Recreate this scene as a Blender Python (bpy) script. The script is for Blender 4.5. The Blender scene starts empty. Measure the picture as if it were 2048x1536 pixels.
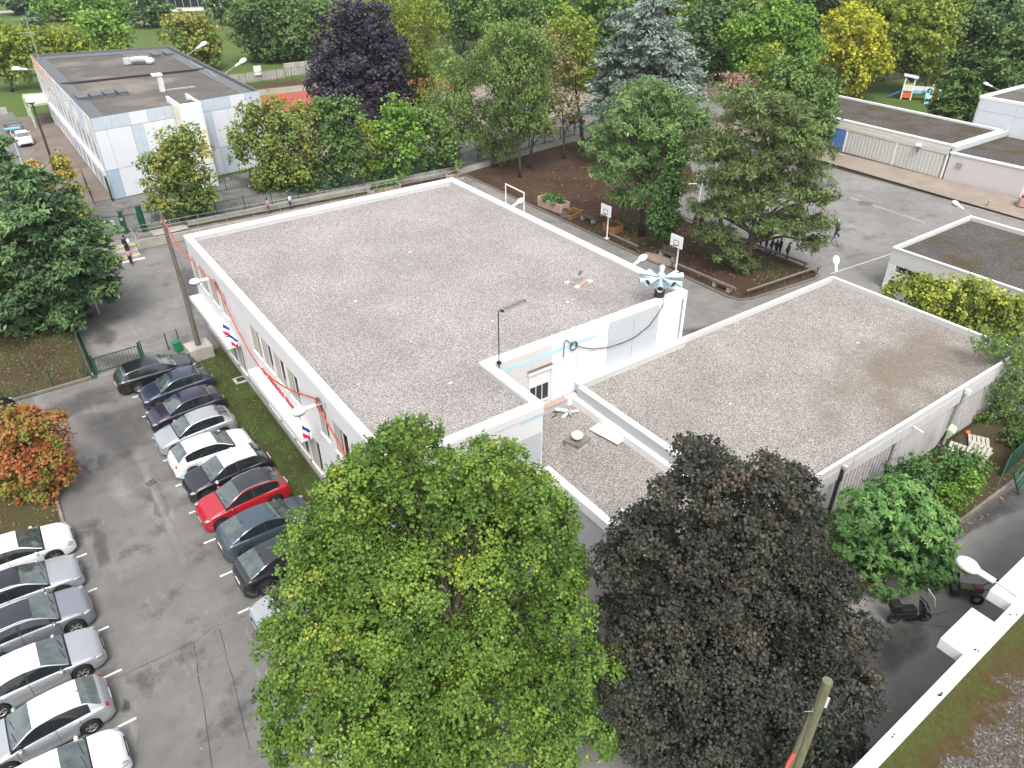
import bpy, bmesh, math, random
import numpy as np
from mathutils import Vector, Matrix, Euler
R=math.radians
sc=bpy.context.scene
col=sc.collection
# ---------------------------------------------------------------- camera
cam=bpy.data.cameras.new('camera'); camo=bpy.data.objects.new('camera',cam); col.objects.link(camo)
cam.sensor_width=36; cam.lens=25.876; cam.clip_end=3000; cam.clip_start=.1
camo.location=(0,0,24.5)
_yaw=R(54.919); _p=R(33.107); _r=R(0.3385)
_f=Vector((math.cos(_p)*math.cos(_yaw),math.cos(_p)*math.sin(_yaw),-math.sin(_p)))
_rt=Vector((math.sin(_yaw),-math.cos(_yaw),0)); _d=_f.cross(_rt)
_rt2=math.cos(_r)*_rt+math.sin(_r)*_d; _d2=-math.sin(_r)*_rt+math.cos(_r)*_d
camo.rotation_euler=Matrix((( _rt2.x,-_d2.x,-_f.x),(_rt2.y,-_d2.y,-_f.y),(_rt2.z,-_d2.z,-_f.z))).to_euler()
sc.camera=camo
# ---------------------------------------------------------------- daylight: bright overcast
SUN_EL,SUN_AZ=R(58),R(-116)          # azimuth measured from +X, counter clockwise
w=bpy.data.worlds.new('World'); sc.world=w; w.use_nodes=True
nt=w.node_tree; nt.nodes.clear()
sky=nt.nodes.new('ShaderNodeTexSky'); sky.sky_type='NISHITA'; sky.sun_disc=False
sky.sun_elevation=SUN_EL; sky.sun_rotation=math.pi/2-SUN_AZ
sky.air_density=1.0; sky.dust_density=4.0; sky.ozone_density=1.0
hs=nt.nodes.new('ShaderNodeHueSaturation'); hs.inputs['Saturation'].default_value=.32
bg=nt.nodes.new('ShaderNodeBackground'); bg.inputs['Strength'].default_value=.15
ow=nt.nodes.new('ShaderNodeOutputWorld')
nt.links.new(sky.outputs[0],hs.inputs['Color']); nt.links.new(hs.outputs[0],bg.inputs['Color']); nt.links.new(bg.outputs[0],ow.inputs['Surface'])
sl=bpy.data.lights.new('sun','SUN'); sl.energy=.9; sl.angle=R(22); sl.color=(1,.96,.9)
so=bpy.data.objects.new('sun',sl); col.objects.link(so)
sd=Vector((math.cos(SUN_EL)*math.cos(SUN_AZ),math.cos(SUN_EL)*math.sin(SUN_AZ),math.sin(SUN_EL)))
so.rotation_euler=sd.to_track_quat('Z','Y').to_euler(); so.location=(0,0,60)
vs=sc.view_settings; vs.view_transform='Standard'; vs.look='None'; vs.exposure=1.32; vs.gamma=1; vs.use_curve_mapping=False
sc.render.engine='CYCLES'
try:
    sc.cycles.max_bounces=6; sc.cycles.diffuse_bounces=3; sc.cycles.glossy_bounces=2; sc.cycles.transmission_bounces=3; sc.cycles.transparent_max_bounces=6
    sc.cycles.use_denoising=True
except Exception: pass
# ---------------------------------------------------------------- helpers
def lin(h):
    h=h.lstrip('#'); o=[]
    for i in (0,2,4):
        c=int(h[i:i+2],16)/255; o.append(c/12.92 if c<=.04045 else ((c+.055)/1.055)**2.4)
    return tuple(o)
class MB:
    def __init__(s): s.v=[]; s.f=[]; s.m=[]; s.mi=0
    def add(s,vs,fs):
        n=len(s.v); s.v+= [tuple(map(float,v)) for v in vs]; s.f+=[tuple(i+n for i in f) for f in fs]; s.m+=[s.mi]*len(fs); return s
    def box(s,x0,x1,y0,y1,z0,z1):
        v=[(x0,y0,z0),(x1,y0,z0),(x1,y1,z0),(x0,y1,z0),(x0,y0,z1),(x1,y0,z1),(x1,y1,z1),(x0,y1,z1)]
        return s.add(v,[(3,2,1,0),(4,5,6,7),(0,1,5,4),(1,2,6,5),(2,3,7,6),(3,0,4,7)])
    def obox(s,c,sz,rz=0,rx=0,ry=0):
        m=Euler((rx,ry,rz)).to_matrix(); h=Vector(sz)/2; v=[]
        for k in (-1,1):
            for a,b in ((-1,-1),(1,-1),(1,1),(-1,1)): v.append(Vector(c)+m@Vector((a*h.x,b*h.y,k*h.z)))
        return s.add(v,[(3,2,1,0),(4,5,6,7),(0,1,5,4),(1,2,6,5),(2,3,7,6),(3,0,4,7)])
    def bar(s,p,q,w,h=None):
        h=h or w; p=Vector(p);q=Vector(q); d=(q-p).normalized()
        u=d.cross(Vector((0,0,1))); u=Vector((1,0,0)) if u.length<.01 else u.normalized()
        n=u.cross(d); v=[]
        for e in (p,q):
            for a,b in ((-1,-1),(1,-1),(1,1),(-1,1)): v.append(e+u*a*w/2+n*b*h/2)
        return s.add(v,[(3,2,1,0),(4,5,6,7),(0,1,5,4),(1,2,6,5),(2,3,7,6),(3,0,4,7)])
    def tube(s,pts,r,n=6,cap=True):
        pts=[Vector(p) for p in pts]; k=len(pts); rs=r if isinstance(r,(list,tuple)) else [r]*k; v=[]; f=[]
        ref=Vector((.31,.2,.93)).normalized()
        for i,p in enumerate(pts):
            d=(pts[min(i+1,k-1)]-pts[max(i-1,0)]).normalized()
            u=d.cross(ref); u=d.cross(Vector((1,0,0))) if u.length<.05 else u
            u.normalize(); w_=d.cross(u)
            for j in range(n):
                a=2*math.pi*j/n; v.append(p+(u*math.cos(a)+w_*math.sin(a))*rs[i])
        for i in range(k-1):
            for j in range(n): f.append((i*n+j,i*n+(j+1)%n,(i+1)*n+(j+1)%n,(i+1)*n+j))
        if cap: f.append(tuple(range(n-1,-1,-1))); f.append(tuple((k-1)*n+j for j in range(n)))
        return s.add(v,f)
    def cyl(s,x,y,z0,z1,r0,r1=None,n=12): return s.tube([(x,y,z0),(x,y,z1)],[r0,r0 if r1 is None else r1],n)
    def sph(s,c,r,sx=1,sy=1,sz=1,n=10,m=6):
        v=[];f=[]; c=Vector(c)
        for i in range(m+1):
            t=math.pi*i/m
            for j in range(n):
                a=2*math.pi*j/n; v.append(c+Vector((math.sin(t)*math.cos(a)*r*sx,math.sin(t)*math.sin(a)*r*sy,math.cos(t)*r*sz)))
        for i in range(m):
            for j in range(n): f.append((i*n+j,(i+1)*n+j,(i+1)*n+(j+1)%n,i*n+(j+1)%n))
        return s.add(v,f)
    def prism(s,poly,z0,z1,top=True,bottom=True):
        n=len(poly); v=[(x,y,z0) for x,y in poly]+[(x,y,z1) for x,y in poly]; f=[(i,(i+1)%n,n+(i+1)%n,n+i) for i in range(n)]
        if top: f.append(tuple(range(n,2*n)))
        if bottom: f.append(tuple(range(n-1,-1,-1)))
        return s.add(v,f)
    def sheet(s,poly,z): return s.add([(p[0],p[1],z) for p in poly],[tuple(range(len(poly)))])
    def build(s,name,mat=None,parent=None,smooth=False,bevel=0,org=None,kind=None):
        me=bpy.data.meshes.new(name)
        o_=Vector(org) if org is not None else (Vector(parent['org']) if parent is not None and 'org' in parent else Vector((0,0,0)))
        me.from_pydata([tuple(Vector(v)-o_) for v in s.v],[],s.f)
        ms=mat if isinstance(mat,(list,tuple)) else [mat]
        for m_ in ms:
            if m_: me.materials.append(m_)
        if len(ms)>1: me.polygons.foreach_set('material_index',s.m)
        if smooth: me.polygons.foreach_set('use_smooth',[True]*len(me.polygons))
        me.update()
        o=bpy.data.objects.new(name,me); col.objects.link(o)
        if parent is not None:
            o.parent=parent
            if 'org' in parent: o['org']=tuple(parent['org'])
        elif org is not None: o.location=org
        if bevel:
            b=o.modifiers.new('edge','BEVEL'); b.width=bevel; b.segments=2; b.limit_method='ANGLE'
        if kind: o['kind']=kind
        return o
def thing(name,label,cat,loc=(0,0,0),rz=0,group=None,world=False):
    o=bpy.data.objects.new(name,None); o.empty_display_size=.2; col.objects.link(o)
    o.location=loc; o.rotation_euler=(0,0,rz); o['label']=label; o['category']=cat
    if group: o['group']=group
    if world: o['org']=tuple(loc)      # children given in world coordinates are shifted to this base
    return o
def tag(o,label,cat,group=None):
    o['label']=label; o['category']=cat
    if group: o['group']=group
    return o
def dup(root,loc,rz=None,label=None,scale=None):
    def rec(o,par):
        c=o.copy(); col.objects.link(c)
        if par is not None: c.parent=par
        for ch in o.children: rec(ch,c)
        return c
    r=rec(root,None); r.location=loc
    if rz is not None: r.rotation_euler=(0,0,rz)
    if label: r['label']=label
    if scale: r.scale=(scale,)*3
    return r
def rotpts(poly,c=(0,0),a=0):
    ca,sa=math.cos(a),math.sin(a); return [(c[0]+x*ca-y*sa,c[1]+x*sa+y*ca) for x,y in poly]
# ---------------------------------------------------------------- materials
class NT:
    def __init__(s,name):
        s.m=bpy.data.materials.new(name); s.m.use_nodes=True; s.t=s.m.node_tree; s.t.nodes.clear()
        s.o=s.n('ShaderNodeOutputMaterial'); s.b=s.n('ShaderNodeBsdfPrincipled'); s.l(s.b.outputs[0],s.o.inputs[0])
        s.geo=None
    def n(s,t,**k):
        a=s.t.nodes.new(t)
        for x,y in k.items(): setattr(a,x,y)
        return a
    def l(s,a,b): s.t.links.new(a,b)
    def pos(s):
        if not s.geo: s.geo=s.n('ShaderNodeNewGeometry')
        return s.geo.outputs['Position']
    def noise(s,scale,detail=3,rough=.55,vec=None,stretch=None):
        a=s.n('ShaderNodeTexNoise'); a.inputs['Scale'].default_value=scale; a.inputs['Detail'].default_value=detail; a.inputs['Roughness'].default_value=rough
        v=vec or s.pos()
        if stretch:
            mp=s.n('ShaderNodeMapping'); mp.inputs['Scale'].default_value=stretch; s.l(v,mp.inputs['Vector']); v=mp.outputs[0]
        s.l(v,a.inputs['Vector']); return a.outputs['Fac']
    def ramp(s,fac,stops,interp='LINEAR'):
        a=s.n('ShaderNodeValToRGB'); a.color_ramp.interpolation=interp; e=a.color_ramp.elements
        while len(e)<len(stops): e.new(.5)
        for i,(p,c) in enumerate(stops):
            e[i].position=p; e[i].color=(*c,1) if len(c)==3 else c
        s.l(fac,a.inputs[0]); return a.outputs[0]
    def mix(s,fac,a,b,blend='MIX'):
        x=s.n('ShaderNodeMix',data_type='RGBA',blend_type=blend); x.clamp_factor=True
        for sock,v in ((x.inputs['Factor'],fac),(x.inputs['A'],a),(x.inputs['B'],b)):
            if hasattr(v,'is_linked'): s.l(v,sock)
            elif isinstance(v,(int,float)): sock.default_value=v
            else: sock.default_value=(*v,1)
        return x.outputs['Result']
    def rng(s,v,a,b,c=0,d=1):
        x=s.n('ShaderNodeMapRange'); 
        for i,k in enumerate((a,b,c,d)): x.inputs[i+1].default_value=k
        s.l(v,x.inputs[0]); return x.outputs[0]
    def math(s,op,a,b=0):
        x=s.n('ShaderNodeMath',operation=op)
        for i,v in enumerate((a,b)):
            if hasattr(v,'is_linked'): s.l(v,x.inputs[i])
            else: x.inputs[i].default_value=v
        return x.outputs[0]
    def bump(s,h,strength=.3,dist=.02):
        x=s.n('ShaderNodeBump'); x.inputs['Strength'].default_value=strength; x.inputs['Distance'].default_value=dist
        s.l(h,x.inputs['Height']); s.l(x.outputs[0],s.b.inputs['Normal'])
    def fin(s,colr,rough=.7,spec=.3,metal=0,coat=0):
        b=s.b
        if hasattr(colr,'is_linked'): s.l(colr,b.inputs['Base Color'])
        else: b.inputs['Base Color'].default_value=(*colr,1)
        if hasattr(rough,'is_linked'): s.l(rough,b.inputs['Roughness'])
        else: b.inputs['Roughness'].default_value=rough
        b.inputs['Specular IOR Level'].default_value=spec; b.inputs['Metallic'].default_value=metal; b.inputs['Coat Weight'].default_value=coat
        b.inputs['Coat Roughness'].default_value=.04
        return s.m
def pm(name,c,rough=.6,var=.12,scale=2.0,spec=.3,metal=0,coat=0,bump=0,fine=30):
    """plain procedural surface: base colour with a little uneven tone"""
    t=NT(name); c=lin(c) if isinstance(c,str) else c
    a=tuple(x*(1-var) for x in c); b=tuple(min(1,x*(1+var)) for x in c)
    k=t.ramp(t.noise(scale,4),[(.3,a),(.7,b)])
    if bump: t.bump(t.noise(fine,3),bump,.01)
    return t.fin(k,rough,spec,metal,coat)
M={}
def gravel(name,cols,moss=None,dark=.0,stain=None,spot=None):
    t=NT(name)
    v=t.n('ShaderNodeTexVoronoi'); v.inputs['Scale'].default_value=30; t.l(t.pos(),v.inputs['Vector'])
    k=t.n('ShaderNodeSeparateColor'); t.l(v.outputs['Color'],k.inputs[0])
    c=t.ramp(k.outputs[0],[(i/(len(cols)-1),x) for i,x in enumerate(cols)])
    # bigger tonal patches, and the odd pale stone
    c=t.mix(t.rng(t.noise(.35,4),.35,.68),c,tuple(.86*x for x in cols[len(cols)//2]),'MULTIPLY') if False else c
    c=t.mix(1.0,c,t.ramp(t.noise(.28,5,.6),[(.3,(.82,.81,.81)),(.7,(1.08,1.07,1.06))]),'MULTIPLY')
    if stain: c=t.mix(t.rng(t.noise(.11,4,.6),.52,.72,0,.55),c,stain)
    if spot:                     # broad brownish silt stain around one low area of the roof
        vd=t.n('ShaderNodeVectorMath',operation='DISTANCE'); mp=t.n('ShaderNodeMapping'); mp.inputs['Scale'].default_value=spot[2]; t.l(t.pos(),mp.inputs['Vector']); t.l(mp.outputs[0],vd.inputs[0]); vd.inputs[1].default_value=tuple(a*b for a,b in zip(spot[0],spot[2]))
        f=t.math('ADD',t.rng(vd.outputs['Value'],0,spot[1],.55,-.25),t.rng(t.noise(.45,6,.7),.3,.7,-.25,.35)); c=t.mix(t.rng(f,.05,.5,0,.72),c,t.mix(k.outputs[1],(.085,.066,.046),(.19,.155,.115)))
    if moss:
        m=t.rng(t.noise(.5,6,.68),.50,.62); c=t.mix(m,c,t.ramp(t.noise(6,4),[(.3,moss[0]),(.7,moss[1])]))
    t.bump(v.outputs['Distance'],.6,.02)
    return t.fin(c,.9,.15)
M['gravel']=gravel('roof_gravel',[(.095,.086,.08),(.17,.155,.146),(.225,.208,.197),(.265,.248,.236),(.315,.298,.285),(.50,.48,.46)])
M['gravel2']=gravel('roof_gravel_brownish',[(.085,.075,.067),(.15,.136,.123),(.21,.193,.177),(.25,.235,.217),(.305,.288,.27),(.48,.46,.435)],stain=(.115,.092,.068),spot=((36.5,15.0,3.56),7.5,(.62,1.25,1)))
M['roof_dark']=gravel('roof_bitumen_dark',[(.035,.033,.032),(.05,.046,.044),(.065,.06,.056),(.08,.074,.07),(.2,.19,.17)],moss=((.05,.033,.018),(.075,.058,.025)))
M['roof_nw']=gravel('roof_bitumen_lichen',[(.05,.047,.044),(.075,.07,.066),(.09,.085,.08),(.11,.10,.09),(.2,.19,.17)],stain=(.30,.26,.2))
def mossroof():
    t=NT('roof_gravel_mossy'); v=t.n('ShaderNodeTexVoronoi'); v.inputs['Scale'].default_value=22; t.l(t.pos(),v.inputs['Vector']); k=t.n('ShaderNodeSeparateColor'); t.l(v.outputs['Color'],k.inputs[0])
    c=t.ramp(k.outputs[0],[(0,(.035,.029,.025)),(.4,(.064,.053,.046)),(.7,(.092,.079,.07)),(.92,(.12,.107,.098)),(1,(.21,.2,.185))])
    n=t.noise(.8,7,.7); sep=t.n('ShaderNodeSeparateXYZ'); t.l(t.pos(),sep.inputs[0]); e=t.math('ADD',t.rng(t.math('SUBTRACT',sep.outputs[1],t.math('MULTIPLY',sep.outputs[0],.0234)),.3,3.2,-.25,.30),n)
    c=t.mix(t.rng(e,.50,.60),c,t.ramp(t.noise(5,5,.7),[(.3,(.045,.028,.012)),(.55,(.062,.045,.018))])); c=t.mix(t.rng(e,.62,.74),c,t.ramp(t.noise(9,4),[(.3,(.038,.043,.013)),(.7,(.062,.068,.019))])); t.bump(n,.6,.05); return t.fin(c,.95,.1)
M['roof_moss']=mossroof()
def asphalt(name,g,st1=.75,st2=.8):
    t=NT(name)
    n1=t.noise(.16,5,.6); n2=t.noise(1.1,5,.65); n3=t.noise(38,2)
    c=t.ramp(n1,[(.25,(.128*g,.123*g,.115*g)),(.5,(.168*g,.162*g,.152*g)),(.75,(.205*g,.198*g,.187*g))])
    c=t.mix(1,c,t.ramp(n2,[(.25,(.8,.8,.8)),(.7,(1.1,1.1,1.1))]),'MULTIPLY')
    c=t.mix(1,c,t.ramp(n3,[(.3,(.78,.78,.78)),(.75,(1.22,1.22,1.22))]),'MULTIPLY')
    s=t.rng(t.noise(.42,6,.7),.53,.64,0,st1); c=t.mix(s,c,(.05,.048,.046))     # damp and oil stains
    s2=t.rng(t.noise(.3,5,.7,stretch=(2.2,.6,1)),.57,.70,0,st2); c=t.mix(s2,c,(.27*g,.265*g,.25*g)) # dusty pale streaks
    t.bump(n3,.25,.01)
    return t.fin(c,t.rng(n1,.3,.7,.7,.9),.3)
M['asphalt']=asphalt('asphalt_worn',.80); M['asphalt_pale']=asphalt('asphalt_pale',1.03,.4,.5)
def asphalt_dark():
    t=NT('asphalt_damp'); c=t.ramp(t.noise(.35,5,.6),[(.3,(.125,.121,.114)),(.52,(.172,.166,.156)),(.75,(.215,.207,.195))])
    c=t.mix(1,c,t.ramp(t.noise(36,2),[(.3,(.8,.8,.8)),(.75,(1.2,1.2,1.2))]),'MULTIPLY'); return t.fin(c,.75,.3)
M['asphalt_dark']=asphalt_dark()
def ground2(name,stops,sc1=.5,fine=9,fs=.35):
    t=NT(name); n=t.noise(sc1,7,.65); c=t.ramp(n,stops); f=t.noise(fine,4,.7)
    c=t.mix(1,c,t.ramp(f,[(.3,(1-fs,)*3),(.7,(1+fs,)*3)]),'MULTIPLY'); t.bump(f,.5,.05); return t.fin(c,.95,.1)
M['grass']=ground2('short_grass',[(.3,(.045,.032,.02)),(.42,(.04,.045,.016)),(.6,(.045,.068,.018)),(.8,(.06,.08,.025))],.8,14)
M['lawn']=ground2('park_lawn',[(.3,(.055,.082,.022)),(.5,(.07,.105,.028)),(.75,(.09,.118,.036))],.08,6,.2)
M['dirt']=ground2('bare_brown_soil',[(.3,(.036,.022,.015)),(.5,(.055,.033,.023)),(.66,(.062,.046,.026)),(.8,(.045,.052,.018))],.33,12)
M['woodland']=ground2('woodland_floor',[(.3,(.03,.028,.014)),(.55,(.04,.045,.018)),(.75,(.05,.065,.02))],.2,5)
M['bed']=ground2('shrub_bed_soil',[(.3,(.045,.03,.02)),(.5,(.06,.048,.026)),(.7,(.055,.06,.024))],.35,9)
M['tan']=ground2('tan_paving',[(.3,(.2,.165,.135)),(.7,(.27,.225,.185))],.4,20,.14)
M['pavement']=ground2('brown_pavement',[(.3,(.13,.105,.09)),(.7,(.2,.165,.14))],.3,20,.15)
M['track']=ground2('red_running_track',[(.3,(.27,.065,.055)),(.7,(.34,.09,.075))],.3,20,.1)
M['path']=ground2('gravel_path',[(.3,(.26,.23,.2)),(.7,(.34,.3,.26))],.3,20,.1)
M['concrete']=pm('concrete',(.30,.285,.25),.9,.22,.9,bump=.2)
M['kerb']=pm('kerb_stone',(.16,.145,.125),.9,.3,1.2,bump=.2)
def wall(name,c,grime=.2,streak=.3,gcol=(.35,.35,.34)):
    t=NT(name); n=t.noise(.6,5,.6); base=t.ramp(n,[(.3,tuple(x*.95 for x in c)),(.7,c)])
    s=t.rng(t.noise(1.6,5,.65,stretch=(2.5,2.5,.22)),.56,.76,0,streak); base=t.mix(s,base,gcol)
    g=t.rng(t.noise(.9,6,.7),.58,.75,0,grime); base=t.mix(g,base,tuple(x*.8 for x in gcol))
    return t.fin(base,.75,.25)
M['white']=wall('white_render',(.60,.60,.59),.22,.4,(.55,.55,.53))
M['coping']=pm('white_coping_metal',(.70,.70,.69),.5,.04,1)
M['upstand']=wall('upstand_felt_grey',(.46,.455,.44),.4,.4,(.28,.275,.26))
M['offwhite']=wall('off_white_panel',(.50,.495,.465),.25,.3,(.42,.41,.38))
M['stained']=wall('stained_white_cladding',(.43,.418,.415),.6,.75,(.17,.155,.148))
M['pinkwall']=wall('pale_pink_render',(.49,.455,.45),.2,.25,(.45,.42,.4))
M['greypanel']=wall('pale_grey_panel',(.41,.43,.445),.15,.15,(.45,.46,.47))
M['bluepanel']=pm('pale_blue_panel',(.40,.45,.50),.6,.06)
M['bluepanel2']=pm('mid_blue_panel',(.30,.38,.46),.6,.06)
M['whitepanel']=wall('white_clad_panel',(.56,.58,.61),.1,.12,(.55,.56,.58))
M['cream']=pm('cream_panel',(.62,.57,.42),.6,.06)
M['skyblue']=pm('sky_blue_paint',(.36,.53,.64),.6,.05)
M['blue_door']=pm('blue_painted_cladding',(.085,.17,.40),.6,.2)
M['beige']=pm('beige_blind',(.37,.35,.305),.7,.08,6)
M['dark']=pm('dark_interior',(.012,.012,.015),.25,.2)
M['glass']=pm('dark_window_glass',(.02,.023,.028),.06,.2,1,spec=.6)
M['steel']=pm('galvanised_steel',(.42,.43,.43),.45,.15,6,metal=.6)
M['rail']=pm('pale_rail_paint',(.30,.29,.26),.6,.12,4)
M['siren']=pm('pale_blue_grey_horn',(.36,.44,.48),.5,.12,3)
M['darkmetal']=pm('dark_metal',(.03,.03,.032),.5,.3,5)
M['black']=pm('black_rubber',(.012,.012,.012),.7,.3,6)
M['greenfence']=pm('dark_green_powder_coat',(.008,.055,.035),.5,.25,3)
M['greenbox']=pm('green_plastic',(.015,.16,.06),.5,.15)
M['shelter']=pm('pale_green_paint',(.33,.43,.27),.6,.2)
M['red']=pm('red_cable_sleeve',(.42,.055,.035),.55,.25,5)
M['redpaint']=pm('red_paint',(.42,.05,.06),.6,.1)
M['orange']=pm('orange_plastic',(.62,.12,.03),.5,.12)
M['whitepaint']=pm('white_road_paint',(.55,.55,.53),.8,.2,5)
M['whiteplastic']=pm('white_plastic',(.60,.60,.575),.35,.05)
M['flagblue']=pm('flag_blue',(.015,.05,.25),.8,.1); M['flagwhite']=pm('flag_white',(.72,.72,.74),.8,.05); M['flagred']=pm('flag_red',(.55,.02,.07),.8,.1)
M['yellow']=pm('yellow_paint',(.6,.42,.03),.7,.2,4)
M['lightblue']=pm('light_blue_plastic',(.17,.42,.60),.45,.1)
M['blueslide']=pm('blue_slide_plastic',(.05,.22,.42),.4,.1)
def wood(name,a,b,st=(9,9,.7)):
    t=NT(name); tc=t.n('ShaderNodeTexCoord'); n=t.noise(3,5,.65,vec=tc.outputs['Object'],stretch=st); return t.fin(t.ramp(n,[(.3,a),(.7,b)]),.85,.15)
M['pole']=wood('weathered_pole',(.07,.06,.048),(.16,.14,.115))
M['mosspole']=wood('algae_stained_pole',(.085,.09,.05),(.17,.165,.105))
M['log']=wood('grey_log',(.09,.08,.065),(.2,.18,.145),(3,3,3))
M['bench']=wood('bench_timber',(.055,.045,.036),(.12,.1,.08),(3,3,3))
M['orangewood']=wood('warm_timber',(.16,.075,.025),(.3,.15,.055),(3,3,3))
M['bark']=wood('bark',(.032,.027,.02),(.085,.07,.055))
M['palebark']=wood('pale_bark',(.2,.19,.17),(.38,.36,.33))
M['terracotta']=pm('pinkish_exposed_aggregate',(.36,.25,.2),.9,.2,12)
def stained_coping():
    t=NT('white_coping_with_bitumen_blots'); g=t.rng(t.noise(1.3,5,.7),.6,.7,0,.35); c=t.mix(g,(.66,.66,.65),(.36,.36,.35)); return t.fin(c,.6,.25)
M['coping_old']=stained_coping()
def paint(name,c,metal=.0,rough=.28):
    return pm(name,c,rough,.03,1,spec=.5,metal=metal,coat=.8)
P=dict(white=paint('car_paint_white',(.60,.61,.62)),silver=paint('car_paint_silver',(.36,.375,.39),.45),greysilver=paint('car_paint_grey_silver',(.235,.25,.275),.5),
 black=paint('car_paint_black',(.008,.008,.011)),navy=paint('car_paint_dark_blue',(.018,.026,.05),.2),purple=paint('car_paint_dark_purple',(.018,.011,.032),.2),
 red=paint('car_paint_red',(.33,.012,.022),.1),slate=paint('car_paint_slate_blue',(.05,.072,.095),.3),anth=paint('car_paint_anthracite',(.028,.028,.034),.3))
M['carglass']=pm('car_screen_glass',(.05,.066,.062),.05,.5,2.5,spec=1.0,coat=1)  # paler than the side glass: sky reflection put into the base colour
M['sideglass']=pm('car_side_glass',(.012,.015,.016),.06,.3,2,spec=.6)
M['trim']=pm('black_car_trim',(.012,.012,.013),.5,.2)
M['tyre']=pm('tyre_rubber',(.014,.014,.014),.8,.2)
M['alloy']=pm('alloy_wheel',(.42,.42,.43),.35,.1,5,metal=.7)
M['lamp_clear']=pm('headlamp_lens',(.20,.215,.22),.12,.2,30,spec=.7)
M['lamp_red']=pm('tail_lamp_lens',(.30,.006,.010),.15,.2,10,spec=.6)
M['lamp_amber']=pm('amber_lens',(.55,.16,.03),.2,.1)

# ================================================================ the setting
def struct(name,mb,m,**k):
    o=mb.build(name,m,**k); o['kind']='structure'; return o
struct('ground',MB().sheet([(-400,-300),(700,-300),(700,700),(-400,700)],0),M['woodland'])
TZ=.7
terr=MB().prism([(-250,67.75),(41,67.75),(60,71),(78,73.5),(120,80),(200,130),(200,500),(-250,500)],.002,TZ,top=False)
struct('terrace_bank',terr,M['concrete'])
struct('terrace_ground',MB().sheet([(-250,67.75),(41,67.75),(60,71),(78,73.5),(120,80),(200,130),(200,500),(-250,500)],TZ),M['lawn'])
struct('parking_lot',MB().sheet([(-20,-8),(8.5,-8),(8.5,46.3),(-20,46.3)],.004),M['asphalt'])
struct('yard',MB().sheet([(1.15,46.3),(8.5,46.3),(8.5,66.2),(1.15,66.2)],.005),M['asphalt_pale'])
struct('playground',MB().sheet([(8.5,48.6),(28.6,48.6),(28.6,24.2),(43,24.2),(43,12.5),(75.4,12.5),(75.4,60),(62,62),(55,69),(41,67.5),(12,66.2),(8.5,66.2)],.004),M['asphalt_pale'])
struct('service_path',MB().sheet([(8.5,-12),(90,-12),(90,8.75),(30,8.75),(20.9,12.2),(20.9,13),(15.8,13),(15.8,20.1),(8.5,20.1)],.004),M['asphalt_dark'])
struct('street',MB().sheet([(-14,67.77),(41,67.77),(60,71.02),(76,73.3),(76,82),(60,79.2),(25,80.2),(8.6,78.9),(8.3,79.2),(-14,79.2)],TZ+.004),M['asphalt'])
struct('access_road',MB().sheet([(-14,79.2),(4.6,79.2),(4.6,127),(60,131),(60,127.4),(30,124),(6.4,122.6),(6.4,79.2)][:3]+[(-14,127)],TZ+.004),M['asphalt'])
struct('pavement',MB().prism([(4.6,79.2),(8.55,79.2),(8.6,122),(4.6,122)],TZ+.003,TZ+.10),M['pavement'])
struct('side_road',MB().sheet([(25.3,117),(64,113.5),(64,118),(25.3,121.8)],TZ+.004),M['tan'])
struct('running_track',MB().sheet([(30,104),(64,103),(64,112.9),(30,115.9)],TZ+.006),M['track'])
struct('verge',MB().sheet([(25.3,121.9),(64,118.1),(64,123.8),(25.3,126)],TZ+.008),M['bed'])
struct('park_path',MB().sheet([(-40,262),(21,258),(41,209),(52,203),(54,207),(44,214),(26,263),(-40,268)],TZ+.006),M['path'])
struct('woodland_clearing',MB().sheet([(52,82),(110,84),(150,120),(190,200),(120,210),(70,150),(56,110)],TZ+.004),M['woodland'])
struct('car_park_beyond_fence',MB().sheet([(25.3,80.3),(60,79.3),(76,82.1),(76,104),(64,102.5),(30,103.5),(25.3,103)],TZ+.009),M['tan'])
# planting beds
struct('grass_strip',MB().prism([(6.5,16),(8.54,16),(8.54,45.6),(6.5,44.9)],.006,.07),M['grass'])
struct('planting_bed',MB().prism([(-20,32.75),(-2.75,32.75),(-2.75,40),(-20,40.6)],.006,.10),M['bed'])
struct('conifer_bed',MB().prism([(-40,46.25),(.85,46.6),(.85,66),(-40,66.6)],.006,.08),M['bed'])
k=MB(); k.box(-20,-2.6,32.6,32.74,0,.14); k.box(-2.74,-2.6,32.74,40.1,0,.14); k.obox((-19.5,46.3,.07),(40.6,.16,.14),.01); k.box(.86,1.0,46.7,66,0,.16); k.bar((6.42,16,.06),(6.42,44.8,.06),.12)
struct('kerb',k,M['kerb'])
gard=[(41.35,31),(41.7,30.1),(42.6,29.75),(49.3,29.2),(50.2,29.5),(50.45,30.4),(50.3,45),(52.5,48.4),(58,49.3),(63,55),(62,66),(59,70.6),(41.3,68)]
struct('dirt_garden',MB().prism(gard,.006,.07),M['dirt'])
k=MB()
for a,b in zip(gard,gard[1:]+gard[:1]):
    k.bar((a[0],a[1],.06),(b[0],b[1],.06),.16,.14)
struct('log_edging',k,M['log'])
struct('patio',MB().prism([(75.5,25.2),(80.9,25.2),(80.9,75),(77.6,75)],.005,.12),M['tan'])
struct('garage_kerb',MB().bar((75.43,25.2,.05),(77.5,75,.05),.16,.11),M['dark'])
struct('corner_lawn',MB().prism([(76.2,24),(95,20),(95,30.3),(83,30.3),(79.8,27.2)],.13,.20),M['lawn'])
struct('play_lawn',MB().sheet([(93,48),(112,45),(128,52),(128,68),(108,72),(94,66)],.008),M['lawn'])
struct('shrub_bed',MB().prism([(23,8.85),(50,8.6),(50,12.2),(23,12.2)],.006,.09),M['bed'])
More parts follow.
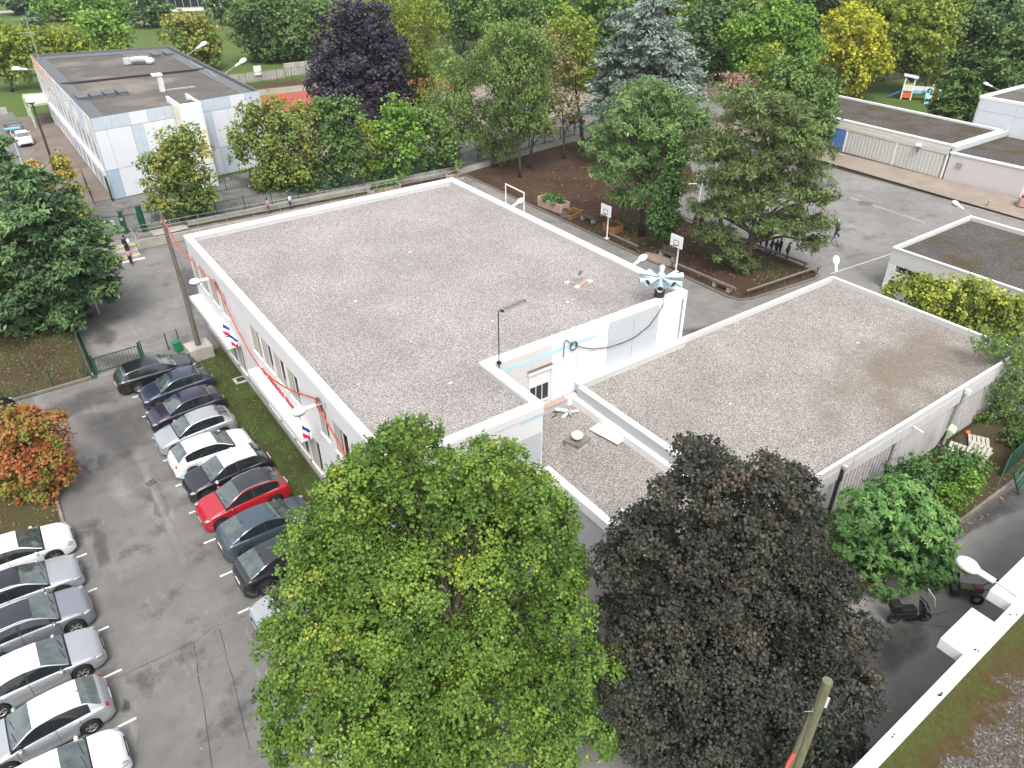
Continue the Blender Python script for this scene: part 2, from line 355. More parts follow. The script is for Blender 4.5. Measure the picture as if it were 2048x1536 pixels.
struct('bed_edging',MB().bar((20,8.85,.06),(50,8.5,.06),.14,.12),M['kerb'])
# ramp, retaining wall, steps, low fence wall
def slab(mb,x0,x1,y0,y1,za,zb,zlow=0.004):
    v=[(x0,y0,zlow),(x1,y0,zlow),(x1,y1,zlow),(x0,y1,zlow),(x0,y0,za),(x1,y0,zb),(x1,y1,zb),(x0,y1,za)]
    return mb.add(v,[(3,2,1,0),(4,5,6,7),(0,1,5,4),(1,2,6,5),(2,3,7,6),(3,0,4,7)])
struct('ramp',slab(MB(),8.0,40.5,66.52,67.7,.68,.05),M['asphalt'])
struct('landing',MB().box(5.6,8.0,66.62,67.72,.004,.69),M['asphalt_dark'])
struct('retaining_wall',slab(MB(),7.72,40.5,66.3,66.5,.82,.2),M['concrete'])
struct('landing_side_wall',MB().box(5.35,5.58,64.3,67.7,.004,.78),M['concrete'])
st=MB()
for i in range(3): st.box(5.6,7.70,64.55+.68*i,66.6 if i==0 else 66.6,.004+.23*i,.23+.23*i)
steps=struct('entrance_steps',st,M['concrete'])
for i in range(3):
    ns=MB().box(5.62,7.68,64.55+.68*i,64.72+.68*i,.23+.23*i,.238+.23*i).build('step_nosing',M['yellow'] if i!=1 else M['concrete'],steps)
MB().box(5.6,7.9,64.1,64.45,.006,.012).build('threshold_strip',M['whitepaint'],steps)
struct('fence_wall',MB().box(12.5,40.9,67.76,67.98,.5,1.02),M['concrete'])
struct('bank_strip',slab(MB(),12.5,40.6,67.4,67.74,.74,.3),M['bed'])
# ---- painted bay lines
def line(p,q,wd=.1,z=.009):
    p=Vector((*p,0));q=Vector((*q,0)); d=(q-p).normalized(); n=Vector((-d.y,d.x,0))*wd/2
    return MB().sheet([p+n,p-n,q-n,q+n] if False else [(p-n).to_2d(),(q-n).to_2d(),(q+n).to_2d(),(p+n).to_2d()],z)
for i in range(12):
    y=42.7-2.44*i
    o=line((2.38,y),(6.4,y-.03)).build('bay_line',M['whitepaint']); o['kind']='structure'
for i in range(7):
    y=30.5-2.46*i
    o=line((-2.12,y),(-7.0,y+.03)).build('bay_line',M['whitepaint']); o['kind']='structure'
for a,b,wd in [((51.06, 29.08),(58.77, 28.5),.07),((68.29, 38.82),(67.73, 30.78),.06),((26.98, 39.87),(27.18, 39.53),.06)]:
    o=line(a,b,wd).build('court_line',M['whitepaint']); o['kind']='structure'
o=line((2.97, 57.9),(2.86, 55.54),.12).build('yard_line',M['whitepaint']); o['kind']='structure'
M['seam']=pm('dark_joint',(.035,.033,.03),.9,.3,4)
# cracks, patches and manholes that sit in the asphalt
def crack(pts,r=.013,z=.008): 
    pts=[Vector((x,y,0)) for x,y in pts]; mb=MB()
    random.seed(len(pts)); fine=[]
    for a,b in zip(pts,pts[1:]):
        n=max(2,int((b-a).length/.5))
        for i in range(n): fine.append(a.lerp(b,i/n)+Vector((random.uniform(-.025,.025),random.uniform(-.025,.025),0)))
    fine.append(pts[-1])
    for a,b in zip(fine,fine[1:]):
        d=(b-a).normalized(); n=Vector((-d.y,d.x,0))*r*random.uniform(.5,1.2)
        mb.sheet([(a-n).to_2d(),(b-n).to_2d(),(b+n).to_2d(),(a+n).to_2d()],z)
    return mb
cr=[[(-2.42, 22.82),(-0.61, 22.79),(0.53, 22.8),(1.3, 23.08),(2.77, 22.86)],[(0.49, 22.77),(-0.04, 19.56),(-0.43, 17.2)],[(1.53, 22.83),(1.09, 19.25),(0.82, 17.09)],[(25.46, 6.78),(25.67, 6.47),(26.28, 6.28)],[(24.63, 6.69),(25.14, 6.18),(25.53, 5.77)]]
for c in cr:
    o=crack(c).build('asphalt_crack',M['seam']); o['kind']='structure'
def patch(name,poly,m,z=.0075):
    o=MB().sheet(poly,z).build(name,m); o['kind']='structure'; return o
def blob(c,rx,ry,n=18,seed=1,j=.18):
    random.seed(seed); return [(c[0]+rx*math.cos(2*math.pi*i/n)*random.uniform(1-j,1+j),c[1]+ry*math.sin(2*math.pi*i/n)*random.uniform(1-j,1+j)) for i in range(n)]
M['fresh']=pm('fresh_asphalt',(.10,.098,.095),.85,.15,8,bump=.3); M['wet']=pm('damp_asphalt',(.05,.048,.046),.5,.15,2,spec=.45)
patch('asphalt_patch',[(1.15, 32.12),(1.44, 32.35),(1.73, 31.92),(1.69, 31.29),(1.51, 30.91),(1.12, 31.02),(0.98, 31.5)][::-1],M['fresh'])
def softmat(name,c,rough):
    t=NT(name); t.fin(t.ramp(t.noise(1.2,4),[(.3,tuple(x*.85 for x in c)),(.7,c)]),rough,.35); at=t.n('ShaderNodeAttribute'); at.attribute_name='fade'
    f=t.math('ADD',at.outputs['Fac'],t.rng(t.noise(1.1,6,.68),.3,.7,-.32,.32)); f=t.rng(f,.12,1.0,0,.7); tr=t.n('ShaderNodeBsdfTransparent'); mx=t.n('ShaderNodeMixShader'); t.l(f,mx.inputs[0]); t.l(tr.outputs[0],mx.inputs[1]); t.l(t.b.outputs[0],mx.inputs[2]); t.l(mx.outputs[0],t.o.inputs[0]); return t.m
M['damp']=softmat('damp_asphalt_stain',(.052,.050,.047),.45); M['dry']=softmat('dusty_asphalt_stain',(.26,.253,.24),.9); M['dampmid']=softmat('drying_asphalt_stain',(.088,.085,.081),.6)
def stain(poly,m,z=.0085):
    cx=sum(p[0] for p in poly)/len(poly); cy=sum(p[1] for p in poly)/len(poly); n=len(poly); v=[(cx,cy,z)]; f=[]; fa=[1.0]
    for k,fd in ((.6,.62),(1.0,0.0)):
        for p in poly: v.append((cx+(p[0]-cx)*k,cy+(p[1]-cy)*k,z)); fa.append(fd)
    for i in range(n):
        j=(i+1)%n; f.append((0,1+i,1+j)); f.append((1+i,1+n+i,1+n+j,1+j))
    mb=MB().add(v,f); o=mb.build('asphalt_stain',m); o['kind']='structure'; a=o.data.attributes.new('fade','FLOAT','POINT'); a.data.foreach_set('value',fa)
    for p in o.data.polygons:
        if p.normal.z<0: p.flip()
    return o
stain([(1.8, 46.96),(4.17, 44.89),(4.51, 47.68),(2.71, 49.37),(0.75, 49.37)],M['dampmid'])
stain([(19.63, 6.55),(21.52, 5.72),(23.65, 5.55),(25.27, 5.84),(25.21, 6.64),(24.22, 7.35),(22.39, 8.19),(19.95, 7.64)],M['damp'])
stain([(28.41, 8.22),(32.1, 7.89),(36.94, 6.95),(40.04, 8.53),(33.81, 8.75),(30.27, 8.79)],M['damp'],.009)
stain([(-0.95, 42.92),(1.38, 42.5),(3.31, 42.4),(3.16, 39.38),(2.03, 36.8),(0.44, 36.39),(-0.3, 39.01),(-1.04, 40.64)],M['dampmid'],.0085)
stain([(-2.83, 44.27),(0.58, 45.71),(2.45, 45.06),(1.97, 42.71),(-0.48, 42.59),(-2.33, 42.14)],M['dampmid'],.0088)
stain([(1.1, 39.68),(1.7, 39.83),(1.68, 32.18),(1.45, 25.37),(1.11, 25.27),(1.19, 32.09)],M['dry'],.0078)
stain([(1.44, 34.2),(4.17, 33.22),(3.58, 30.38),(1.27, 32.47)],M['dry'],.0082); stain([(-0.13, 36.55),(0.6, 34.8),(0.99, 32.23),(-0.04, 31.68),(-0.76, 34.38)],M['dry'],.0079)
stain([(-1.5, 32.73),(-1.05, 31.58),(-1.31, 29.09),(-1.88, 28.78),(-1.9, 31.0)],M['dampmid'],.0083); stain([(-2.35, 21.83),(-2.12, 21.53),(-2.23, 21.0),(-2.57, 21.17)],M['damp'],.0084)
stain([(10.15, 62.07),(11.04, 60.19),(9.21, 51.72),(8.04, 50.68),(8.79, 58.29)],M['dampmid'],.0087); stain([(2.42, 54.73),(3.56, 52.12),(2.57, 49.47),(1.48, 51.06)],M['dampmid'],.0086)
stain([(34.83, 30.01),(37.06, 28.85),(36.43, 27.4),(33.62, 27.92)],M['dampmid'],.0081); stain([(71.3, 41.41),(72.95, 36.34),(65.75, 33.0),(64.37, 37.27)],M['dry'],.0076)
patch('asphalt_patch',[(71.27, 43.47),(72.75, 44.07),(71.17, 41.91),(69.83, 41.69),(69.92, 42.82)][::-1],M['fresh'])
c=(67.91, 36.94)
mh=thing('manhole_cover','round rusty manhole cover set in playground asphalt','manhole',(c[0],c[1],.008))
MB().cyl(0,0,0,.012,.85,n=24).build('ring',M['kerb'],mh); MB().cyl(0,0,.012,.018,.66,n=24).build('lid',M['fresh'],mh)
c=(1.43, 33.87)
mh=thing('drain_grate','small square drain grate in the middle of the car park','drain',(c[0],c[1],.008),.3)
MB().box(-.3,.3,-.3,.3,0,.012).build('frame',M['kerb'],mh)
for i in range(5): MB().box(-.22+.1*i,-.17+.1*i,-.24,.24,.012,.022).build('bar',M['dark'],mh)
c=(22.7, 16.48)
c=(8.25, 40.75)
mh=thing('drain_grate','square concrete drain with dark grate in the grass by the facade','drain',(c[0],c[1],.07))
MB().box(-.4,.4,-.38,.38,0,.05).build('frame',M['concrete'],mh); MB().box(-.24,.24,-.22,.22,.05,.06).build('grate',M['darkmetal'],mh)
# ================================================================ buildings
def coping(mb,poly,w_,z0,z1,out=.03):
    """mitred wall cap following a counter-clockwise outline"""
    n=len(poly); ou=[];inn=[]
    for i in range(n):
        a=Vector(poly[i-1]);b=Vector(poly[i]);c=Vector(poly[(i+1)%n])
        n1=(b-a).normalized();n2=(c-b).normalized(); p1=Vector((-n1.y,n1.x));p2=Vector((-n2.y,n2.x))
        m_=(p1+p2)/(1+p1.dot(p2)); ou.append(b-m_*out); inn.append(b+m_*(w_-out))
    v=[(*p,z0) for p in ou]+[(*p,z1) for p in ou]+[(*p,z1) for p in inn]+[(*p,z0) for p in inn]; f=[]
    for i in range(n):
        j=(i+1)%n
        f+=[(i,j,n+j,n+i),(n+i,n+j,2*n+j,2*n+i),(2*n+i,2*n+j,3*n+j,3*n+i),(3*n+i,3*n+j,j,i)]
    return mb.add(v,f),inn
def inset(poly,d): return coping(MB(),poly,d,0,1,0)[1]
# ---------- main school building (white, two storeys)
SB=thing('school_building','two storey white school block with a wide flat gravel roof','building',(8.55,24.15,0),world=True)
fp=[(8.64,20.15),(15.75,20.15),(15.75,24.15),(28.6,24.15),(28.6,48.55),(8.64,48.55)]
out=[(8.55,20.15),(15.75,20.15),(15.75,24.15),(28.6,24.15),(28.6,48.55),(8.55,48.55)]
MB().prism(fp,0,6.42,top=False).build('wall',M['white'],SB)
MB().sheet(inset(out,.30),6.46).build('roof',M['gravel'],SB)
mb,_=coping(MB(),out,.40,6.72,6.88); mb.build('coping',M['coping'],SB)
mb,_=coping(MB(),out,.34,6.42,6.72,0); mb.build('parapet',M['upstand'],SB)
mb,_=coping(MB(),out,.025,6.40,6.715,.024); mb.build('parapet_face',M['white'],SB)
# west facade: bands, piers, windows
W0,W1=8.55,8.635
fb=MB(); fb.box(W0,W1,20.2,48.55,5.72,6.42); fb.box(W0,W1,20.2,48.55,2.74,3.98); fb.box(W0,W1,20.2,48.55,.02,.72)
UP=[(48.3,47.0),(46.55,45.15),(44.45,43.0),(42.3,41.1),(36.9,35.4),(35.15,33.55),(33.35,31.75),(31.45,29.95),(27.6,26.55),(25.95,24.3),(24.0,22.4)]
LO=[(47.7,45.9),(45.6,43.8),(43.4,41.6),(41.2,39.9),(36.2,34.4),(34.1,32.3),(32.0,30.2),(29.9,28.4),(27.2,25.6)]
def piers(mb,lst,z0,z1):
    edges=sorted([(b,a) for a,b in lst]); y=20.2
    for a,b in edges:
        if a-y>.01: mb.box(W0,W1,y,a,z0,z1)
        y=b
    mb.box(W0,W1,y,48.55,z0,z1)
piers(fb,UP,3.98,5.72); piers(fb,LO,.72,2.74)
fb.build('facade_frame',M['white'],SB)
def wwin(y1,y0,z0,z1,frac):
    fr=MB(); t=.05
    fr.box(W1-.07,W1-.012,y0,y1,z0,z0+t); fr.box(W1-.07,W1-.012,y0,y1,z1-t,z1)
    for y in (y0,(y0+(y1-y0)*.36),y1-t): fr.box(W1-.068,W1-.014,y,y+t,z0+t,z1-t)
    wn=fr.build('window',M['whiteplastic'],SB)
    MB().box(W1-.04,W1-.03,y0+t,y1-t,z0+t,z1-t).build('pane',M['glass'],wn)
    MB().box(W1-.066,W1-.045,y1-t-(y1-y0-2*t)*frac,y1-t,z0+t+.002,z1-t-.005).build('blind',M['beige'],wn)
    MB().box(W0-.06,W1-.075,y0+.004,y1-.004,z0-.05,z0+.008).build('sill',M['coping'],wn)
random.seed(4)
for i,(a,b) in enumerate(UP): wwin(a,b,3.98,5.72,[.8,.75,.8,.6,.8,.55,.62,.5,.5,.5,.55][i])
for i,(a,b) in enumerate(LO): wwin(a,b,.72,2.74,.72)
MB().box(W0-.035,W0-.012,20.2,48.5,.02,.35).build('plinth',M['concrete'],SB)
MB().box(W0-.05,W0-.03,20.5,48.3,.60,.64).build('drip_strip',M['darkmetal'],SB)
cn=MB(); cn.box(7.84,8.53,40.15,48.1,2.66,2.95); cn.build('canopy',M['coping'],SB)
cn=MB(); cn.box(7.92,8.53,33.25,36.75,2.66,2.95); cn.build('canopy',M['coping'],SB)
cn=MB(); cn.box(7.92,8.53,29.1,33.235,2.66,2.945); cn.build('canopy',M['coping_old'],SB)
for (x,y) in [(8.2,41.9),(8.22,41.2)]:
    MB().cyl(x,y,2.951,2.956,.13,n=8).build('chipped_patch',M['bench'],SB)
# red lettering above the long canopy
def text_mesh(body,size,ext,name,mat,parent,mtx):
    cu=bpy.data.curves.new(name,'FONT'); cu.body=body; cu.size=size; cu.extrude=ext; cu.space_character=1.12
    to=bpy.data.objects.new(name,cu); col.objects.link(to); bpy.context.view_layer.update()
    me=bpy.data.meshes.new_from_object(to.evaluated_get(bpy.context.evaluated_depsgraph_get())); bpy.data.objects.remove(to)
    me.transform(mtx); me.materials.append(mat)
    o=bpy.data.objects.new(name,me); col.objects.link(o)
    if parent: o.parent=parent
    return o
yl=36.0
for ch in 'GS ANATOLE FRANCE':
    if ch==' ': yl-=.24; continue
    mt=Matrix(((0,0,-1,W0-.03-8.55),(-1,0,0,yl-24.15),(0,1,0,2.98),(0,0,0,1)))
    o=text_mesh(ch,.50,.02,'letter',M['redpaint'],SB,mt); yl-=max(v.co.y for v in o.data.vertices)-min(v.co.y for v in o.data.vertices)+.055
# south walls: panels, stripe, shutter door
Y0=24.15
pn=[(15.8,18.1,'offwhite'),(19.3,21.0,'whitepanel'),(21.0,23.0,'white'),(23.0,24.75,'greypanel'),(24.75,26.55,'greypanel'),(26.55,28.3,'white')]
for a,b,m in pn:
    MB().box(a+.012,b-.012,Y0-.03,Y0-.004,3.35,5.40).build('panel',M[m],SB); MB().box(a+.012,b-.012,Y0-.03,Y0-.004,5.43,6.66).build('panel',M[m],SB)
MB().box(18.1,19.3,Y0-.028,Y0-.004,5.62,6.66).build('panel',M['offwhite'],SB)
MB().box(16.0,22.15,Y0-.04,Y0-.032,6.10,6.30).build('stripe',M['skyblue'],SB)
MB().box(14.6,15.72,20.15-.012,20.15-.004,6.22,6.46).build('stripe',M['skyblue'],SB)
for a,b in [(8.8,11),(11,13.2),(13.2,15.7)]:
    MB().box(a+.012,b-.012,20.15-.03+.026,20.15-.001,3.35,5.40).build('panel',M['greypanel'],SB)
sh=MB().box(17.85,19.28,Y0-.16,Y0-.004,5.40,5.62).build('shutter_box',M['whiteplastic'],SB)
MB().box(17.82,19.31,Y0-.19,Y0-.005,5.622,5.64).build('drip_cap',M['pole'],SB)
sl_=MB()
for i in range(12): sl_.box(17.98,19.12,Y0-.075,Y0-.04,4.62+.065*i,4.68+.065*i)
sl_.build('roller_shutter',M['whiteplastic'],SB)
fr=MB(); fr.box(17.9,17.98,Y0-.09,Y0-.004,3.65,5.4); fr.box(19.12,19.2,Y0-.09,Y0-.004,3.65,5.4); fr.box(17.98,19.12,Y0-.12,Y0-.004,3.6,3.68)
for x in (18.36,18.74): fr.box(x-.02,x+.02,Y0-.06,Y0-.012,3.68,4.62)
wf=fr.build('window',M['whiteplastic'],SB); MB().box(17.98,19.12,Y0-.035,Y0-.02,3.68,5.4).build('pane',M['glass'],wf)
MB().obox((16.9,Y0-.06,5.2),(.28,.1,.22)).build('wall_box',M['greypanel'],SB)
MB().tube([(28.30,Y0-.09,6.5),(28.32,Y0-.09,3.7)],.035,6).build('downpipe',M['steel'],SB)
MB().box(28.36,28.62,Y0-.05,Y0-.004,3.5,6.7).build('corner_trim',M['coping'],SB)
# ---------- sports hall (single storey) and low link
HB=thing('hall_building','single storey hall with flat gravel roof and stained white cladding','building',(20.9,12.25,0),world=True)
ho=[(20.9,12.3),(42.75,12.3),(42.75,24.12),(20.9,24.12)]
MB().prism([(20.95,12.6),(42.7,12.6),(42.7,24.1),(20.95,24.1)],0,3.5,top=False).build('wall',M['stained'],HB)
MB().sheet(inset(ho,.1),3.56).build('roof',M['gravel2'],HB)
mb,_=coping(MB(),ho,.13,3.86,3.93); mb.build('coping',M['coping'],HB)
mb,_=coping(MB(),ho,.10,3.45,3.86,0); mb.build('parapet',M['upstand'],HB)
MB().box(21.0,28.62,23.70,24.10,3.932,4.0).build('wall_flashing',M['coping'],HB)
MB().box(21.0,28.6,23.72,24.09,3.57,3.931).build('flashing_base',M['upstand'],HB)
MB().box(20.92,42.72,12.28,12.6,2.82,3.44).build('fascia',M['stained'],HB)
def ribs(mb,x0,x1,y,z0,z1,pitch=.3,wd=.16,d=.06):
    x=x0
    while x<x1-.05: mb.box(x,min(x+wd,x1),y-d,y-.004,z0,z1); x+=pitch
    return mb
for a,b in [(21.0,26.0),(26.95,31.2),(36.4,42.6)]:
    MB().box(a,b,12.50,12.596,.02,2.8).build('cladding_backing',M['stained'],HB)
    x=a
    while x<b-.1:
        MB().box(x,x+.20,12.44,12.496,.02,2.8).build('cladding_rib',M['stained'],HB); x+=.31
for a,b in [(31.25,36.35)]: MB().box(a,b,12.44,12.596,.02,2.8).build('smooth_panel',M['stained'],HB)
MB().tube([(26.45,12.2,3.5),(26.45,12.2,2.9),(26.5,12.26,2.7),(26.5,12.26,.1)],.085,8).build('downpipe',M['darkmetal'],HB)
MB().obox((26.5,12.15,3.55),(.2,.22,.22)).build('hopper',M['beige'],HB)
MB().tube([(36.9,12.2,3.5),(36.9,12.2,2.9),(36.9,12.3,2.7),(36.9,12.3,.1)],.075,8).build('downpipe',M['rail'],HB)
MB().obox((36.9,12.12,3.56),(.2,.24,.26)).build('hopper',M['whiteplastic'],HB)
MB().tube([(31.22,12.34,2.8),(31.22,12.34,.1)],.07,8).build('downpipe',M['rail'],HB)
MB().tube([(32.3,12.28,3.28),(32.3,11.75,3.2)],.04,8).build('spout',M['whiteplastic'],HB)
M['rust']=pm('rust_stain',(.13,.045,.028),.9,.3,9)
random.seed(8)
for x0 in (28.6,28.9,29.3,29.7,31.6,31.9):      # thin rust runs on the cladding
    mb=MB(); z=random.uniform(2.0,2.7); x=x0
    for i in range(9):
        l=random.uniform(.08,.2); mb.box(x,x+random.uniform(.02,.075),12.4375,12.4392,z-l,z); z-=l+random.uniform(.02,.12); x+=random.uniform(-.05,.05)
    mb.build('rust_run',M['rust'],HB)
AX=thing('link_building','low gravel roofed link with white parapet between school and hall','building',(15.8,13,0),world=True)
ao=[(15.8,13),(20.88,13),(20.88,24.1),(15.8,24.1)]
MB().prism([(15.85,13.05),(20.86,13.05),(20.86,24.1),(15.85,24.1)],0,2.8,top=False).build('wall',M['greypanel'],AX)
MB().sheet(inset(ao,.2),2.86).build('roof',M['gravel2'],AX)
pw=MB(); pw.box(15.8,16.15,13.0,20.13,2.8,3.3); pw.box(16.15,20.45,13.0,13.35,2.8,3.3); pw.build('parapet',M['coping'],AX)
for i in range(9): MB().box(20.45,20.87,13.0+1.2*i,14.19+1.2*i,2.8,3.28-.004*(i%2)).build('parapet_block',M['coping'],AX)
MB().box(20.2,20.87,23.8,24.1,2.8,3.3).build('parapet',M['coping'],AX)
MB().box(15.82,20.2,23.86,24.1,2.8,3.22).build('parapet',M['stained'],AX)
MB().box(15.82,20.2,23.82,24.11,3.222,3.26).build('parapet_tile',M['terracotta'],AX)
MB().box(20.72,20.895,13.0,23.7,3.30,3.86).build('flashing',M['greypanel'],AX)
# ---------- south east building whose mossy roof edge crosses the corner
SE=thing('corner_building','near flat roof with green moss along its white parapet','building',(13,-6,0),world=True)
so_=[(11,-14),(40,-14),(40,4.4),(11,3.72)]
MB().prism(inset(so_,.1),0,4.0,top=False).build('wall',M['white'],SE)
MB().sheet(inset(so_,.2),4.14).build('roof',M['roof_moss'],SE)
n_=12
for i in range(n_):
    xa=11+29*i/n_; xb=11+29*(i+1)/n_-.012; ya=3.72+.68*i/n_; yb=3.72+.68*(i+1)/n_
    MB().add([(xa,ya-.36,4.0),(xb,yb-.36,4.0),(xb,yb,4.0),(xa,ya,4.0),(xa,ya-.36,4.5),(xb,yb-.36,4.5),(xb,yb,4.5),(xa,ya,4.5)],[(3,2,1,0),(4,5,6,7),(0,1,5,4),(1,2,6,5),(2,3,7,6),(3,0,4,7)]).build('coping',M['coping_old'],SE)
random.seed(5)
for i in range(1,n_):
    xa=11+29*i/n_; ya=3.72+.68*i/n_
    for j in range(random.randint(2,4)):
        c=(xa+random.uniform(-.1,.1),ya-.18+random.uniform(-.12,.05)); MB().sheet(blob(c,random.uniform(.02,.06),random.uniform(.02,.05),8,i*7+j,.4),4.503).build('bitumen_blot',M['darkmetal'],SE)
def edge_box(x0,x1,dep=.75):
    ya=3.72+.68*(x0-11)/29; yb=3.72+.68*(x1-11)/29
    return MB().add([(x0,ya+.004,4.02),(x1,yb+.004,4.02),(x1,yb+dep,4.02),(x0,ya+dep,4.02),(x0,ya+.004,4.46),(x1,yb+.004,4.46),(x1,yb+dep,4.46),(x0,ya+dep,4.46)],[(3,2,1,0),(4,5,6,7),(0,1,5,4),(1,2,6,5),(2,3,7,6),(3,0,4,7)])
edge_box(20.24,22.31).build('canopy_box',M['coping'],SE)
edge_box(23.58,34).build('canopy_box',M['coping'],SE)
# ---------- low garage range on the far side of the playground
GB=thing('garage_building','long low building with corrugated white doors and a mossy roof','building',(81,36.5,0),world=True)
go=[(81.0,36.5),(91.3,36.5),(93.0,75),(82.2,75)]
MB().prism(inset(go,.15),0,3.3,top=False).build('wall',M['offwhite'],GB)
MB().sheet(inset(go,.2),3.38).build('roof',M['roof_dark'],GB)
mb,_=coping(MB(),go,.25,3.45,3.62); mb.build('coping',M['coping'],GB)
mb,_=coping(MB(),go,.22,3.2,3.45,0); mb.build('parapet',M['offwhite'],GB)
def gx(y): return 81.0+1.2*(y-36.5)/38.5
def gpanel(y0,y1,z0,z1,d,name,m):
    xa,xb=gx(y0)-.004,gx(y1)-.004
    return MB().add([(xa-d,y0,z0),(xa,y0,z0),(xb,y1,z0),(xb-d,y1,z0),(xa-d,y0,z1),(xa,y0,z1),(xb,y1,z1),(xb-d,y1,z1)],[(3,2,1,0),(4,5,6,7),(0,1,5,4),(1,2,6,5),(2,3,7,6),(3,0,4,7)]).build(name,m,GB)
gpanel(36.6,75,2.55,3.19,.09,'fascia',M['offwhite'])
gpanel(36.9,41.9,2.97,3.05,.10,'faded_stripe',M['cream']); gpanel(43,58,2.78,2.98,.10,'faded_stripe',M['cream'])
for a,b,m in [(37.0,42.2,'offwhite'),(42.4,48.4,'offwhite'),(48.6,51.5,'blue_door'),(51.7,58,'offwhite')]:
    gpanel(a,b,.13,2.5,.03,'garage_door',M[m])
    y=a+.05
    while y<b-.1: gpanel(y,min(y+.22,b-.02),.15,2.45,.085,'door_rib',M[m]); y+=.42
gpanel(42.22,42.38,.13,2.55,.12,'downpipe',M['coping'])
for y in (36.55,48.42,51.52): gpanel(y,y+.16,.13,2.55,.1,'pier',M['coping'])
GA=thing('annex_building','low pinkish rendered annex with moss brown roof beyond the patio','building',(81,28.8,0),world=True)
aa=[(81.3,28.9),(95,28.9),(95,36.45),(80.95,36.45)]
MB().prism(inset(aa,.05),0,2.75,top=False).build('wall',M['pinkwall'],GA)
MB().sheet(inset(aa,.2),2.8).build('roof',M['roof_dark'],GA)
mb,_=coping(MB(),aa,.22,2.75,2.95); mb.build('coping',M['coping'],GA)
MB().box(81.05,95,36.1,36.44,2.952,3.44).build('step_flashing',M['greypanel'],GA)
MB().obox((80.93,35.2,1.85),(.08,.55,.45)).build('vent_grille',M['steel'],GA)
MB().box(83.5,92.3,28.5,28.88,2.45,2.95).build('canopy',M['coping'],GA)
TB=thing('tall_building','taller blank white block behind the annex roof','building',(92,30,0),world=True)
to_=[(92.2,20),(110,20),(110,40.3),(92.2,40.3)]
MB().prism(inset(to_,.06),0,6.1,top=False).build('wall',M['whitepanel'],TB)
for i in range(5):
    for z0,z1 in ((.1,3.0),(3.03,4.9),(4.93,6.1)): MB().box(92.19,92.255,20.1+4*i,24.08+4*i,z0,z1).build('panel',M['whitepanel'],TB)
MB().sheet(inset(to_,.2),6.15).build('roof',M['roof_nw'],TB)
mb,_=coping(MB(),to_,.35,6.1,6.4); mb.build('coping',M['coping'],TB)
# ---------- building on the east with dark gravelled roof
EB=thing('east_building','low white building with dark gravel roof and a strip window','building',(52,14,0),world=True)
eo=[(52.0,6),(63.0,6),(63.0,25.3),(52.0,25.3)]
MB().prism(inset(eo,.35),0,2.9,top=False).build('wall',M['offwhite'],EB)
MB().sheet(inset(eo,.15),2.98).build('roof',M['roof_dark'],EB)
mb,_=coping(MB(),eo,.16,3.22,3.32); mb.build('coping',M['coping'],EB)
mb,_=coping(MB(),eo,.12,2.85,3.22,0); mb.build('parapet',M['upstand'],EB)
MB().box(52.0,52.33,6.0,25.3,2.05,2.849).build('fascia',M['offwhite'],EB)
MB().box(52.0,52.33,24.7,25.3,.02,2.049).build('corner_pier',M['white'],EB)
MB().box(52.02,52.33,6,24.69,.02,1.5).build('apron_panel',M['offwhite'],EB)
for i in range(9):
    y=24.6-1.9*i; fr=MB(); fr.box(52.2,52.3,y-1.85,y,1.51,1.56); fr.box(52.2,52.3,y-1.85,y,1.99,2.04); fr.box(52.2,52.3,y-1.85,y-1.79,1.56,1.99); fr.box(52.2,52.3,y-.06,y,1.56,1.99)
    wn=fr.build('window',M['steel'],EB); MB().box(52.24,52.26,y-1.79,y-.06,1.56,1.99).build('pane',M['glass'],wn)
# ---------- panelled building to the north west
NB=thing('panelled_building','pale blue and white panelled building with a dark flat roof','building',(8.6,79,.7),world=True)
no=[(8.6,78.95),(25.2,81.6),(25.15,117.85),(8.62,121.2)]
MB().prism(inset(no,.06),.7,7.9,top=False).build('wall',M['whitepanel'],NB)
MB().sheet(inset(no,.35),7.86).build('roof',M['roof_nw'],NB)
mb,inn=coping(MB(),no,.2,7.9,8.32,0)
mb.build('parapet',M['darkmetal'] if False else pm('grey_roof_edge',(.10,.105,.11),.8,.15),NB)
r1=inset(no,.32); r2=inset(no,1.5); lm=MB()
for i in range(4):
    j=(i+1)%4; lm.add([(*r1[i],8.05 if i in (1,2,3,0) else 8),(*r1[j],8.05),(*r2[j],7.9),(*r2[i],7.9)],[(0,1,2,3)])
M['membrane']=pm('grey_roof_membrane',(.105,.112,.115),.8,.15); 
lm2=MB(); 
for i in (1,2,3):
    j=(i+1)%4; lm2.add([(*r1[i],8.06),(*r1[j],8.06),(*r2[j],7.9),(*r2[i],7.9)],[(0,1,2,3)])
lm2.build('edge_membrane',M['membrane'],NB)
A=Vector((8.6,78.95)); Bv=Vector((25.2,81.6)); uS=(Bv-A).normalized(); angS=math.atan2(uS.y,uS.x); LS=(Bv-A).length
def sp(s0,s1,z0,z1,m,d=.04,name='panel'):
    c=A+uS*(s0+s1)/2; n=Vector((uS.y,-uS.x)); c=c+n*(d/2+.004)
    return MB().obox((c.x,c.y,(z0+z1)/2),(s1-s0-.02,d,z1-z0-.02),angS).build(name,M[m],NB)
cols=['bluepanel','bluepanel','whitepanel','bluepanel','bluepanel','whitepanel','bluepanel','bluepanel','whitepanel','bluepanel']
for i in range(10):
    sp(i*LS/10,(i+1)*LS/10,7.15,8.3,cols[i])
r=random.Random(3)
xs=[0,1.1,3.3,4.4,6.6,7.5,10.6,11.3,13.0,14.0,LS]
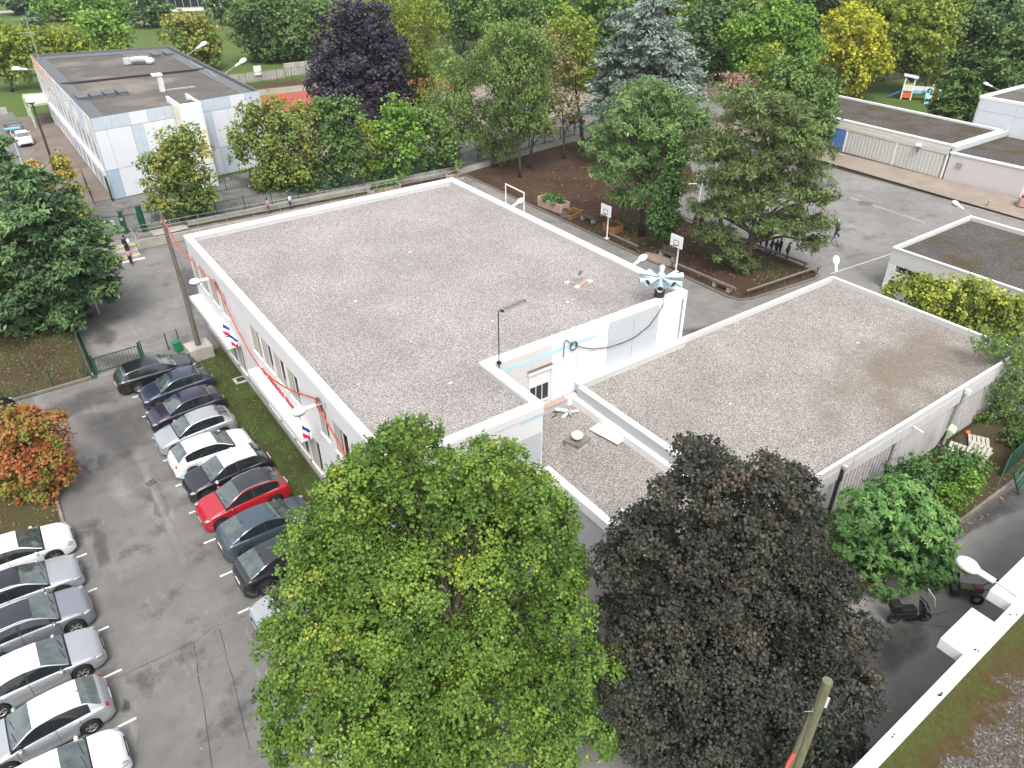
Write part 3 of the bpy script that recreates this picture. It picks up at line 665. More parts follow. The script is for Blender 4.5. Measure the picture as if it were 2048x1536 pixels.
for i in range(len(xs)-1):
    wide=xs[i+1]-xs[i]>1.5
    sp(xs[i],xs[i+1],3.5,7.13,'whitepanel' if (wide or i%4==0) else 'bluepanel'); sp(xs[i],xs[i+1],.75,3.48,'bluepanel2' if i in (0,3) else ('bluepanel' if i in (5,7) else 'whitepanel'))
tw=MB(); tw.box(16.1,18.15,77.4,80.05,.7,8.55); tw.build('stair_tower',M['whitepanel'],NB)
MB().box(16.12,18.13,77.36,77.398,3.2,6.6).build('tower_panel',M['whitepanel'],NB)
MB().box(17.2,18.13,77.34,77.358,3.0,6.4).build('tower_panel',M['cream'],NB)
MB().box(16.06,16.098,77.45,80.0,3.0,8.5).build('tower_panel',M['cream'],NB)
pt=MB(); pt.box(16.1,18.15,77.4,77.62,8.552,8.8); pt.box(16.1,16.3,77.625,82.1,8.552,8.8); pt.box(17.95,18.15,77.625,82.1,8.552,8.8); pt.box(16.1,16.3,80.06,82.1,8.3,8.55); pt.box(17.95,18.15,80.06,82.1,8.3,8.55); pt.build('tower_parapet',M['coping'],NB)
MB().box(16.31,17.94,77.63,80.03,8.553,8.6).build('tower_roof',M['roof_nw'],NB)
# painted west side
def mural():
    t=NT('west_side_mural'); n=t.noise(.16,4,.6); n2=t.noise(.55,4,.55)
    sep=t.n('ShaderNodeSeparateXYZ'); t.l(t.pos(),sep.inputs[0])
    c=t.ramp(n2,[(.38,(.42,.46,.53)),(.5,(.52,.54,.57)),(.58,(.66,.66,.66))])
    o=t.rng(sep.outputs[1],98,118); zz=t.rng(sep.outputs[2],5.6,7.2)
    c=t.mix(t.math('MULTIPLY',t.math('MULTIPLY',o,zz),.9),c,(.62,.31,.17))
    c=t.mix(t.math('MULTIPLY',t.rng(n,.55,.65,0,.5),t.rng(sep.outputs[2],5,7)),c,(.62,.58,.42)); return t.fin(c,.7)
M['mural']=mural()
for i in range(14):
    y0=79.1+3*i; y1=y0+2.98
    MB().box(8.54,8.596,y0,y1,6.2,8.3).build('panel',M['mural'],NB)
    for zz in ((.8,3.0),(3.6,5.9)):
        MB().box(8.53,8.596,y0,y0+1.1,zz[0],zz[1]).build('panel',M['mural'],NB)
        fr=MB(); fr.box(8.55,8.596,y0+1.12,y1,zz[0],zz[0]+.08); fr.box(8.55,8.596,y0+1.12,y1,zz[1]-.08,zz[1]); 
        for yy in (y0+1.12,y0+2.0,y1-.08): fr.box(8.55,8.596,yy,yy+.08,zz[0]+.08,zz[1]-.08)
        wn=fr.build('window',M['whiteplastic'],NB); MB().box(8.565,8.57,y0+1.2,y1-.08,zz[0]+.08,zz[1]-.08).build('pane',M['glass'],wn)
    MB().box(8.3,8.596,y0,y1,3.05,3.55).build('band',M['mural'],NB)
MB().obox((25.0-8.3,99.6,7.99),(16.3,.35,.22),-.02).build('roof_joint',M['darkmetal'],NB)
for px,py in [(155,190),(183,187),(207,185),(233,180),(250,113),(275,111),(303,109),(328,107)]: pass
VL=['left end of the near row','second of the near row','third of the near row','right end of the near row','left end of the far row','second of the far row','third of the far row','right end of the far row']
for vi,c in enumerate([(9.72, 90.82, 8.0),(11.03, 91.02, 8.0),(12.37, 91.23, 8.0),(13.64, 91.2, 8.0),(18.88, 113.5, 8.0),(20.48, 113.23, 8.0),(22.25, 113.33, 8.0),(23.85, 113.1, 8.0)]):
    v=thing('roof_vent_box','low grey slab vent on the panelled building roof, '+VL[vi],'vent',(c[0],c[1],7.87),0,'grey slab vents on the panelled building roof')
    MB().obox((0,0,.16),(.9,2.4,.3)).build('casing',M['membrane'],v); MB().obox((0,0,.335),(1.0,2.5,.05)).build('lid',M['membrane'],v)
c=(17.41, 89.64, 7.9)
v=thing('flue','white box flue standing on the panelled building roof','chimney',(c[0],c[1],7.87)); MB().obox((0,0,.8),(.5,.7,1.6)).build('shaft',M['offwhite'],v); MB().obox((-.2,0,1.7),(1.0,.9,.18)).build('cap',M['coping'],v)
MB().obox((1.9,.1,.06),(3.0,.3,.12)).build('base_rail',M['steel'],v)
c=(19.24, 107.72, 7.9)
v=thing('extractor_unit','silver ducted extractor on the panelled building roof','extractor',(c[0],c[1],7.87)); MB().tube([(-.9,.6,.5),(-.4,.3,.6),(.2,0,.6),(.9,-.2,.55)],.42,10).build('duct',M['steel'],v); MB().obox((-1.4,1.0,.45),(.8,.7,.7)).build('box',M['greypanel'],v); MB().sph((1.0,-.3,.4),.6,1,1,.7).build('cowl',M['whiteplastic'],v)
# green shelter, far building
SH=thing('shelter','pale green open shelter at the far end of the panelled building','shelter',(6.2,115,.7),world=True)
sp_=[(6.24, 122.03),(9.09, 121.07),(8.52, 114.47),(6.07, 114.22)]
MB().prism(sp_[::-1],3.38,3.5).build('roof',M['offwhite'],SH)
mb,_=coping(MB(),sp_[::-1],.25,3.505,3.62); mb.build('roof_edge',M['shelter'],SH)
for p in sp_: MB().cyl(p[0]*.97+6.7*.03,p[1]*.99+1.16,.7,3.37,.16,n=8).build('post',M['shelter'],SH)
FB=thing('far_building','distant white pavilion with a dark glazed front in the park','building',(55,232,.7),-.35,)
MB().box(-11,11,0,12,0,6.4).build('wall',M['white'],FB); MB().box(-11.5,11.5,-2.0,13,6.41,8.6).build('roof',M['coping'],FB)
for i in range(8):
    fr=MB(); fr.box(-7+1.9*i,-5.15+1.9*i,-.08,-.004,.9,1.0); fr.box(-7+1.9*i,-5.15+1.9*i,-.08,-.004,4.8,4.95); fr.box(-7+1.9*i,-6.9+1.9*i,-.08,-.004,1.0,4.8)
    wn=fr.build('window',M['steel'],FB); MB().box(-6.9+1.9*i,-5.15+1.9*i,-.05,-.02,1.0,4.8).build('pane',M['glass'],wn)

# ================================================================ trees and shrubs
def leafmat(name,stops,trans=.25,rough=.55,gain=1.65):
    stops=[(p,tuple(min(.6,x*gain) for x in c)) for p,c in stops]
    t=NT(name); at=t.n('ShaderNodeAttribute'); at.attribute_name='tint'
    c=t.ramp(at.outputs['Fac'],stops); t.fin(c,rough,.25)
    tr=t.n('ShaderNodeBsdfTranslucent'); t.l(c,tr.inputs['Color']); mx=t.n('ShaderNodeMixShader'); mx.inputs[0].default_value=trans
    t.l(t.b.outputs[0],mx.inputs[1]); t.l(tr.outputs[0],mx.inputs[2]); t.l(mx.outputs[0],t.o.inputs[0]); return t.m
LM=dict(
 maple=leafmat('maple_leaves',[(0,(.040,.080,.012)),(.45,(.085,.150,.022)),(.72,(.125,.195,.028)),(.92,(.20,.235,.034)),(1,(.30,.27,.04))],trans=.16,gain=1.22),
 beech=leafmat('copper_beech_leaves',[(0,(.019,.026,.017)),(.4,(.034,.039,.028)),(.7,(.053,.050,.037)),(1,(.095,.072,.05))],.15,gain=1.0),
 fig=leafmat('fig_leaves',[(0,(.03,.075,.022)),(.5,(.075,.155,.04)),(1,(.17,.27,.075))],.25),
 cedar=leafmat('dark_conifer_needles',[(0,(.026,.05,.024)),(.5,(.055,.10,.04)),(1,(.125,.19,.06))],.2),
 bluecedar=leafmat('blue_cedar_needles',[(0,(.06,.082,.066)),(.5,(.12,.15,.125)),(1,(.22,.26,.215))],.25,gain=1.9),
 pine=leafmat('pine_needles',[(0,(.035,.065,.026)),(.5,(.075,.125,.044)),(1,(.14,.21,.07))],.2),
 pinebrown=leafmat('pine_needles_olive',[(0,(.04,.05,.022)),(.45,(.062,.082,.03)),(.8,(.095,.14,.042)),(1,(.13,.17,.05))],.15),
 redmaple=leafmat('turning_red_leaves',[(0,(.06,.10,.018)),(.35,(.12,.13,.025)),(.55,(.20,.075,.025)),(1,(.27,.075,.034))]),
 orange=leafmat('turning_orange_green_leaves',[(0,(.055,.09,.02)),(.45,(.10,.14,.03)),(.72,(.17,.165,.035)),(1,(.27,.17,.045))]),
 green=leafmat('fresh_green_leaves',[(0,(.04,.085,.014)),(.5,(.085,.16,.024)),(1,(.16,.25,.04))]),
 midgreen=leafmat('mid_green_leaves',[(0,(.032,.062,.018)),(.5,(.06,.105,.028)),(1,(.105,.16,.042))]),
 darkgreen=leafmat('dark_green_leaves',[(0,(.026,.05,.018)),(.5,(.05,.088,.028)),(1,(.09,.14,.04))]),
 locust=leafmat('feathery_light_green_leaves',[(0,(.05,.085,.028)),(.5,(.095,.15,.04)),(1,(.165,.22,.06))],.35),
 sparse=leafmat('thin_brownish_leaves',[(0,(.07,.08,.03)),(.5,(.12,.125,.045)),(1,(.2,.15,.07))],.35),
 purple=leafmat('dark_purple_leaves',[(0,(.014,.012,.018)),(.5,(.026,.022,.032)),(1,(.06,.048,.062))],.12),
 yellowgreen=leafmat('yellow_green_leaves',[(0,(.07,.105,.018)),(.5,(.14,.18,.025)),(1,(.24,.25,.04))],.35),
 yellow=leafmat('bright_yellow_leaves',[(0,(.09,.12,.015)),(.4,(.22,.23,.02)),(.7,(.36,.34,.03)),(1,(.48,.43,.05))],.35),
 deadpine=leafmat('dead_brown_needles',[(0,(.08,.055,.04)),(.5,(.15,.095,.07)),(1,(.24,.16,.12))],.2),
 hedge=leafmat('golden_green_shrub_leaves',[(0,(.03,.04,.014)),(.4,(.08,.115,.02)),(.7,(.19,.215,.03)),(1,(.28,.28,.045))]),
 ivy=leafmat('ivy_leaves',[(0,(.018,.045,.013)),(.5,(.04,.09,.022)),(1,(.085,.15,.035))],.15),
 lilac=leafmat('lilac_flower_heads',[(0,(.16,.12,.2)),(1,(.34,.28,.40))],.2))
def unit(a): return a/np.maximum(np.linalg.norm(a,axis=-1,keepdims=True),1e-9)
def crown_mesh(name,lobes,L,style,cov,seed,mat,tint=(.5,.3),hole=.12,axis=None):
    rg=np.random.default_rng(seed); C=np.array([l[:3] for l in lobes]); RR=np.array([l[3] for l in lobes])
    P_=[];N_=[];T_=[];Q_=[];S_=[]; up=np.array([0,0,1.]); ax=C[:,:2].mean(0) if axis is None else np.array(axis)
    zmin,zmax=(C[:,2]-RR).min(),(C[:,2]+RR).max()
    kb=dict(broad=.48,pine=.55,cedar=.50,weep=.46,fig=.36)[style]
    for k,(c,r) in enumerate(zip(C,RR)):
        rb=min(max(kb*r,.24),1.25); nb=int(min(max(4.2*r*r/(rb*rb),8),130))
        i=np.arange(nb)+.5; ph=np.arccos(1-2*i/nb); th=math.pi*(1+5**.5)*i+rg.uniform(0,6)
        d=np.stack([np.cos(th)*np.sin(ph),np.sin(th)*np.sin(ph),np.cos(ph)],1); d=unit(d+rg.normal(0,.25,d.shape))
        p=c+d*(r*rg.uniform(.58,1.04,(nb,1)))*np.array({'pine':[1.2,1.2,.5],'cedar':[1.15,1.15,.6]}.get(style,[1,1,1]))
        dist=np.linalg.norm(p[:,None,:]-C[None],axis=2)/RR[None]; dist[:,k]=9
        keep=((dist.min(1)>.72)|(rg.random(nb)<.10))&~((d[:,2]<-.5)&(rg.random(nb)<.5))&(rg.random(nb)>hole)
        p=p[keep]; d=d[keep]; nb=len(p)
        if nb==0: continue
        rbs=rb*rg.uniform(.7,1.3,nb)
        if style in('pine','cedar'):
            o=p[:,:2]-ax; o=o/np.maximum(np.linalg.norm(o,axis=1,keepdims=True),1e-6); u=np.column_stack([o,np.full(nb,-.12 if style=='cedar' else .1)]); u=unit(u+rg.normal(0,.15,u.shape)); n_=unit(up+.25*d+rg.normal(0,.1,d.shape)); n_=unit(n_-(n_*u).sum(1,keepdims=True)*u); v=np.cross(n_,u)
            au,av,an=(1.45,.75,.16) if style=='cedar' else (1.3,1.15,.24)
        else:
            n_=unit(d+.35*up+rg.normal(0,.18,d.shape)); u=unit(np.cross(n_,rg.normal(0,1,d.shape))); v=np.cross(n_,u); au,av,an=1.1,.88,.62
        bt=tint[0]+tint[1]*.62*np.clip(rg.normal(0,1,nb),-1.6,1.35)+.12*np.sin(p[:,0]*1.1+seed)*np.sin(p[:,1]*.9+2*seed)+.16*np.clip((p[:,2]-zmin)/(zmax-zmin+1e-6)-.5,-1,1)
        if style=='fig': ns=6
        else: ns=int(np.clip((rb/max(.30*rb,1.4*L))**2*1.5,5,26))
        per=11 if style=='fig' else max(int(cov*.55*math.pi*rb*rb*1.5/(.5*L*L)/ns),4)
        # sprays of leaves over each bough
        bi=np.repeat(np.arange(nb),ns); m=len(bi); rho=np.sqrt(rg.random(m))*1.05; a=rg.uniform(0,6.283,m); x=rho*np.cos(a); y=rho*np.sin(a)
        hgt=(1-rho**2)*an-.25*an+.10*rg.normal(0,1,m)
        if style=='cedar': hgt=hgt-.22*x*np.abs(x)
        R_=rbs[bi][:,None]; sp=p[bi]+(u[bi]*(x*au)[:,None]+v[bi]*(y*av)[:,None]+n_[bi]*hgt[:,None])*R_
        sn=unit(n_[bi]+.7*(u[bi]*x[:,None]+v[bi]*y[:,None])); rs=max(.30*rb,1.3*L); st=bt[bi]+.30*tint[1]*rg.normal(0,1,m)
        pa=np.maximum((per*rg.uniform(.4,1.6,m)).astype(int),3); idx=np.repeat(np.arange(m),pa); q0=len(idx); b2=bi[idx]
        if style=='fig':
            w_=rg.normal(0,1,(q0,3)); w_=unit(w_-(w_*sn[idx]).sum(1,keepdims=True)*sn[idx]+.25*sn[idx]); q=sp[idx]+w_*L*.5; tt=w_; nn=unit(sn[idx]+.5*up+.2*rg.normal(0,1,(q0,3))-.3*w_)
        else:
            g=rg.normal(0,.62,(q0,3)); fl={'broad':.75,'pine':.8,'cedar':.35,'weep':.9}[style]; gn=(g*n_[b2]).sum(1,keepdims=True); g=g-n_[b2]*gn*(1-fl); q=sp[idx]+g*rs
            if style=='pine': tt=unit(.8*rg.normal(0,1,(q0,3))+.75*up+.4*u[b2]); nn=unit(rg.normal(0,1,(q0,3))+.6*up)
            elif style=='cedar': tt=unit(u[b2]+.75*(v[b2]*np.sign(g.sum(1))[:,None])+.35*rg.normal(0,1,(q0,3))); nn=unit(n_[b2]+.4*rg.normal(0,1,(q0,3)))
            elif style=='weep': tt=unit(-.9*up+.65*rg.normal(0,1,(q0,3))); nn=unit(sn[idx]+.6*rg.normal(0,1,(q0,3))); q[:,2]-=rb*.75*rg.random(q0)**1.5
            else: tt=unit(rg.normal(0,1,(q0,3))); nn=unit(.62*sn[idx]+.42*up+.52*rg.normal(0,1,(q0,3)))
        P_.append(q);N_.append(nn);T_.append(tt);S_.append(L*rg.uniform(.6,1.3,q0)); Q_.append(np.clip(st[idx]+.12*rg.normal(0,1,q0),0,1))
        # sparse inner leaves
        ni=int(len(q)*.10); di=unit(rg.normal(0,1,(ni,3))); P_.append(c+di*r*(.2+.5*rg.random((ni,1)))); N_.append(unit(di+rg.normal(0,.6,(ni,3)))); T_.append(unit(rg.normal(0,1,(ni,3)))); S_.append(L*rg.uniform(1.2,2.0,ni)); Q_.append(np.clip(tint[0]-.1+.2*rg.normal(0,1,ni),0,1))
    q=np.concatenate(P_);nn=np.concatenate(N_);tt=np.concatenate(T_);s=np.concatenate(S_);ti=np.concatenate(Q_)
    tt=unit(tt-(tt*nn).sum(1,keepdims=True)*nn); b=np.cross(nn,tt); asp={'broad':.46,'pine':.12,'cedar':.2,'weep':.26,'fig':.19}[style]
    if style in('pine','cedar'): s=s*1.7
    h=s[:,None]*.5; wv=b*s[:,None]*asp; fold=nn*s[:,None]*.10
    V=np.stack([q-tt*h,q+wv+fold,q+tt*h-nn*s[:,None]*.08,q-wv+fold],1).reshape(-1,3).astype(np.float32)
    nf=len(q); me=bpy.data.meshes.new(name)
    me.vertices.add(nf*4); me.vertices.foreach_set('co',V.ravel()); me.loops.add(nf*4); me.loops.foreach_set('vertex_index',np.arange(nf*4,dtype=np.int32))
    me.polygons.add(nf); me.polygons.foreach_set('loop_start',np.arange(0,nf*4,4,dtype=np.int32)); me.polygons.foreach_set('loop_total',np.full(nf,4,np.int32))
    a=me.attributes.new('tint','FLOAT','FACE'); a.data.foreach_set('value',ti.astype(np.float32)); me.materials.append(mat); me.update(calc_edges=True); return me
NLEAF=[0]
def tree(name,label,cat,data,sp,style='broad',leaf=.14,cov=2.0,seed=1,bark='bark',tr=.2,group=None,tint=(.45,.3),hole=.12,depth=True,limbs=True):
    base,lobes=data; base=Vector(base); rg=random.Random(seed)
    lob=[(l[0]-base.x,l[1]-base.y,max(l[2]-base.z,l[3]*.55),l[3]*(1.02 if style=='pine' else .9)) for l in lobes]
    D=(base-Vector((0,0,24.5))).length; L=max(leaf,D*.0034)
    if depth and style!='pine':                              # crowns are round: some lobes bulge towards and away from the viewer
        cx=sum(l[0] for l in lob)/len(lob); cy=sum(l[1] for l in lob)/len(lob)
        hx,hy=base.x/math.hypot(base.x,base.y),base.y/math.hypot(base.x,base.y)
        W_=max(math.hypot(l[0]-cx,l[1]-cy) for l in lob)
        ex=[]
        for l in lob:
            o=max(0,W_-math.hypot(l[0]-cx,l[1]-cy)); 
            if o>l[3]*.8: ex.append((l[0]+hx*o*.75,l[1]+hy*o*.75,max(l[2]-o*.5,l[3]*.6),l[3]*.95))
        lob2=[(x+hx*rg.uniform(-.3,.3)*r,y+hy*rg.uniform(-.3,.3)*r,z,r) for x,y,z,r in lob]+ex
    else: lob2=lob
    T=thing(name,label,cat,base,0,group)
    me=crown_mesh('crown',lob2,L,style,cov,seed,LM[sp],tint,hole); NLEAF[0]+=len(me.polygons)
    c=bpy.data.objects.new('crown',me); col.objects.link(c); c.parent=T
    zc=sum(l[2] for l in lob)/len(lob); ztop=(.86 if style in('pine','cedar') else .60)*max(l[2]+l[3]*.3 for l in lob); cx=sum(l[0] for l in lob)/len(lob); cy=sum(l[1] for l in lob)/len(lob)
    mb=MB(); n=6; pts=[];rs=[]
    for i in range(n+1):
        f=i/n; pts.append((cx*f**1.3+rg.uniform(-.04,.04)*tr*4*(0<i),cy*f**1.3+rg.uniform(-.04,.04)*tr*4*(0<i),ztop*f)); rs.append(tr*(1.25-.3*min(1,f*4))*(1-.82*f))
    mb.tube(pts,rs,8)
    if limbs:
        for x,y,z,r in lob2[:26]:
            f=min(.85,max(.22,(z-r*1.1)/ztop*.8)); i=int(f*n); a=Vector(pts[i]).lerp(Vector(pts[min(i+1,n)]),f*n-i); e=Vector((x,y,z)); m_=a.lerp(e,.5)+Vector((0,0,.12*(e-a).length*rg.uniform(-.4,1)))
            r0=tr*(1-.82*f)*.62; mb.tube([a,m_,e],[r0,r0*.6,r0*.22],5,False)
            for j in range(3):
                d=Vector((rg.uniform(-1,1),rg.uniform(-1,1),rg.uniform(-.5,1))).normalized()*r*.8; mb.tube([m_.lerp(e,.5+.25*j),e+d],[r0*.25,r0*.06],4,False)
    mb.build('trunk',M[bark],T,smooth=True); return T
# ---- foreground
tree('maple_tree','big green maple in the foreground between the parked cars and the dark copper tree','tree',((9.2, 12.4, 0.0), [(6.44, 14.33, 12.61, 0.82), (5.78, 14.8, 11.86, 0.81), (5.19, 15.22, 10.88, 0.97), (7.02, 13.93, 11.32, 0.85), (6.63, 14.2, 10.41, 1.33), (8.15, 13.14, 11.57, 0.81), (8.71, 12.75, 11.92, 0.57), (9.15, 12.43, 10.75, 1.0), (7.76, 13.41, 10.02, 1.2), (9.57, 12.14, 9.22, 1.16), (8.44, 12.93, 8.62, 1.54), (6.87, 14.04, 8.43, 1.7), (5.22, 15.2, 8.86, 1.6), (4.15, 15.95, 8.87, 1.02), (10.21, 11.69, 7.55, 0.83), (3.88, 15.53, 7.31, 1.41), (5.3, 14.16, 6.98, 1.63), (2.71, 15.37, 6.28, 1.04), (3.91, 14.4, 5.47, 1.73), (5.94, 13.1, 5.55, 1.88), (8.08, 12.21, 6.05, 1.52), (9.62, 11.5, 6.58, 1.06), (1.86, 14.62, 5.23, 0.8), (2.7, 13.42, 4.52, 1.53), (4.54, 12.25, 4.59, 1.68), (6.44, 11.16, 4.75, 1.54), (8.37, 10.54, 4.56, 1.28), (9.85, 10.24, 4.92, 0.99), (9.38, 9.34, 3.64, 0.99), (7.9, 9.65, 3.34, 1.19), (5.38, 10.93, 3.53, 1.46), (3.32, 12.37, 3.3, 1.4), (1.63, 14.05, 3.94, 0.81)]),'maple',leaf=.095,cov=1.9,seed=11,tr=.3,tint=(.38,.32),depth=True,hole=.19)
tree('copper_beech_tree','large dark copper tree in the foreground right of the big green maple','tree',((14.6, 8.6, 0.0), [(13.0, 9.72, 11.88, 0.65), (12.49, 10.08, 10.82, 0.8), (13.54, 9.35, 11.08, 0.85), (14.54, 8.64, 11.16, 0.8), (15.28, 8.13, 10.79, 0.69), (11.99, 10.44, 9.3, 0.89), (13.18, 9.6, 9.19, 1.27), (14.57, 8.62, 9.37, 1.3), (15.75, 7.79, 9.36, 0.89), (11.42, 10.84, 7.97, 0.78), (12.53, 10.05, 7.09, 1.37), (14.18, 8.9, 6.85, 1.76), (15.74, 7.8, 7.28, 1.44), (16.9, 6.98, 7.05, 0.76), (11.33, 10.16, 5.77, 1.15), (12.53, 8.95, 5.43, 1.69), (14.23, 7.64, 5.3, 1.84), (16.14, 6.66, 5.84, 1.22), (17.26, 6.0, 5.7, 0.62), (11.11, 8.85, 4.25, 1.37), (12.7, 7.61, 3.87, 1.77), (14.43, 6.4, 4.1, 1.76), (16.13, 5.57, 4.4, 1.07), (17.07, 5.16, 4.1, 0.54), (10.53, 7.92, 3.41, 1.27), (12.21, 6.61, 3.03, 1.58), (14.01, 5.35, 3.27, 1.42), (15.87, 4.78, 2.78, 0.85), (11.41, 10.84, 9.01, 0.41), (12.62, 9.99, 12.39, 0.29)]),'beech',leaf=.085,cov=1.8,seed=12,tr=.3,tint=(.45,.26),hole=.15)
tree('fig_tree','rounded bright green fig tree with big star shaped leaf clusters beside the hall','tree',((25.2, 9.3, 0.0), [(24.49, 9.8, 4.05, 1.17), (25.58, 9.03, 4.3, 1.1), (26.83, 8.15, 2.92, 1.07), (24.48, 9.81, 2.09, 1.04), (25.97, 8.76, 1.93, 1.78), (27.56, 7.64, 0.72, 0.96), (25.59, 9.03, 0.12, 1.51), (27.11, 7.96, -0.68, 0.99), (23.96, 10.17, 3.37, 0.61), (26.94, 8.08, 1.48, 1.16), (25.53, 9.07, 3.07, 1.23), (27.41, 7.75, -1.33, 0.49)]),'fig','fig',leaf=.24,cov=1,seed=13,tr=.12,tint=(.36,.22),hole=.05)
tree('cedar_tree','tall dark green conifer at the left edge over the fenced bed','tree',((-1.42, 56.14, 0.0), [(0.61, 54.72, 10.82, 1.05), (1.55, 54.06, 10.19, 1.24), (2.16, 53.63, 8.75, 1.73), (0.31, 54.93, 7.78, 2.23), (2.91, 53.1, 6.75, 1.61), (3.47, 52.71, 4.83, 1.25), (1.46, 54.12, 5.38, 2.46), (-0.89, 55.77, 4.69, 2.31), (1.9, 53.81, 3.03, 2.02), (-0.46, 55.47, 2.49, 2.54), (3.19, 52.91, 3.21, 1.07), (-2.33, 56.78, 1.37, 2.06), (0.22, 54.99, 0.96, 1.55), (-1.82, 56.42, -0.19, 1.74), (-1.95, 56.51, 6.45, 2.27), (-3.34, 57.49, 2.14, 2.38)]),'cedar','cedar',leaf=.16,cov=2.5,seed=14,tr=.35,tint=(.42,.33))
tree('red_maple_tree','small tree with reddish orange leaves at the left edge of the car park','tree',((-4.2, 37.06, 0.0), [(-2.98, 36.21, 4.31, 1.05), (-1.97, 35.5, 4.16, 1.05), (-3.37, 36.48, 2.38, 1.57), (-2.05, 35.56, 2.52, 1.08), (-4.3, 37.13, 0.65, 1.36), (-3.08, 36.28, 0.32, 1.24), (-2.06, 35.56, 1.43, 0.68), (-4.65, 37.38, 2.7, 1.68), (-5.27, 37.82, -0.49, 1.01), (-3.98, 36.91, -1.01, 0.89)]),'redmaple',leaf=.12,cov=2.3,seed=15,tr=.14,tint=(.52,.30))
tree('thin_tree','slender tree with pale bare branches at the right edge beside the hall','tree',((43.8, 10.2, 0.0), [(39.9, 12.94, 5.22, 0.89), (40.77, 12.32, 4.45, 1.01), (41.76, 11.63, 3.35, 1.08), (41.5, 11.82, 2.39, 1.15), (40.73, 12.35, 2.72, 0.71), (42.47, 11.14, 1.05, 1.25), (41.44, 11.86, 1.06, 1.0), (41.1, 12.1, -0.14, 0.79), (42.19, 11.33, -0.32, 1.13), (43.22, 10.61, -1.4, 1.29), (42.21, 11.32, -1.57, 0.92), (40.49, 12.52, 0.39, 0.45), (41.22, 12.02, -1.38, 0.57), (41.52, 11.8, 5.21, 1.05), (40.57, 12.47, -0.31, 0.4)]),'locust','weep',leaf=.14,cov=1.3,seed=16,bark='palebark',tr=.13,tint=(.40,.25),hole=.3)
# ---- around the playground and garden
tree('pine_tree','tall broad pine with a pale trunk beside the ivy covered tree','tree',((44.59, 43.55, 0.0), [(44.23, 43.81, 12.23, 1.26), (43.17, 44.55, 11.22, 1.51), (45.78, 42.72, 11.21, 1.39), (42.28, 45.17, 9.69, 1.61), (44.61, 43.54, 9.48, 1.94), (46.79, 42.01, 9.26, 1.54), (41.74, 45.55, 7.5, 1.32), (44.13, 43.88, 7.07, 2.15), (46.35, 42.32, 6.85, 1.57), (47.35, 41.62, 10.24, 1.0), (42.36, 45.12, 5.63, 1.51), (44.86, 43.37, 4.33, 1.86), (43.37, 44.41, 3.26, 1.28), (41.68, 45.6, 8.7, 0.9)]),'pine','pine',leaf=.2,cov=3.4,seed=21,tr=.28,tint=(.58,.34),hole=.16)
tree('pine_tree','largest dense pine standing in the corner of the dirt garden','tree',((45.88, 33.18, 0.0), [(44.09, 34.43, 13.03, 1.39), (46.02, 33.08, 12.51, 1.47), (45.22, 33.64, 11.16, 1.77), (43.05, 35.17, 9.96, 1.51), (47.6, 31.97, 10.8, 1.42), (46.68, 32.61, 9.22, 1.88), (44.41, 34.21, 8.51, 1.89), (48.54, 31.31, 9.56, 1.01), (43.38, 34.93, 7.23, 1.4), (46.61, 32.66, 6.83, 1.85), (48.65, 31.23, 6.44, 1.49), (44.51, 34.14, 5.51, 1.5), (48.39, 31.41, 4.31, 1.59), (49.83, 30.4, 4.1, 0.91), (46.59, 32.68, 3.93, 1.52), (49.9, 30.35, 2.49, 1.0), (43.38, 34.93, 3.35, 1.15), (44.85, 33.9, 1.7, 1.09), (45.79, 33.24, 0.64, 0.86), (42.56, 35.51, 5.14, 0.9), (49.66, 30.52, 5.86, 0.75), (48.68, 31.21, 7.93, 1.02)]),'pinebrown','pine',leaf=.2,cov=3.2,seed=22,tr=.34,tint=(.5,.34),hole=.16)
tree('dead_pine_tree','pine with a browned dead top behind the largest pine','tree',((52.19, 41.31, -0.0), [(51.51, 41.78, 12.39, 0.98), (52.4, 41.16, 11.99, 0.74), (50.76, 42.31, 11.7, 0.74), (51.4, 41.86, 10.63, 0.83), (52.3, 41.23, 10.23, 0.67), (51.4, 41.86, 9.23, 0.76)]),'deadpine','pine',leaf=.25,cov=1.0,seed=23,tr=.16,tint=(.5,.3))
tree('ivy_clad_tree','small trunk wrapped in bright ivy behind the near basketball hoop','tree',((43.35, 39.68, 0.0), [(43.37, 39.66, 9.11, 0.42), (43.6, 39.5, 7.97, 0.58), (43.52, 39.55, 6.8, 0.71), (43.47, 39.59, 5.6, 0.91), (43.26, 39.74, 4.38, 1.12), (42.86, 40.02, 3.34, 1.13), (43.73, 39.41, 2.91, 1.02), (42.6, 40.21, 2.5, 0.82), (43.31, 39.7, 1.98, 0.74)]),'ivy',leaf=.17,cov=2.3,seed=24,tr=.14)
tree('round_tree','dense rounded green tree between the pines and the garage building','tree',((72.64, 47.91, 0.0), [(71.0, 49.06, 9.57, 2.06), (69.72, 49.96, 8.36, 2.19), (72.71, 47.86, 8.34, 2.08), (71.51, 48.7, 6.61, 2.64), (73.55, 47.27, 6.09, 1.8), (69.24, 50.3, 10.07, 1.29), (74.15, 46.85, 4.02, 1.5), (72.74, 47.84, 4.55, 2.14), (70.64, 49.31, 5.34, 2.13)]),'midgreen',leaf=.2,cov=2.2,seed=25,tr=.25,tint=(.55,.25))
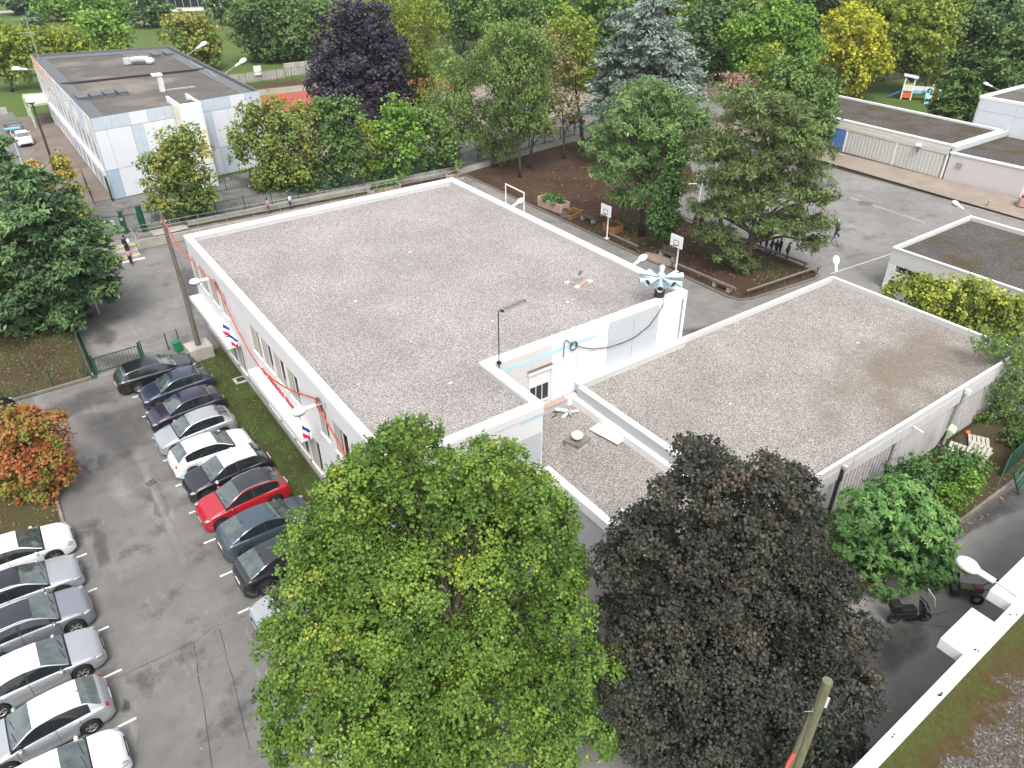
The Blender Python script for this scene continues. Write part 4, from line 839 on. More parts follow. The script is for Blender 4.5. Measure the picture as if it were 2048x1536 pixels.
tree('blue_cedar_tree','tall blue grey cedar rising above the pines','tree',((58.88, 57.98, 0.0), [(58.07, 58.55, 15.86, 1.73), (56.95, 59.34, 14.53, 2.25), (59.45, 57.58, 14.06, 2.26), (57.74, 58.78, 12.22, 2.95), (60.32, 56.97, 11.27, 2.46), (55.7, 60.22, 11.53, 1.79), (56.87, 59.39, 9.61, 2.69), (59.91, 57.26, 8.86, 2.6), (54.79, 60.85, 8.89, 1.67), (61.75, 55.97, 9.58, 1.45), (56.19, 59.87, 6.89, 2.53), (54.06, 61.37, 6.4, 1.38), (58.81, 58.03, 6.62, 2.64), (62.19, 55.65, 7.36, 1.58), (58.84, 58.01, 16.3, 1.23), (54.8, 60.85, 4.6, 1.34)]),'bluecedar','cedar',leaf=.3,cov=2.0,seed=26,tr=.35,tint=(.5,.3))
L_=[('locust_tree','feathery light green tree with a bare pale lower trunk in the dirt garden',((45.53, 63.12, 0.0), [(43.94, 64.24, 13.71, 2.03), (45.92, 62.85, 14.14, 1.64), (42.32, 65.38, 11.93, 1.86), (45.12, 63.41, 11.23, 2.46), (46.92, 62.15, 12.58, 1.56), (46.35, 62.55, 8.18, 2.01), (44.5, 63.85, 8.43, 2.01), (43.29, 64.69, 10.32, 1.88), (46.54, 62.41, 10.3, 1.73), (46.78, 62.24, 6.23, 1.43), (45.11, 63.42, 5.99, 1.53)]),'locust','weep',.2,2.2),
('locust_tree','short fluffy light green tree left of the bare trunked feathery tree',((45.05, 67.65, 0.0), [(44.7, 67.9, 5.45, 1.92), (46.0, 66.99, 4.41, 1.83), (43.79, 68.53, 4.06, 1.51), (46.2, 66.84, 2.29, 1.42), (44.87, 67.78, 2.56, 1.41), (46.45, 66.67, 5.95, 1.38)]),'locust','weep',.2,2.3),
('thin_leaved_tree','sparse brownish tree with dark multiple stems behind the feathery trees',((48.31, 65.27, 0.0), [(49.41, 64.49, 8.21, 1.88), (48.95, 64.81, 10.65, 1.75), (50.09, 64.01, 6.2, 1.48), (47.93, 65.53, 4.67, 1.29), (49.91, 64.14, 4.14, 1.18)]),'sparse','broad',.2,.5),
('thin_leaved_tree','sparse brown crowned tree with a straight dark trunk at the back of the garden',((53.69, 65.81, 0.0), [(52.59, 66.58, 11.51, 2.23), (53.75, 65.77, 9.02, 2.16), (51.98, 67.01, 9.03, 1.83), (54.05, 65.56, 6.45, 1.87), (52.71, 66.5, 6.19, 1.54), (54.57, 65.19, 4.32, 1.11)]),'sparse','broad',.22,.55),
('locust_tree','mid green tree behind the schoolyard fence right of the round dark bush',((41.85, 69.31, 0.0), [(41.19, 69.78, 10.77, 2.04), (41.51, 69.55, 8.35, 2.18), (40.34, 70.37, 6.1, 1.79), (42.28, 69.01, 6.09, 2.01), (42.87, 68.59, 4.02, 1.5), (41.11, 69.83, 3.77, 1.72), (42.62, 68.77, 9.8, 1.65)]),'locust','weep',.22,2.2),
('street_tree','dark green bushy tree on the fence bank behind the school roof corner',((38.76, 68.93, 0.0), [(37.98, 69.48, 5.59, 1.86), (39.16, 68.64, 3.8, 2.1), (37.79, 69.61, 2.25, 1.91), (39.95, 68.09, 1.97, 1.49), (38.6, 69.04, 1.19, 1.28)]),'midgreen','broad',.16,1.9),
('street_tree','bright fresh green tree on the fence bank',((32.57, 69.69, 0.0), [(34.2, 68.55, 7.42, 1.58), (34.92, 68.05, 6.07, 1.8), (33.2, 69.25, 5.1, 1.81), (34.97, 68.01, 3.85, 1.62), (33.63, 68.95, 2.59, 1.84), (32.52, 69.73, 1.83, 1.34), (35.48, 67.65, 5.33, 1.21)]),'green','broad',.16,2.0),
('street_tree','slim yellowish green tree on the fence bank next to the bright green tree',((31.29, 70.23, 0.0), [(31.48, 70.09, 5.68, 1.2), (31.96, 69.76, 4.2, 1.41), (31.2, 70.29, 2.7, 1.33), (31.71, 69.93, 1.41, 1.13), (31.16, 70.32, 4.45, 1.01)]),'yellowgreen','broad',.16,1.8),
('street_tree','broad olive green tree on the fence bank with some yellow leaves',((27.58, 69.81, 0.0), [(27.51, 69.86, 8.17, 1.62), (29.04, 68.79, 7.93, 1.62), (27.65, 69.76, 6.08, 2.03), (29.14, 68.71, 5.12, 1.66), (27.78, 69.67, 3.67, 1.97), (26.43, 70.62, 2.45, 1.49), (28.92, 68.87, 2.93, 1.49), (27.12, 70.13, 1.44, 1.2)]),'midgreen','broad',.16,1.8),
('street_tree','wide orange tinted tree on the fence bank in front of the panelled building',((23.08, 71.78, 0.0), [(21.54, 72.86, 8.2, 1.32), (23.27, 71.65, 8.19, 1.6), (25.13, 70.34, 7.72, 1.79), (20.58, 73.54, 5.9, 1.63), (22.46, 72.21, 5.42, 2.11), (24.59, 70.72, 5.17, 2.12), (19.9, 74.01, 4.25, 1.07), (22.54, 72.16, 3.26, 1.76), (24.47, 70.8, 2.75, 1.77), (21.35, 73.0, 2.03, 1.38), (25.11, 70.35, 1.51, 1.19), (23.05, 71.8, 1.27, 1.19)]),'orange','broad',.16,1.7),
('street_tree','lone orange topped tree in front of the white panelled wall',((12.42, 69.36, 0.5), [(12.79, 69.1, 7.62, 1.19), (14.23, 68.09, 7.82, 1.28), (11.37, 70.09, 5.93, 1.04), (12.78, 69.1, 5.92, 1.47), (14.72, 67.74, 6.76, 1.03), (13.62, 68.51, 4.82, 1.48), (14.65, 67.79, 4.59, 1.05), (10.7, 70.56, 3.73, 0.88), (11.88, 69.74, 4.17, 1.05), (12.22, 69.5, 2.36, 1.6), (13.9, 68.32, 2.58, 1.33), (10.71, 70.56, 2.15, 0.89), (14.85, 67.65, 2.8, 0.71)]),'orange','broad',.15,1.7),
('purple_tree','large dark purple leaved tree near the running track','tree')]
for i,(nm,lb,dt,sp,stl,lf,cv) in enumerate(L_[:-1]):
    tree(nm,lb,'tree',dt,sp,stl,lf,cv,40+i,tr=.17,tint=(.5 if sp!='orange' else .40,.26),group='deciduous trees along the fence and garden',hole=.2)
tree('purple_tree','large dark purple leaved tree near the running track','tree',((39.18, 88.48, 0.7), [(39.42, 88.31, 14.08, 1.97), (41.45, 86.88, 13.02, 2.33), (38.18, 89.18, 11.44, 2.47), (40.3, 87.69, 10.89, 3.07), (42.67, 86.03, 10.33, 2.49), (36.69, 90.22, 8.99, 2.15), (38.78, 88.76, 7.86, 3.31), (41.96, 86.53, 7.56, 3.02), (35.84, 90.83, 5.89, 2.07), (37.96, 89.34, 4.72, 2.95), (40.94, 87.24, 4.4, 3.2), (43.52, 85.43, 5.26, 1.71), (39.25, 88.43, 2.52, 2.36), (41.8, 86.64, 2.62, 1.99)]),'purple',leaf=.3,cov=2.3,seed=61,tr=.35,tint=(.5,.3))
tree('willow_like_tree','tall yellowish green tree right behind the dark purple tree','tree',((45.97, 86.93, 0.0), [(44.22, 88.15, 14.56, 2.84), (47.1, 86.14, 14.01, 2.97), (48.73, 84.99, 12.66, 1.92), (45.2, 87.47, 11.32, 3.02), (47.61, 85.78, 10.19, 2.55), (46.22, 86.75, 7.94, 2.96), (48.68, 85.02, 6.76, 1.86), (47.06, 86.16, 5.01, 2.51), (48.23, 85.34, 2.9, 1.78), (45.54, 87.23, 5.32, 2.0)]),'yellowgreen','weep',leaf=.3,cov=1.5,seed=62,tr=.3,tint=(.4,.25))
FR=[('bushy_tree','bright yellow leaved tree left of the play slide',((105.36, 63.15, 0.0), [(101.64, 65.76, 9.95, 2.63), (103.91, 64.17, 9.94, 2.77), (103.0, 64.81, 7.4, 3.09), (105.72, 62.9, 6.73, 2.96), (104.39, 63.83, 4.77, 2.85), (107.53, 61.63, 5.08, 1.99), (101.33, 65.98, 7.08, 1.83), (105.53, 63.03, 8.98, 2.51), (102.68, 65.03, 11.81, 2.06)]),'yellow','broad',.34,1.8),
('bushy_tree','tall yellow green tree behind the play slide',((116.85, 60.88, 0.0), [(109.16, 66.28, 12.22, 2.99), (112.3, 64.08, 11.24, 3.57), (115.81, 61.61, 11.22, 3.43), (115.73, 61.67, 7.95, 3.64), (118.79, 59.52, 7.6, 2.77), (113.2, 63.45, 7.31, 3.06), (117.76, 60.24, 4.56, 2.37), (118.32, 59.85, 10.56, 2.44), (113.75, 63.06, 12.51, 2.84), (112.22, 64.13, 8.97, 2.89)]),'yellowgreen','broad',.34,1.9),
('bushy_tree','green tree with spreading limbs behind the rounded tree',((87.76, 59.92, 0.0), [(81.32, 64.44, 11.39, 2.7), (83.42, 62.97, 12.48, 2.81), (85.86, 61.25, 11.36, 2.83), (83.68, 62.78, 9.11, 2.87), (81.21, 64.52, 8.55, 2.25), (86.43, 60.85, 7.93, 2.51), (87.67, 59.98, 9.65, 1.86), (79.89, 65.45, 10.83, 1.97)]),'green','broad',.34,1.8),
('bushy_tree','dark green tree right of the blue grey cedar top',((84.08, 69.45, 0.0), [(81.51, 71.25, 10.07, 2.48), (83.84, 69.61, 8.56, 2.5), (82.75, 70.38, 6.42, 2.66), (85.09, 68.73, 5.16, 2.28), (81.52, 71.24, 7.66, 1.98), (83.16, 70.09, 11.83, 2.32), (80.72, 71.81, 12.42, 1.93)]),'darkgreen','broad',.34,1.9),
('bushy_tree','yellow green tree peeking between dark pine and rounded tree',((75.83, 54.12, 0.0), [(73.25, 55.93, 9.37, 1.45), (74.27, 55.22, 10.13, 1.44), (73.9, 55.48, 8.06, 1.46), (72.48, 56.47, 8.33, 1.12)]),'yellowgreen','broad',.28,1.8),
('bushy_tree','leafy green tree left of the blue grey cedar',((57.76, 67.39, 0.0), [(55.67, 68.86, 13.7, 1.85), (57.26, 67.74, 12.95, 1.96), (56.89, 68.0, 10.69, 2.22), (57.88, 67.3, 8.61, 1.8), (56.51, 68.26, 8.35, 1.58), (55.28, 69.13, 11.71, 1.43)]),'yellowgreen','broad',.3,1.6),
('bushy_tree','wide dark hedge like tree in the far right corner',((135.57, 56.08, 0.0), [(128.19, 61.26, 8.0, 3.22), (131.85, 58.69, 7.28, 3.69), (135.31, 56.26, 7.26, 3.69), (130.43, 59.69, 4.45, 3.27), (134.37, 56.92, 4.06, 3.59), (137.49, 54.73, 2.22, 2.99), (127.59, 61.68, 5.54, 2.01), (129.49, 60.35, 10.06, 3.03), (133.64, 57.43, 10.71, 3.32)]),'darkgreen','broad',.34,1.8),
('bushy_tree','dark conifer like bush with drooping branches beside the play lawn',((103.5, 45.76, 0.0), [(101.48, 47.18, 6.52, 1.48), (101.37, 47.26, 5.06, 1.87), (103.24, 45.94, 4.75, 2.0), (100.81, 47.65, 3.27, 1.64), (103.3, 45.9, 2.65, 2.15), (101.73, 47.0, 1.75, 1.53), (104.77, 44.87, 2.03, 1.65), (100.3, 48.01, 2.25, 0.89)]),'midgreen','cedar',.28,2.2),
('bushy_tree','tall feathery conifer between the dark bush and white block',((105.66, 42.93, 0.0), [(103.29, 44.6, 7.83, 1.46), (103.62, 44.37, 5.83, 1.72), (105.06, 43.36, 4.36, 1.74), (103.87, 44.19, 3.18, 1.37), (104.87, 43.49, 6.69, 1.35)]),'midgreen','cedar',.28,2.0),
('bushy_tree','light green tree at the top middle behind the garden',((60.26, 83.55, 0.0), [(58.2, 85.0, 13.37, 2.13), (60.77, 83.2, 13.07, 2.39), (62.84, 81.74, 11.92, 2.15), (56.12, 86.47, 12.25, 1.77)]),'midgreen','broad',.34,1.6)]
for i,(nm,lb,dt,sp,stl,lf,cv) in enumerate(FR): tree(nm,lb,'tree',dt,sp,stl,lf,cv,70+i,tr=.28,tint=(.42,.25),group='trees behind the playground',hole=.15)
NWT=[('park_tree','big spreading dark green tree standing alone on the park lawn',((48.99, 140.2, 0.7), [(45.09, 142.94, 8.9, 3.66), (48.76, 140.36, 9.66, 3.99), (52.57, 137.69, 8.85, 3.83), (43.26, 144.22, 6.54, 2.64), (46.74, 141.78, 5.72, 3.88), (51.07, 138.74, 5.69, 3.88), (53.69, 136.9, 6.48, 2.29), (48.24, 140.72, 3.68, 3.21), (52.19, 137.95, 3.25, 2.32), (45.33, 142.77, 3.7, 2.31), (55.06, 135.94, 8.84, 2.44)]),'darkgreen','broad',.35,2.1,(.65,.25)),
('park_tree','orange and green round tree right behind the panelled building',((33.82, 142.09, 0.7), [(31.95, 143.4, 7.88, 1.83), (34.07, 141.91, 8.25, 2.16), (35.97, 140.58, 7.48, 2.01), (32.24, 143.2, 5.98, 2.52), (35.18, 141.13, 5.19, 2.87), (33.15, 142.56, 3.64, 2.38), (35.85, 140.66, 3.23, 2.04), (37.18, 139.73, 4.79, 1.35)]),'orange','broad',.32,2.0,(.48,.3)),
('park_tree','yellow green tree at the left edge with a dark leaning trunk',((6.08, 141.68, 0.7), [(7.52, 140.67, 8.34, 2.07), (9.53, 139.26, 7.98, 1.78), (5.25, 142.27, 5.96, 2.69), (7.58, 140.62, 5.6, 2.55), (9.73, 139.12, 5.58, 1.5), (5.81, 141.87, 3.86, 1.81)]),'yellowgreen','broad',.32,2.0,(.4,.3)),
('park_tree','low yellow green tree just behind the roof edge, left one of the pair',((12.83, 145.6, 0.7), [(12.51, 145.83, 7.56, 1.41), (14.22, 144.62, 6.83, 1.89), (16.51, 143.02, 6.96, 2.04), (12.89, 145.56, 5.54, 1.58), (15.05, 144.04, 5.16, 1.9), (17.51, 142.32, 5.87, 1.42)]),'yellowgreen','broad',.32,2.0,(.5,.3)),
('park_tree','taller light green tree behind the low yellow green pair',((21.33, 155.52, 0.7), [(20.69, 155.96, 7.88, 1.88), (23.04, 154.31, 7.48, 2.23), (24.92, 153.0, 6.53, 2.07), (21.49, 155.4, 5.53, 2.07), (23.35, 154.1, 4.49, 2.08), (24.73, 153.13, 4.32, 1.56)]),'green','broad',.32,2.0,(.55,.3)),
('park_tree','yellow tipped shrub tree touching the far roof edge',((22.98, 154.28, 0.7), [(22.85, 154.37, 3.95, 1.39), (24.41, 153.28, 4.49, 1.39), (24.88, 152.94, 3.53, 1.22)]),'orange','broad',.3,2.0,(.6,.3)),
('park_tree','spreading green park tree at the top left by the path',((24.42, 228.57, 0.7), [(22.44, 229.96, 4.68, 2.92), (24.8, 228.3, 4.22, 2.68), (27.5, 226.4, 4.97, 3.16), (23.0, 229.57, 3.14, 1.96), (26.49, 227.11, 3.12, 1.96)]),'green','broad',.5,2.0,(.45,.3)),
('park_tree','wide green park tree at the top left beside the dark conifers',((31.74, 216.17, 0.7), [(28.96, 218.13, 5.0, 3.31), (32.96, 215.32, 5.51, 3.54), (36.56, 212.79, 4.42, 3.08), (28.34, 218.56, 2.66, 2.14), (34.59, 214.17, 2.3, 2.39), (38.12, 211.69, 2.82, 1.91), (31.37, 216.43, 3.07, 2.86)]),'green','broad',.5,2.0,(.4,.3)),
('park_conifer','dark conifer clump left of the distant pavilion',((39.25, 205.04, 0.7), [(40.62, 204.08, 5.92, 2.77), (41.1, 203.74, 3.84, 2.78), (38.97, 205.24, 2.81, 2.33), (41.89, 203.18, 2.27, 1.87), (43.7, 201.92, 4.87, 1.85)]),'cedar','cedar',.5,2.3,(.4,.3)),
('park_conifer','dark narrow conifer right of the distant pavilion',((55.09, 198.23, 0.7), [(54.81, 198.43, 5.49, 2.58), (56.54, 197.21, 4.42, 2.59), (55.25, 198.12, 2.63, 2.37), (57.3, 196.68, 5.99, 2.34)]),'darkgreen','broad',.5,2.2,(.3,.3)),
('park_conifer','very dark conifer at the top left corner',((17.41, 251.27, 0.7), [(17.42, 251.26, 4.21, 2.87), (19.9, 249.52, 3.62, 2.35), (21.26, 248.57, 2.79, 1.83), (22.93, 247.39, 3.02, 1.83)]),'cedar','cedar',.5,2.3,(.2,.3)),
('park_tree','small grey green bush tree alone on the lawn at left',((18.69, 220.81, 0.7), [(18.92, 220.65, 2.82, 1.17), (19.28, 220.39, 1.76, 1.06), (18.01, 221.29, 1.66, 0.94)]),'cedar','broad',.4,1.6,(.5,.3)),
('sapling','thin orange sapling nearest the dark conifer on the left verge',((2.49, 72.54, 0.6), [(2.53, 72.51, 6.48, 0.66), (2.94, 72.22, 5.22, 0.83), (3.09, 72.12, 3.94, 0.84), (2.29, 72.68, 4.16, 0.67), (3.59, 71.77, 2.62, 0.77), (2.7, 72.39, 1.96, 0.77)]),'orange','broad',.16,.9,(.7,.3)),
('sapling','thin orange sapling by the pavement in front of the panelled building',((4.65, 72.42, 0.6), [(4.68, 72.4, 6.54, 0.59), (4.91, 72.24, 5.49, 0.76), (5.08, 72.12, 4.19, 0.77), (4.31, 72.66, 2.65, 0.87), (5.2, 72.04, 1.97, 0.78), (4.02, 72.86, 3.54, 0.6), (4.54, 72.5, 0.83, 0.7)]),'orange','broad',.16,.9,(.68,.3)),
('verge_conifer','dark conifer behind the saplings at the left edge',((-0.29, 85.75, 0.6), [(1.24, 84.67, 6.1, 0.93), (0.3, 85.33, 4.95, 1.22), (0.85, 84.94, 4.24, 0.76), (0.28, 85.34, 3.05, 1.05)]),'cedar','cedar',.2,2.2,(.35,.3))]
for i,(nm,lb,dt,sp,stl,lf,cv,tn) in enumerate(NWT): tree(nm,lb,'tree',dt,sp,stl,lf,cv,90+i,tr=.25 if i<12 else .08,tint=tn,group='trees of the park and verge' ,hole=.15)
tree('golden_shrub','big golden green shrub between the hall and the dark roofed east building','shrub',((47.2, 18.0, 0.0), [(43.96, 20.28, 4.36, 0.81), (45.14, 19.45, 4.24, 0.94), (46.34, 18.6, 4.06, 1.07), (47.58, 17.73, 4.22, 1.07), (48.78, 16.89, 3.17, 1.08), (47.05, 18.11, 2.83, 1.08), (45.53, 19.18, 3.19, 0.82), (48.79, 16.88, 1.73, 1.1), (49.9, 16.1, 2.45, 1.09), (50.94, 15.37, 1.16, 1.17), (49.8, 16.17, 0.99, 0.85), (50.65, 15.57, 2.98, 0.8), (43.55, 20.57, 3.91, 0.5), (48.1, 17.37, 1.37, 0.78)]),'hedge',leaf=.15,cov=2.0,seed=130,tr=.1,tint=(.55,.32),hole=.2)
SHB=[('flowering_shrub','leafy shrub with lilac flower heads against the hall wall',((30.2, 10.9, 0.0), [(29.8, 11.18, 2.34, 0.6), (30.26, 10.86, 2.78, 0.6), (30.92, 10.4, 2.03, 0.56), (30.42, 10.75, 1.73, 0.61)]),'ivy',.12),('bed_shrub','glossy green shrub next to the wooden pallets',((33.2, 10.2, 0.0), [(32.53, 10.67, 1.98, 0.62), (33.08, 10.28, 2.13, 0.67), (33.17, 10.22, 1.04, 0.73), (32.67, 10.57, 1.04, 0.53), (33.83, 9.76, 1.19, 0.58)]),'ivy',.13),
('bed_shrub','yellowish green shrub spilling towards the service path',((31.6, 9.5, 0.0), [(31.45, 9.6, 1.25, 0.56), (31.89, 9.29, 1.4, 0.61), (32.2, 9.08, 2.0, 0.51), (31.85, 9.32, 0.46, 0.43)]),'green',.12),('bed_shrub','low green shrub at the end of the bed near the green barrier',((35.0, 9.8, 0.0), [(34.74, 9.98, 1.54, 0.49), (35.22, 9.65, 0.9, 0.45), (35.04, 9.77, 0.1, 0.45)]),'midgreen',.12),
('bed_shrub','dark green shrub behind the green barrier at the right edge',((40.0, 10.2, 0.0), [(39.88, 10.28, -0.56, 0.6), (40.34, 9.96, 0.12, 0.7), (40.43, 9.9, -0.91, 0.55), (40.83, 9.62, -0.4, 0.54)]),'darkgreen',.13),('bed_shrub','dark bush on the bank beside the conifer and fence',((-2.84, 58.52, 0.0), [(1.69, 55.34, 1.54, 0.35), (1.8, 55.27, 1.07, 0.28)]),'ivy',.12)]
for i,(nm,lb,dt,sp,lf) in enumerate(SHB[:5]): tree(nm,lb,'shrub',dt,sp,'broad',lf,2.2,140+i,tr=.04,group='shrubs beside the hall',depth=False)
fl=crown_mesh('flower_heads',[(0,.1,1.7,.55),(.5,0,1.9,.5),(-.5,.1,1.3,.5)],.07,'broad',.5,5,LM['lilac'],hole=.3); o=bpy.data.objects.new('flower_heads',fl); col.objects.link(o); o.parent=[x for x in col.objects if x.name=='flowering_shrub'][0]; o['kind']='stuff'
# ---- woodland that closes the top of the view: each its own tree, crowns shared between copies
protos=[]
for i,(sp,stl,nm,lb) in enumerate([('darkgreen','broad','woodland_tree','dark green woodland tree'),('midgreen','broad','woodland_tree','mid green woodland tree'),('green','broad','woodland_tree','fresh green woodland tree'),('cedar','cedar','woodland_conifer','dark woodland conifer'),('yellowgreen','broad','woodland_tree','yellow green woodland tree')]):
    r=random.Random(i+5); lobes=[]
    for k in range(13):
        a=k*2.4; rad=3.0*math.sqrt((k+.5)/13); z=5.5+7*r.random()*(1-.25*rad/3); lobes.append((rad*math.cos(a),rad*math.sin(a),z,1.9+r.random()*.9))
    lobes.append((0,0,12.5,2.2))
    protos.append((tree(nm,lb,'tree',((130+6*i,150,0),[(x+130+6*i,y+150,z,rr_) for x,y,z,rr_ in lobes]),sp,stl,.55,1.7,160+i,tr=.3,depth=False,group='woodland trees at the back'),lb))

wood_spots=[((79.39, 128.13), 1, 0.87), ((81.05, 120.81), 2, 1.11), ((84.08, 109.86), 2, 1.05), ((90.63, 103.63), 2, 1.13), ((87.58, 95.18), 0, 0.84), ((96.08, 86.29), 2, 0.82), ((94.13, 79.63), 0, 1.12), ((97.11, 78.0), 4, 0.95), ((102.62, 78.11), 1, 0.94), ((114.95, 76.0), 3, 1.11), ((130.48, 80.96), 2, 1.1), ((147.13, 72.38), 3, 1.12), ((134.71, 60.7), 0, 1.07), ((126.18, 50.95), 1, 0.8), ((151.08, 78.61), 0, 0.98), ((91.11, 156.41), 1, 0.95), ((96.41, 150.48), 0, 1.05), ((99.73, 142.51), 3, 1.14), ((109.26, 142.23), 2, 1.1), ((116.32, 133.5), 2, 1.15), ((121.18, 130.37), 1, 0.86), ((128.54, 124.2), 4, 1.04), ((134.84, 118.71), 0, 1.1), ((138.6, 113.94), 1, 0.96), ((144.66, 107.51), 2, 1.06), ((155.39, 106.06), 0, 0.95), ((163.42, 102.97), 1, 1.09), ((172.37, 99.14), 2, 1.07), ((171.2, 90.9), 4, 0.95), ((178.5, 85.39), 2, 1.06), ((193.1, 84.33), 4, 0.94), ((109.78, 184.63), 1, 0.85), ((117.6, 182.97), 1, 0.81), ((124.94, 174.21), 1, 1.13), ((133.93, 172.63), 0, 0.82), ((135.83, 166.38), 1, 1.01), ((150.09, 167.05), 1, 0.97), ((145.13, 154.67), 3, 0.99), ((166.55, 162.62), 2, 0.85), ((160.76, 146.85), 2, 1.11), ((166.67, 144.35), 4, 1.01), ((180.63, 143.46), 0, 0.9), ((177.39, 133.89), 4, 0.83), ((196.26, 134.89), 0, 0.87), ((194.44, 126.1), 2, 0.94), ((201.53, 123.55), 1, 0.99), ((219.92, 122.1), 2, 1.11), ((214.36, 112.47), 2, 1.02), ((214.26, 103.33), 2, 0.99), ((221.47, 101.65), 3, 0.85), ((231.65, 99.9), 0, 0.97), ((146.95, 253.23), 2, 0.81), ((146.4, 235.59), 1, 1.09), ((154.1, 222.57), 1, 0.81), ((162.02, 216.77), 3, 0.94), ((181.58, 224.29), 0, 1.01), ((188.72, 219.31), 1, 1.02), ((189.61, 200.61), 3, 1.07), ((190.03, 187.84), 0, 0.96), ((213.88, 195.42), 2, 1.15), ((225.37, 188.16), 1, 1.03), ((231.44, 182.27), 1, 0.84), ((239.63, 178.21), 3, 1.14), ((231.0, 157.06), 2, 1.02), ((234.63, 149.1), 0, 0.88), ((252.5, 148.9), 1, 0.81), ((257.75, 141.0), 0, 0.98), ((258.0, 129.72), 2, 1.1), ((287.56, 133.5), 0, 1.04), ((299.9, 131.68), 1, 1.14)]
ORD=['first','second','third','fourth','fifth','sixth','seventh','eighth','ninth','tenth','eleventh','twelfth','thirteenth','fourteenth','fifteenth','sixteenth','seventeenth','eighteenth','nineteenth','twentieth']
for n_,((x,y),k,s) in enumerate(wood_spots):
    pr_,lb=protos[k]; T=dup(pr_,(x,y,0),(n_*1.7)%6.28,None,s)
    if n_<15: w_='standing behind the garden and play lawn, '+ORD[n_]+' from the left'
    elif n_<31: w_=ORD[n_-15]+' from the left in the middle row of the wood'
    elif n_<51: w_=ORD[n_-31]+' from the left in the back row of the wood'
    else: w_=ORD[n_-51]+' from the left in the farthest row of the wood'
    T['label']=lb+', '+w_
for pr_,_ in protos:
    for ch in list(pr_.children): bpy.data.objects.remove(ch)
    bpy.data.objects.remove(pr_)
print('LEAVES',NLEAF[0])

# ================================================================ cars
def smooth(a,n):
    for _ in range(n): a=np.concatenate([a[:1],(a[:-2]+2*a[1:-1]+a[2:])/4,a[-1:]])
    return a
CT=dict(  # length, width, height, wheelbase, tyre radius, belt height, profile (t from tail 0 to nose 1, z), glass stations
 hatch=dict(L=4.15,W=1.76,H=1.47,wb=2.55,r=.31,belt=(.93,.86),prof=[(0,.62),(.02,.86),(.045,.98),(.075,1.05),(.17,1.36),(.26,1.44),(.40,1.47),(.53,1.42),(.60,1.33),(.735,1.0),(.77,.955),(.86,.88),(.93,.78),(.975,.67),(1,.52)],rw=(.07,.20),ws=(.565,.745),cp=.16,bp=.43),
 suv=dict(L=4.25,W=1.80,H=1.60,wb=2.60,r=.35,belt=(1.06,.99),prof=[(0,.70),(.02,.95),(.04,1.08),(.07,1.16),(.15,1.48),(.22,1.56),(.38,1.60),(.52,1.56),(.59,1.46),(.73,1.12),(.77,1.075),(.87,1.0),(.94,.90),(.98,.78),(1,.60)],rw=(.065,.17),ws=(.555,.74),cp=.13,bp=.42),
 coupe=dict(L=4.30,W=1.80,H=1.57,wb=2.61,r=.35,belt=(1.10,.98),prof=[(0,.74),(.02,.98),(.045,1.10),(.09,1.20),(.26,1.48),(.34,1.545),(.46,1.57),(.55,1.52),(.61,1.43),(.74,1.10),(.78,1.06),(.87,1.0),(.94,.90),(.98,.78),(1,.60)],rw=(.085,.25),ws=(.57,.75),cp=.17,bp=.44),
 estate=dict(L=4.65,W=1.82,H=1.50,wb=2.75,r=.33,belt=(.95,.88),prof=[(0,.62),(.02,.86),(.04,.97),(.06,1.04),(.12,1.36),(.18,1.43),(.35,1.50),(.52,1.46),(.59,1.37),(.735,1.02),(.77,.97),(.86,.91),(.93,.82),(.975,.70),(1,.52)],rw=(.055,.145),ws=(.555,.745),cp=.10,bp=.43),
 sedan=dict(L=4.65,W=1.82,H=1.46,wb=2.70,r=.33,belt=(.94,.87),prof=[(0,.62),(.02,.86),(.04,.96),(.10,1.02),(.14,1.05),(.27,1.36),(.35,1.44),(.45,1.46),(.55,1.41),(.61,1.32),(.74,1.0),(.775,.955),(.86,.89),(.93,.80),(.975,.68),(1,.52)],rw=(.135,.30),ws=(.575,.75),cp=.2,bp=.46))
WHEELS={}
def wheel_meshes(r):
    if r in WHEELS: return WHEELS[r]
    tm=MB(); n=20; prof=[(r*.62,-.10),(r*.95,-.105),(r,-.07),(r,.07),(r*.95,.105),(r*.62,.10)]
    v=[];f=[]
    for j in range(n):
        a=2*math.pi*j/n
        for rad,y in prof: v.append((rad*math.cos(a),y,rad*math.sin(a)))
    k=len(prof)
    for j in range(n):
        for i in range(k): f.append((j*k+i,j*k+(i+1)%k,((j+1)%n)*k+(i+1)%k,((j+1)%n)*k+i))
    tm.add(v,f); t=tm.build('wheel',M['tyre'],smooth=False)
    rm=MB()
    for s_ in range(5):
        a=2*math.pi*s_/5; d=Vector((math.cos(a),0,math.sin(a)))
        for off in (-.16,.16):
            e=Vector((math.cos(a+off),0,math.sin(a+off))); rm.bar(d*.04+Vector((0,-.075,0)),e*r*.64+Vector((0,-.085,0)),.035,.02)
    rm.tube([(0,-.06,0),(0,-.095,0)],.055,8)
    q=[(r*.62*math.cos(2*math.pi*j/16),-.088,r*.62*math.sin(2*math.pi*j/16)) for j in range(17)]; rm.tube(q,.014,5,False)
    ri=rm.build('rim',M['alloy']); dk=MB(); dk.tube([(0,-.03,0),(0,-.02,0)],r*.61,16); dk.tube([(0,.05,0),(0,.1,0)],r*.6,12)
    di=dk.build('brake_disc',M['darkmetal'])
    for o in (t,ri,di): col.objects.unlink(o)
    WHEELS[r]=(t,ri,di); return WHEELS[r]
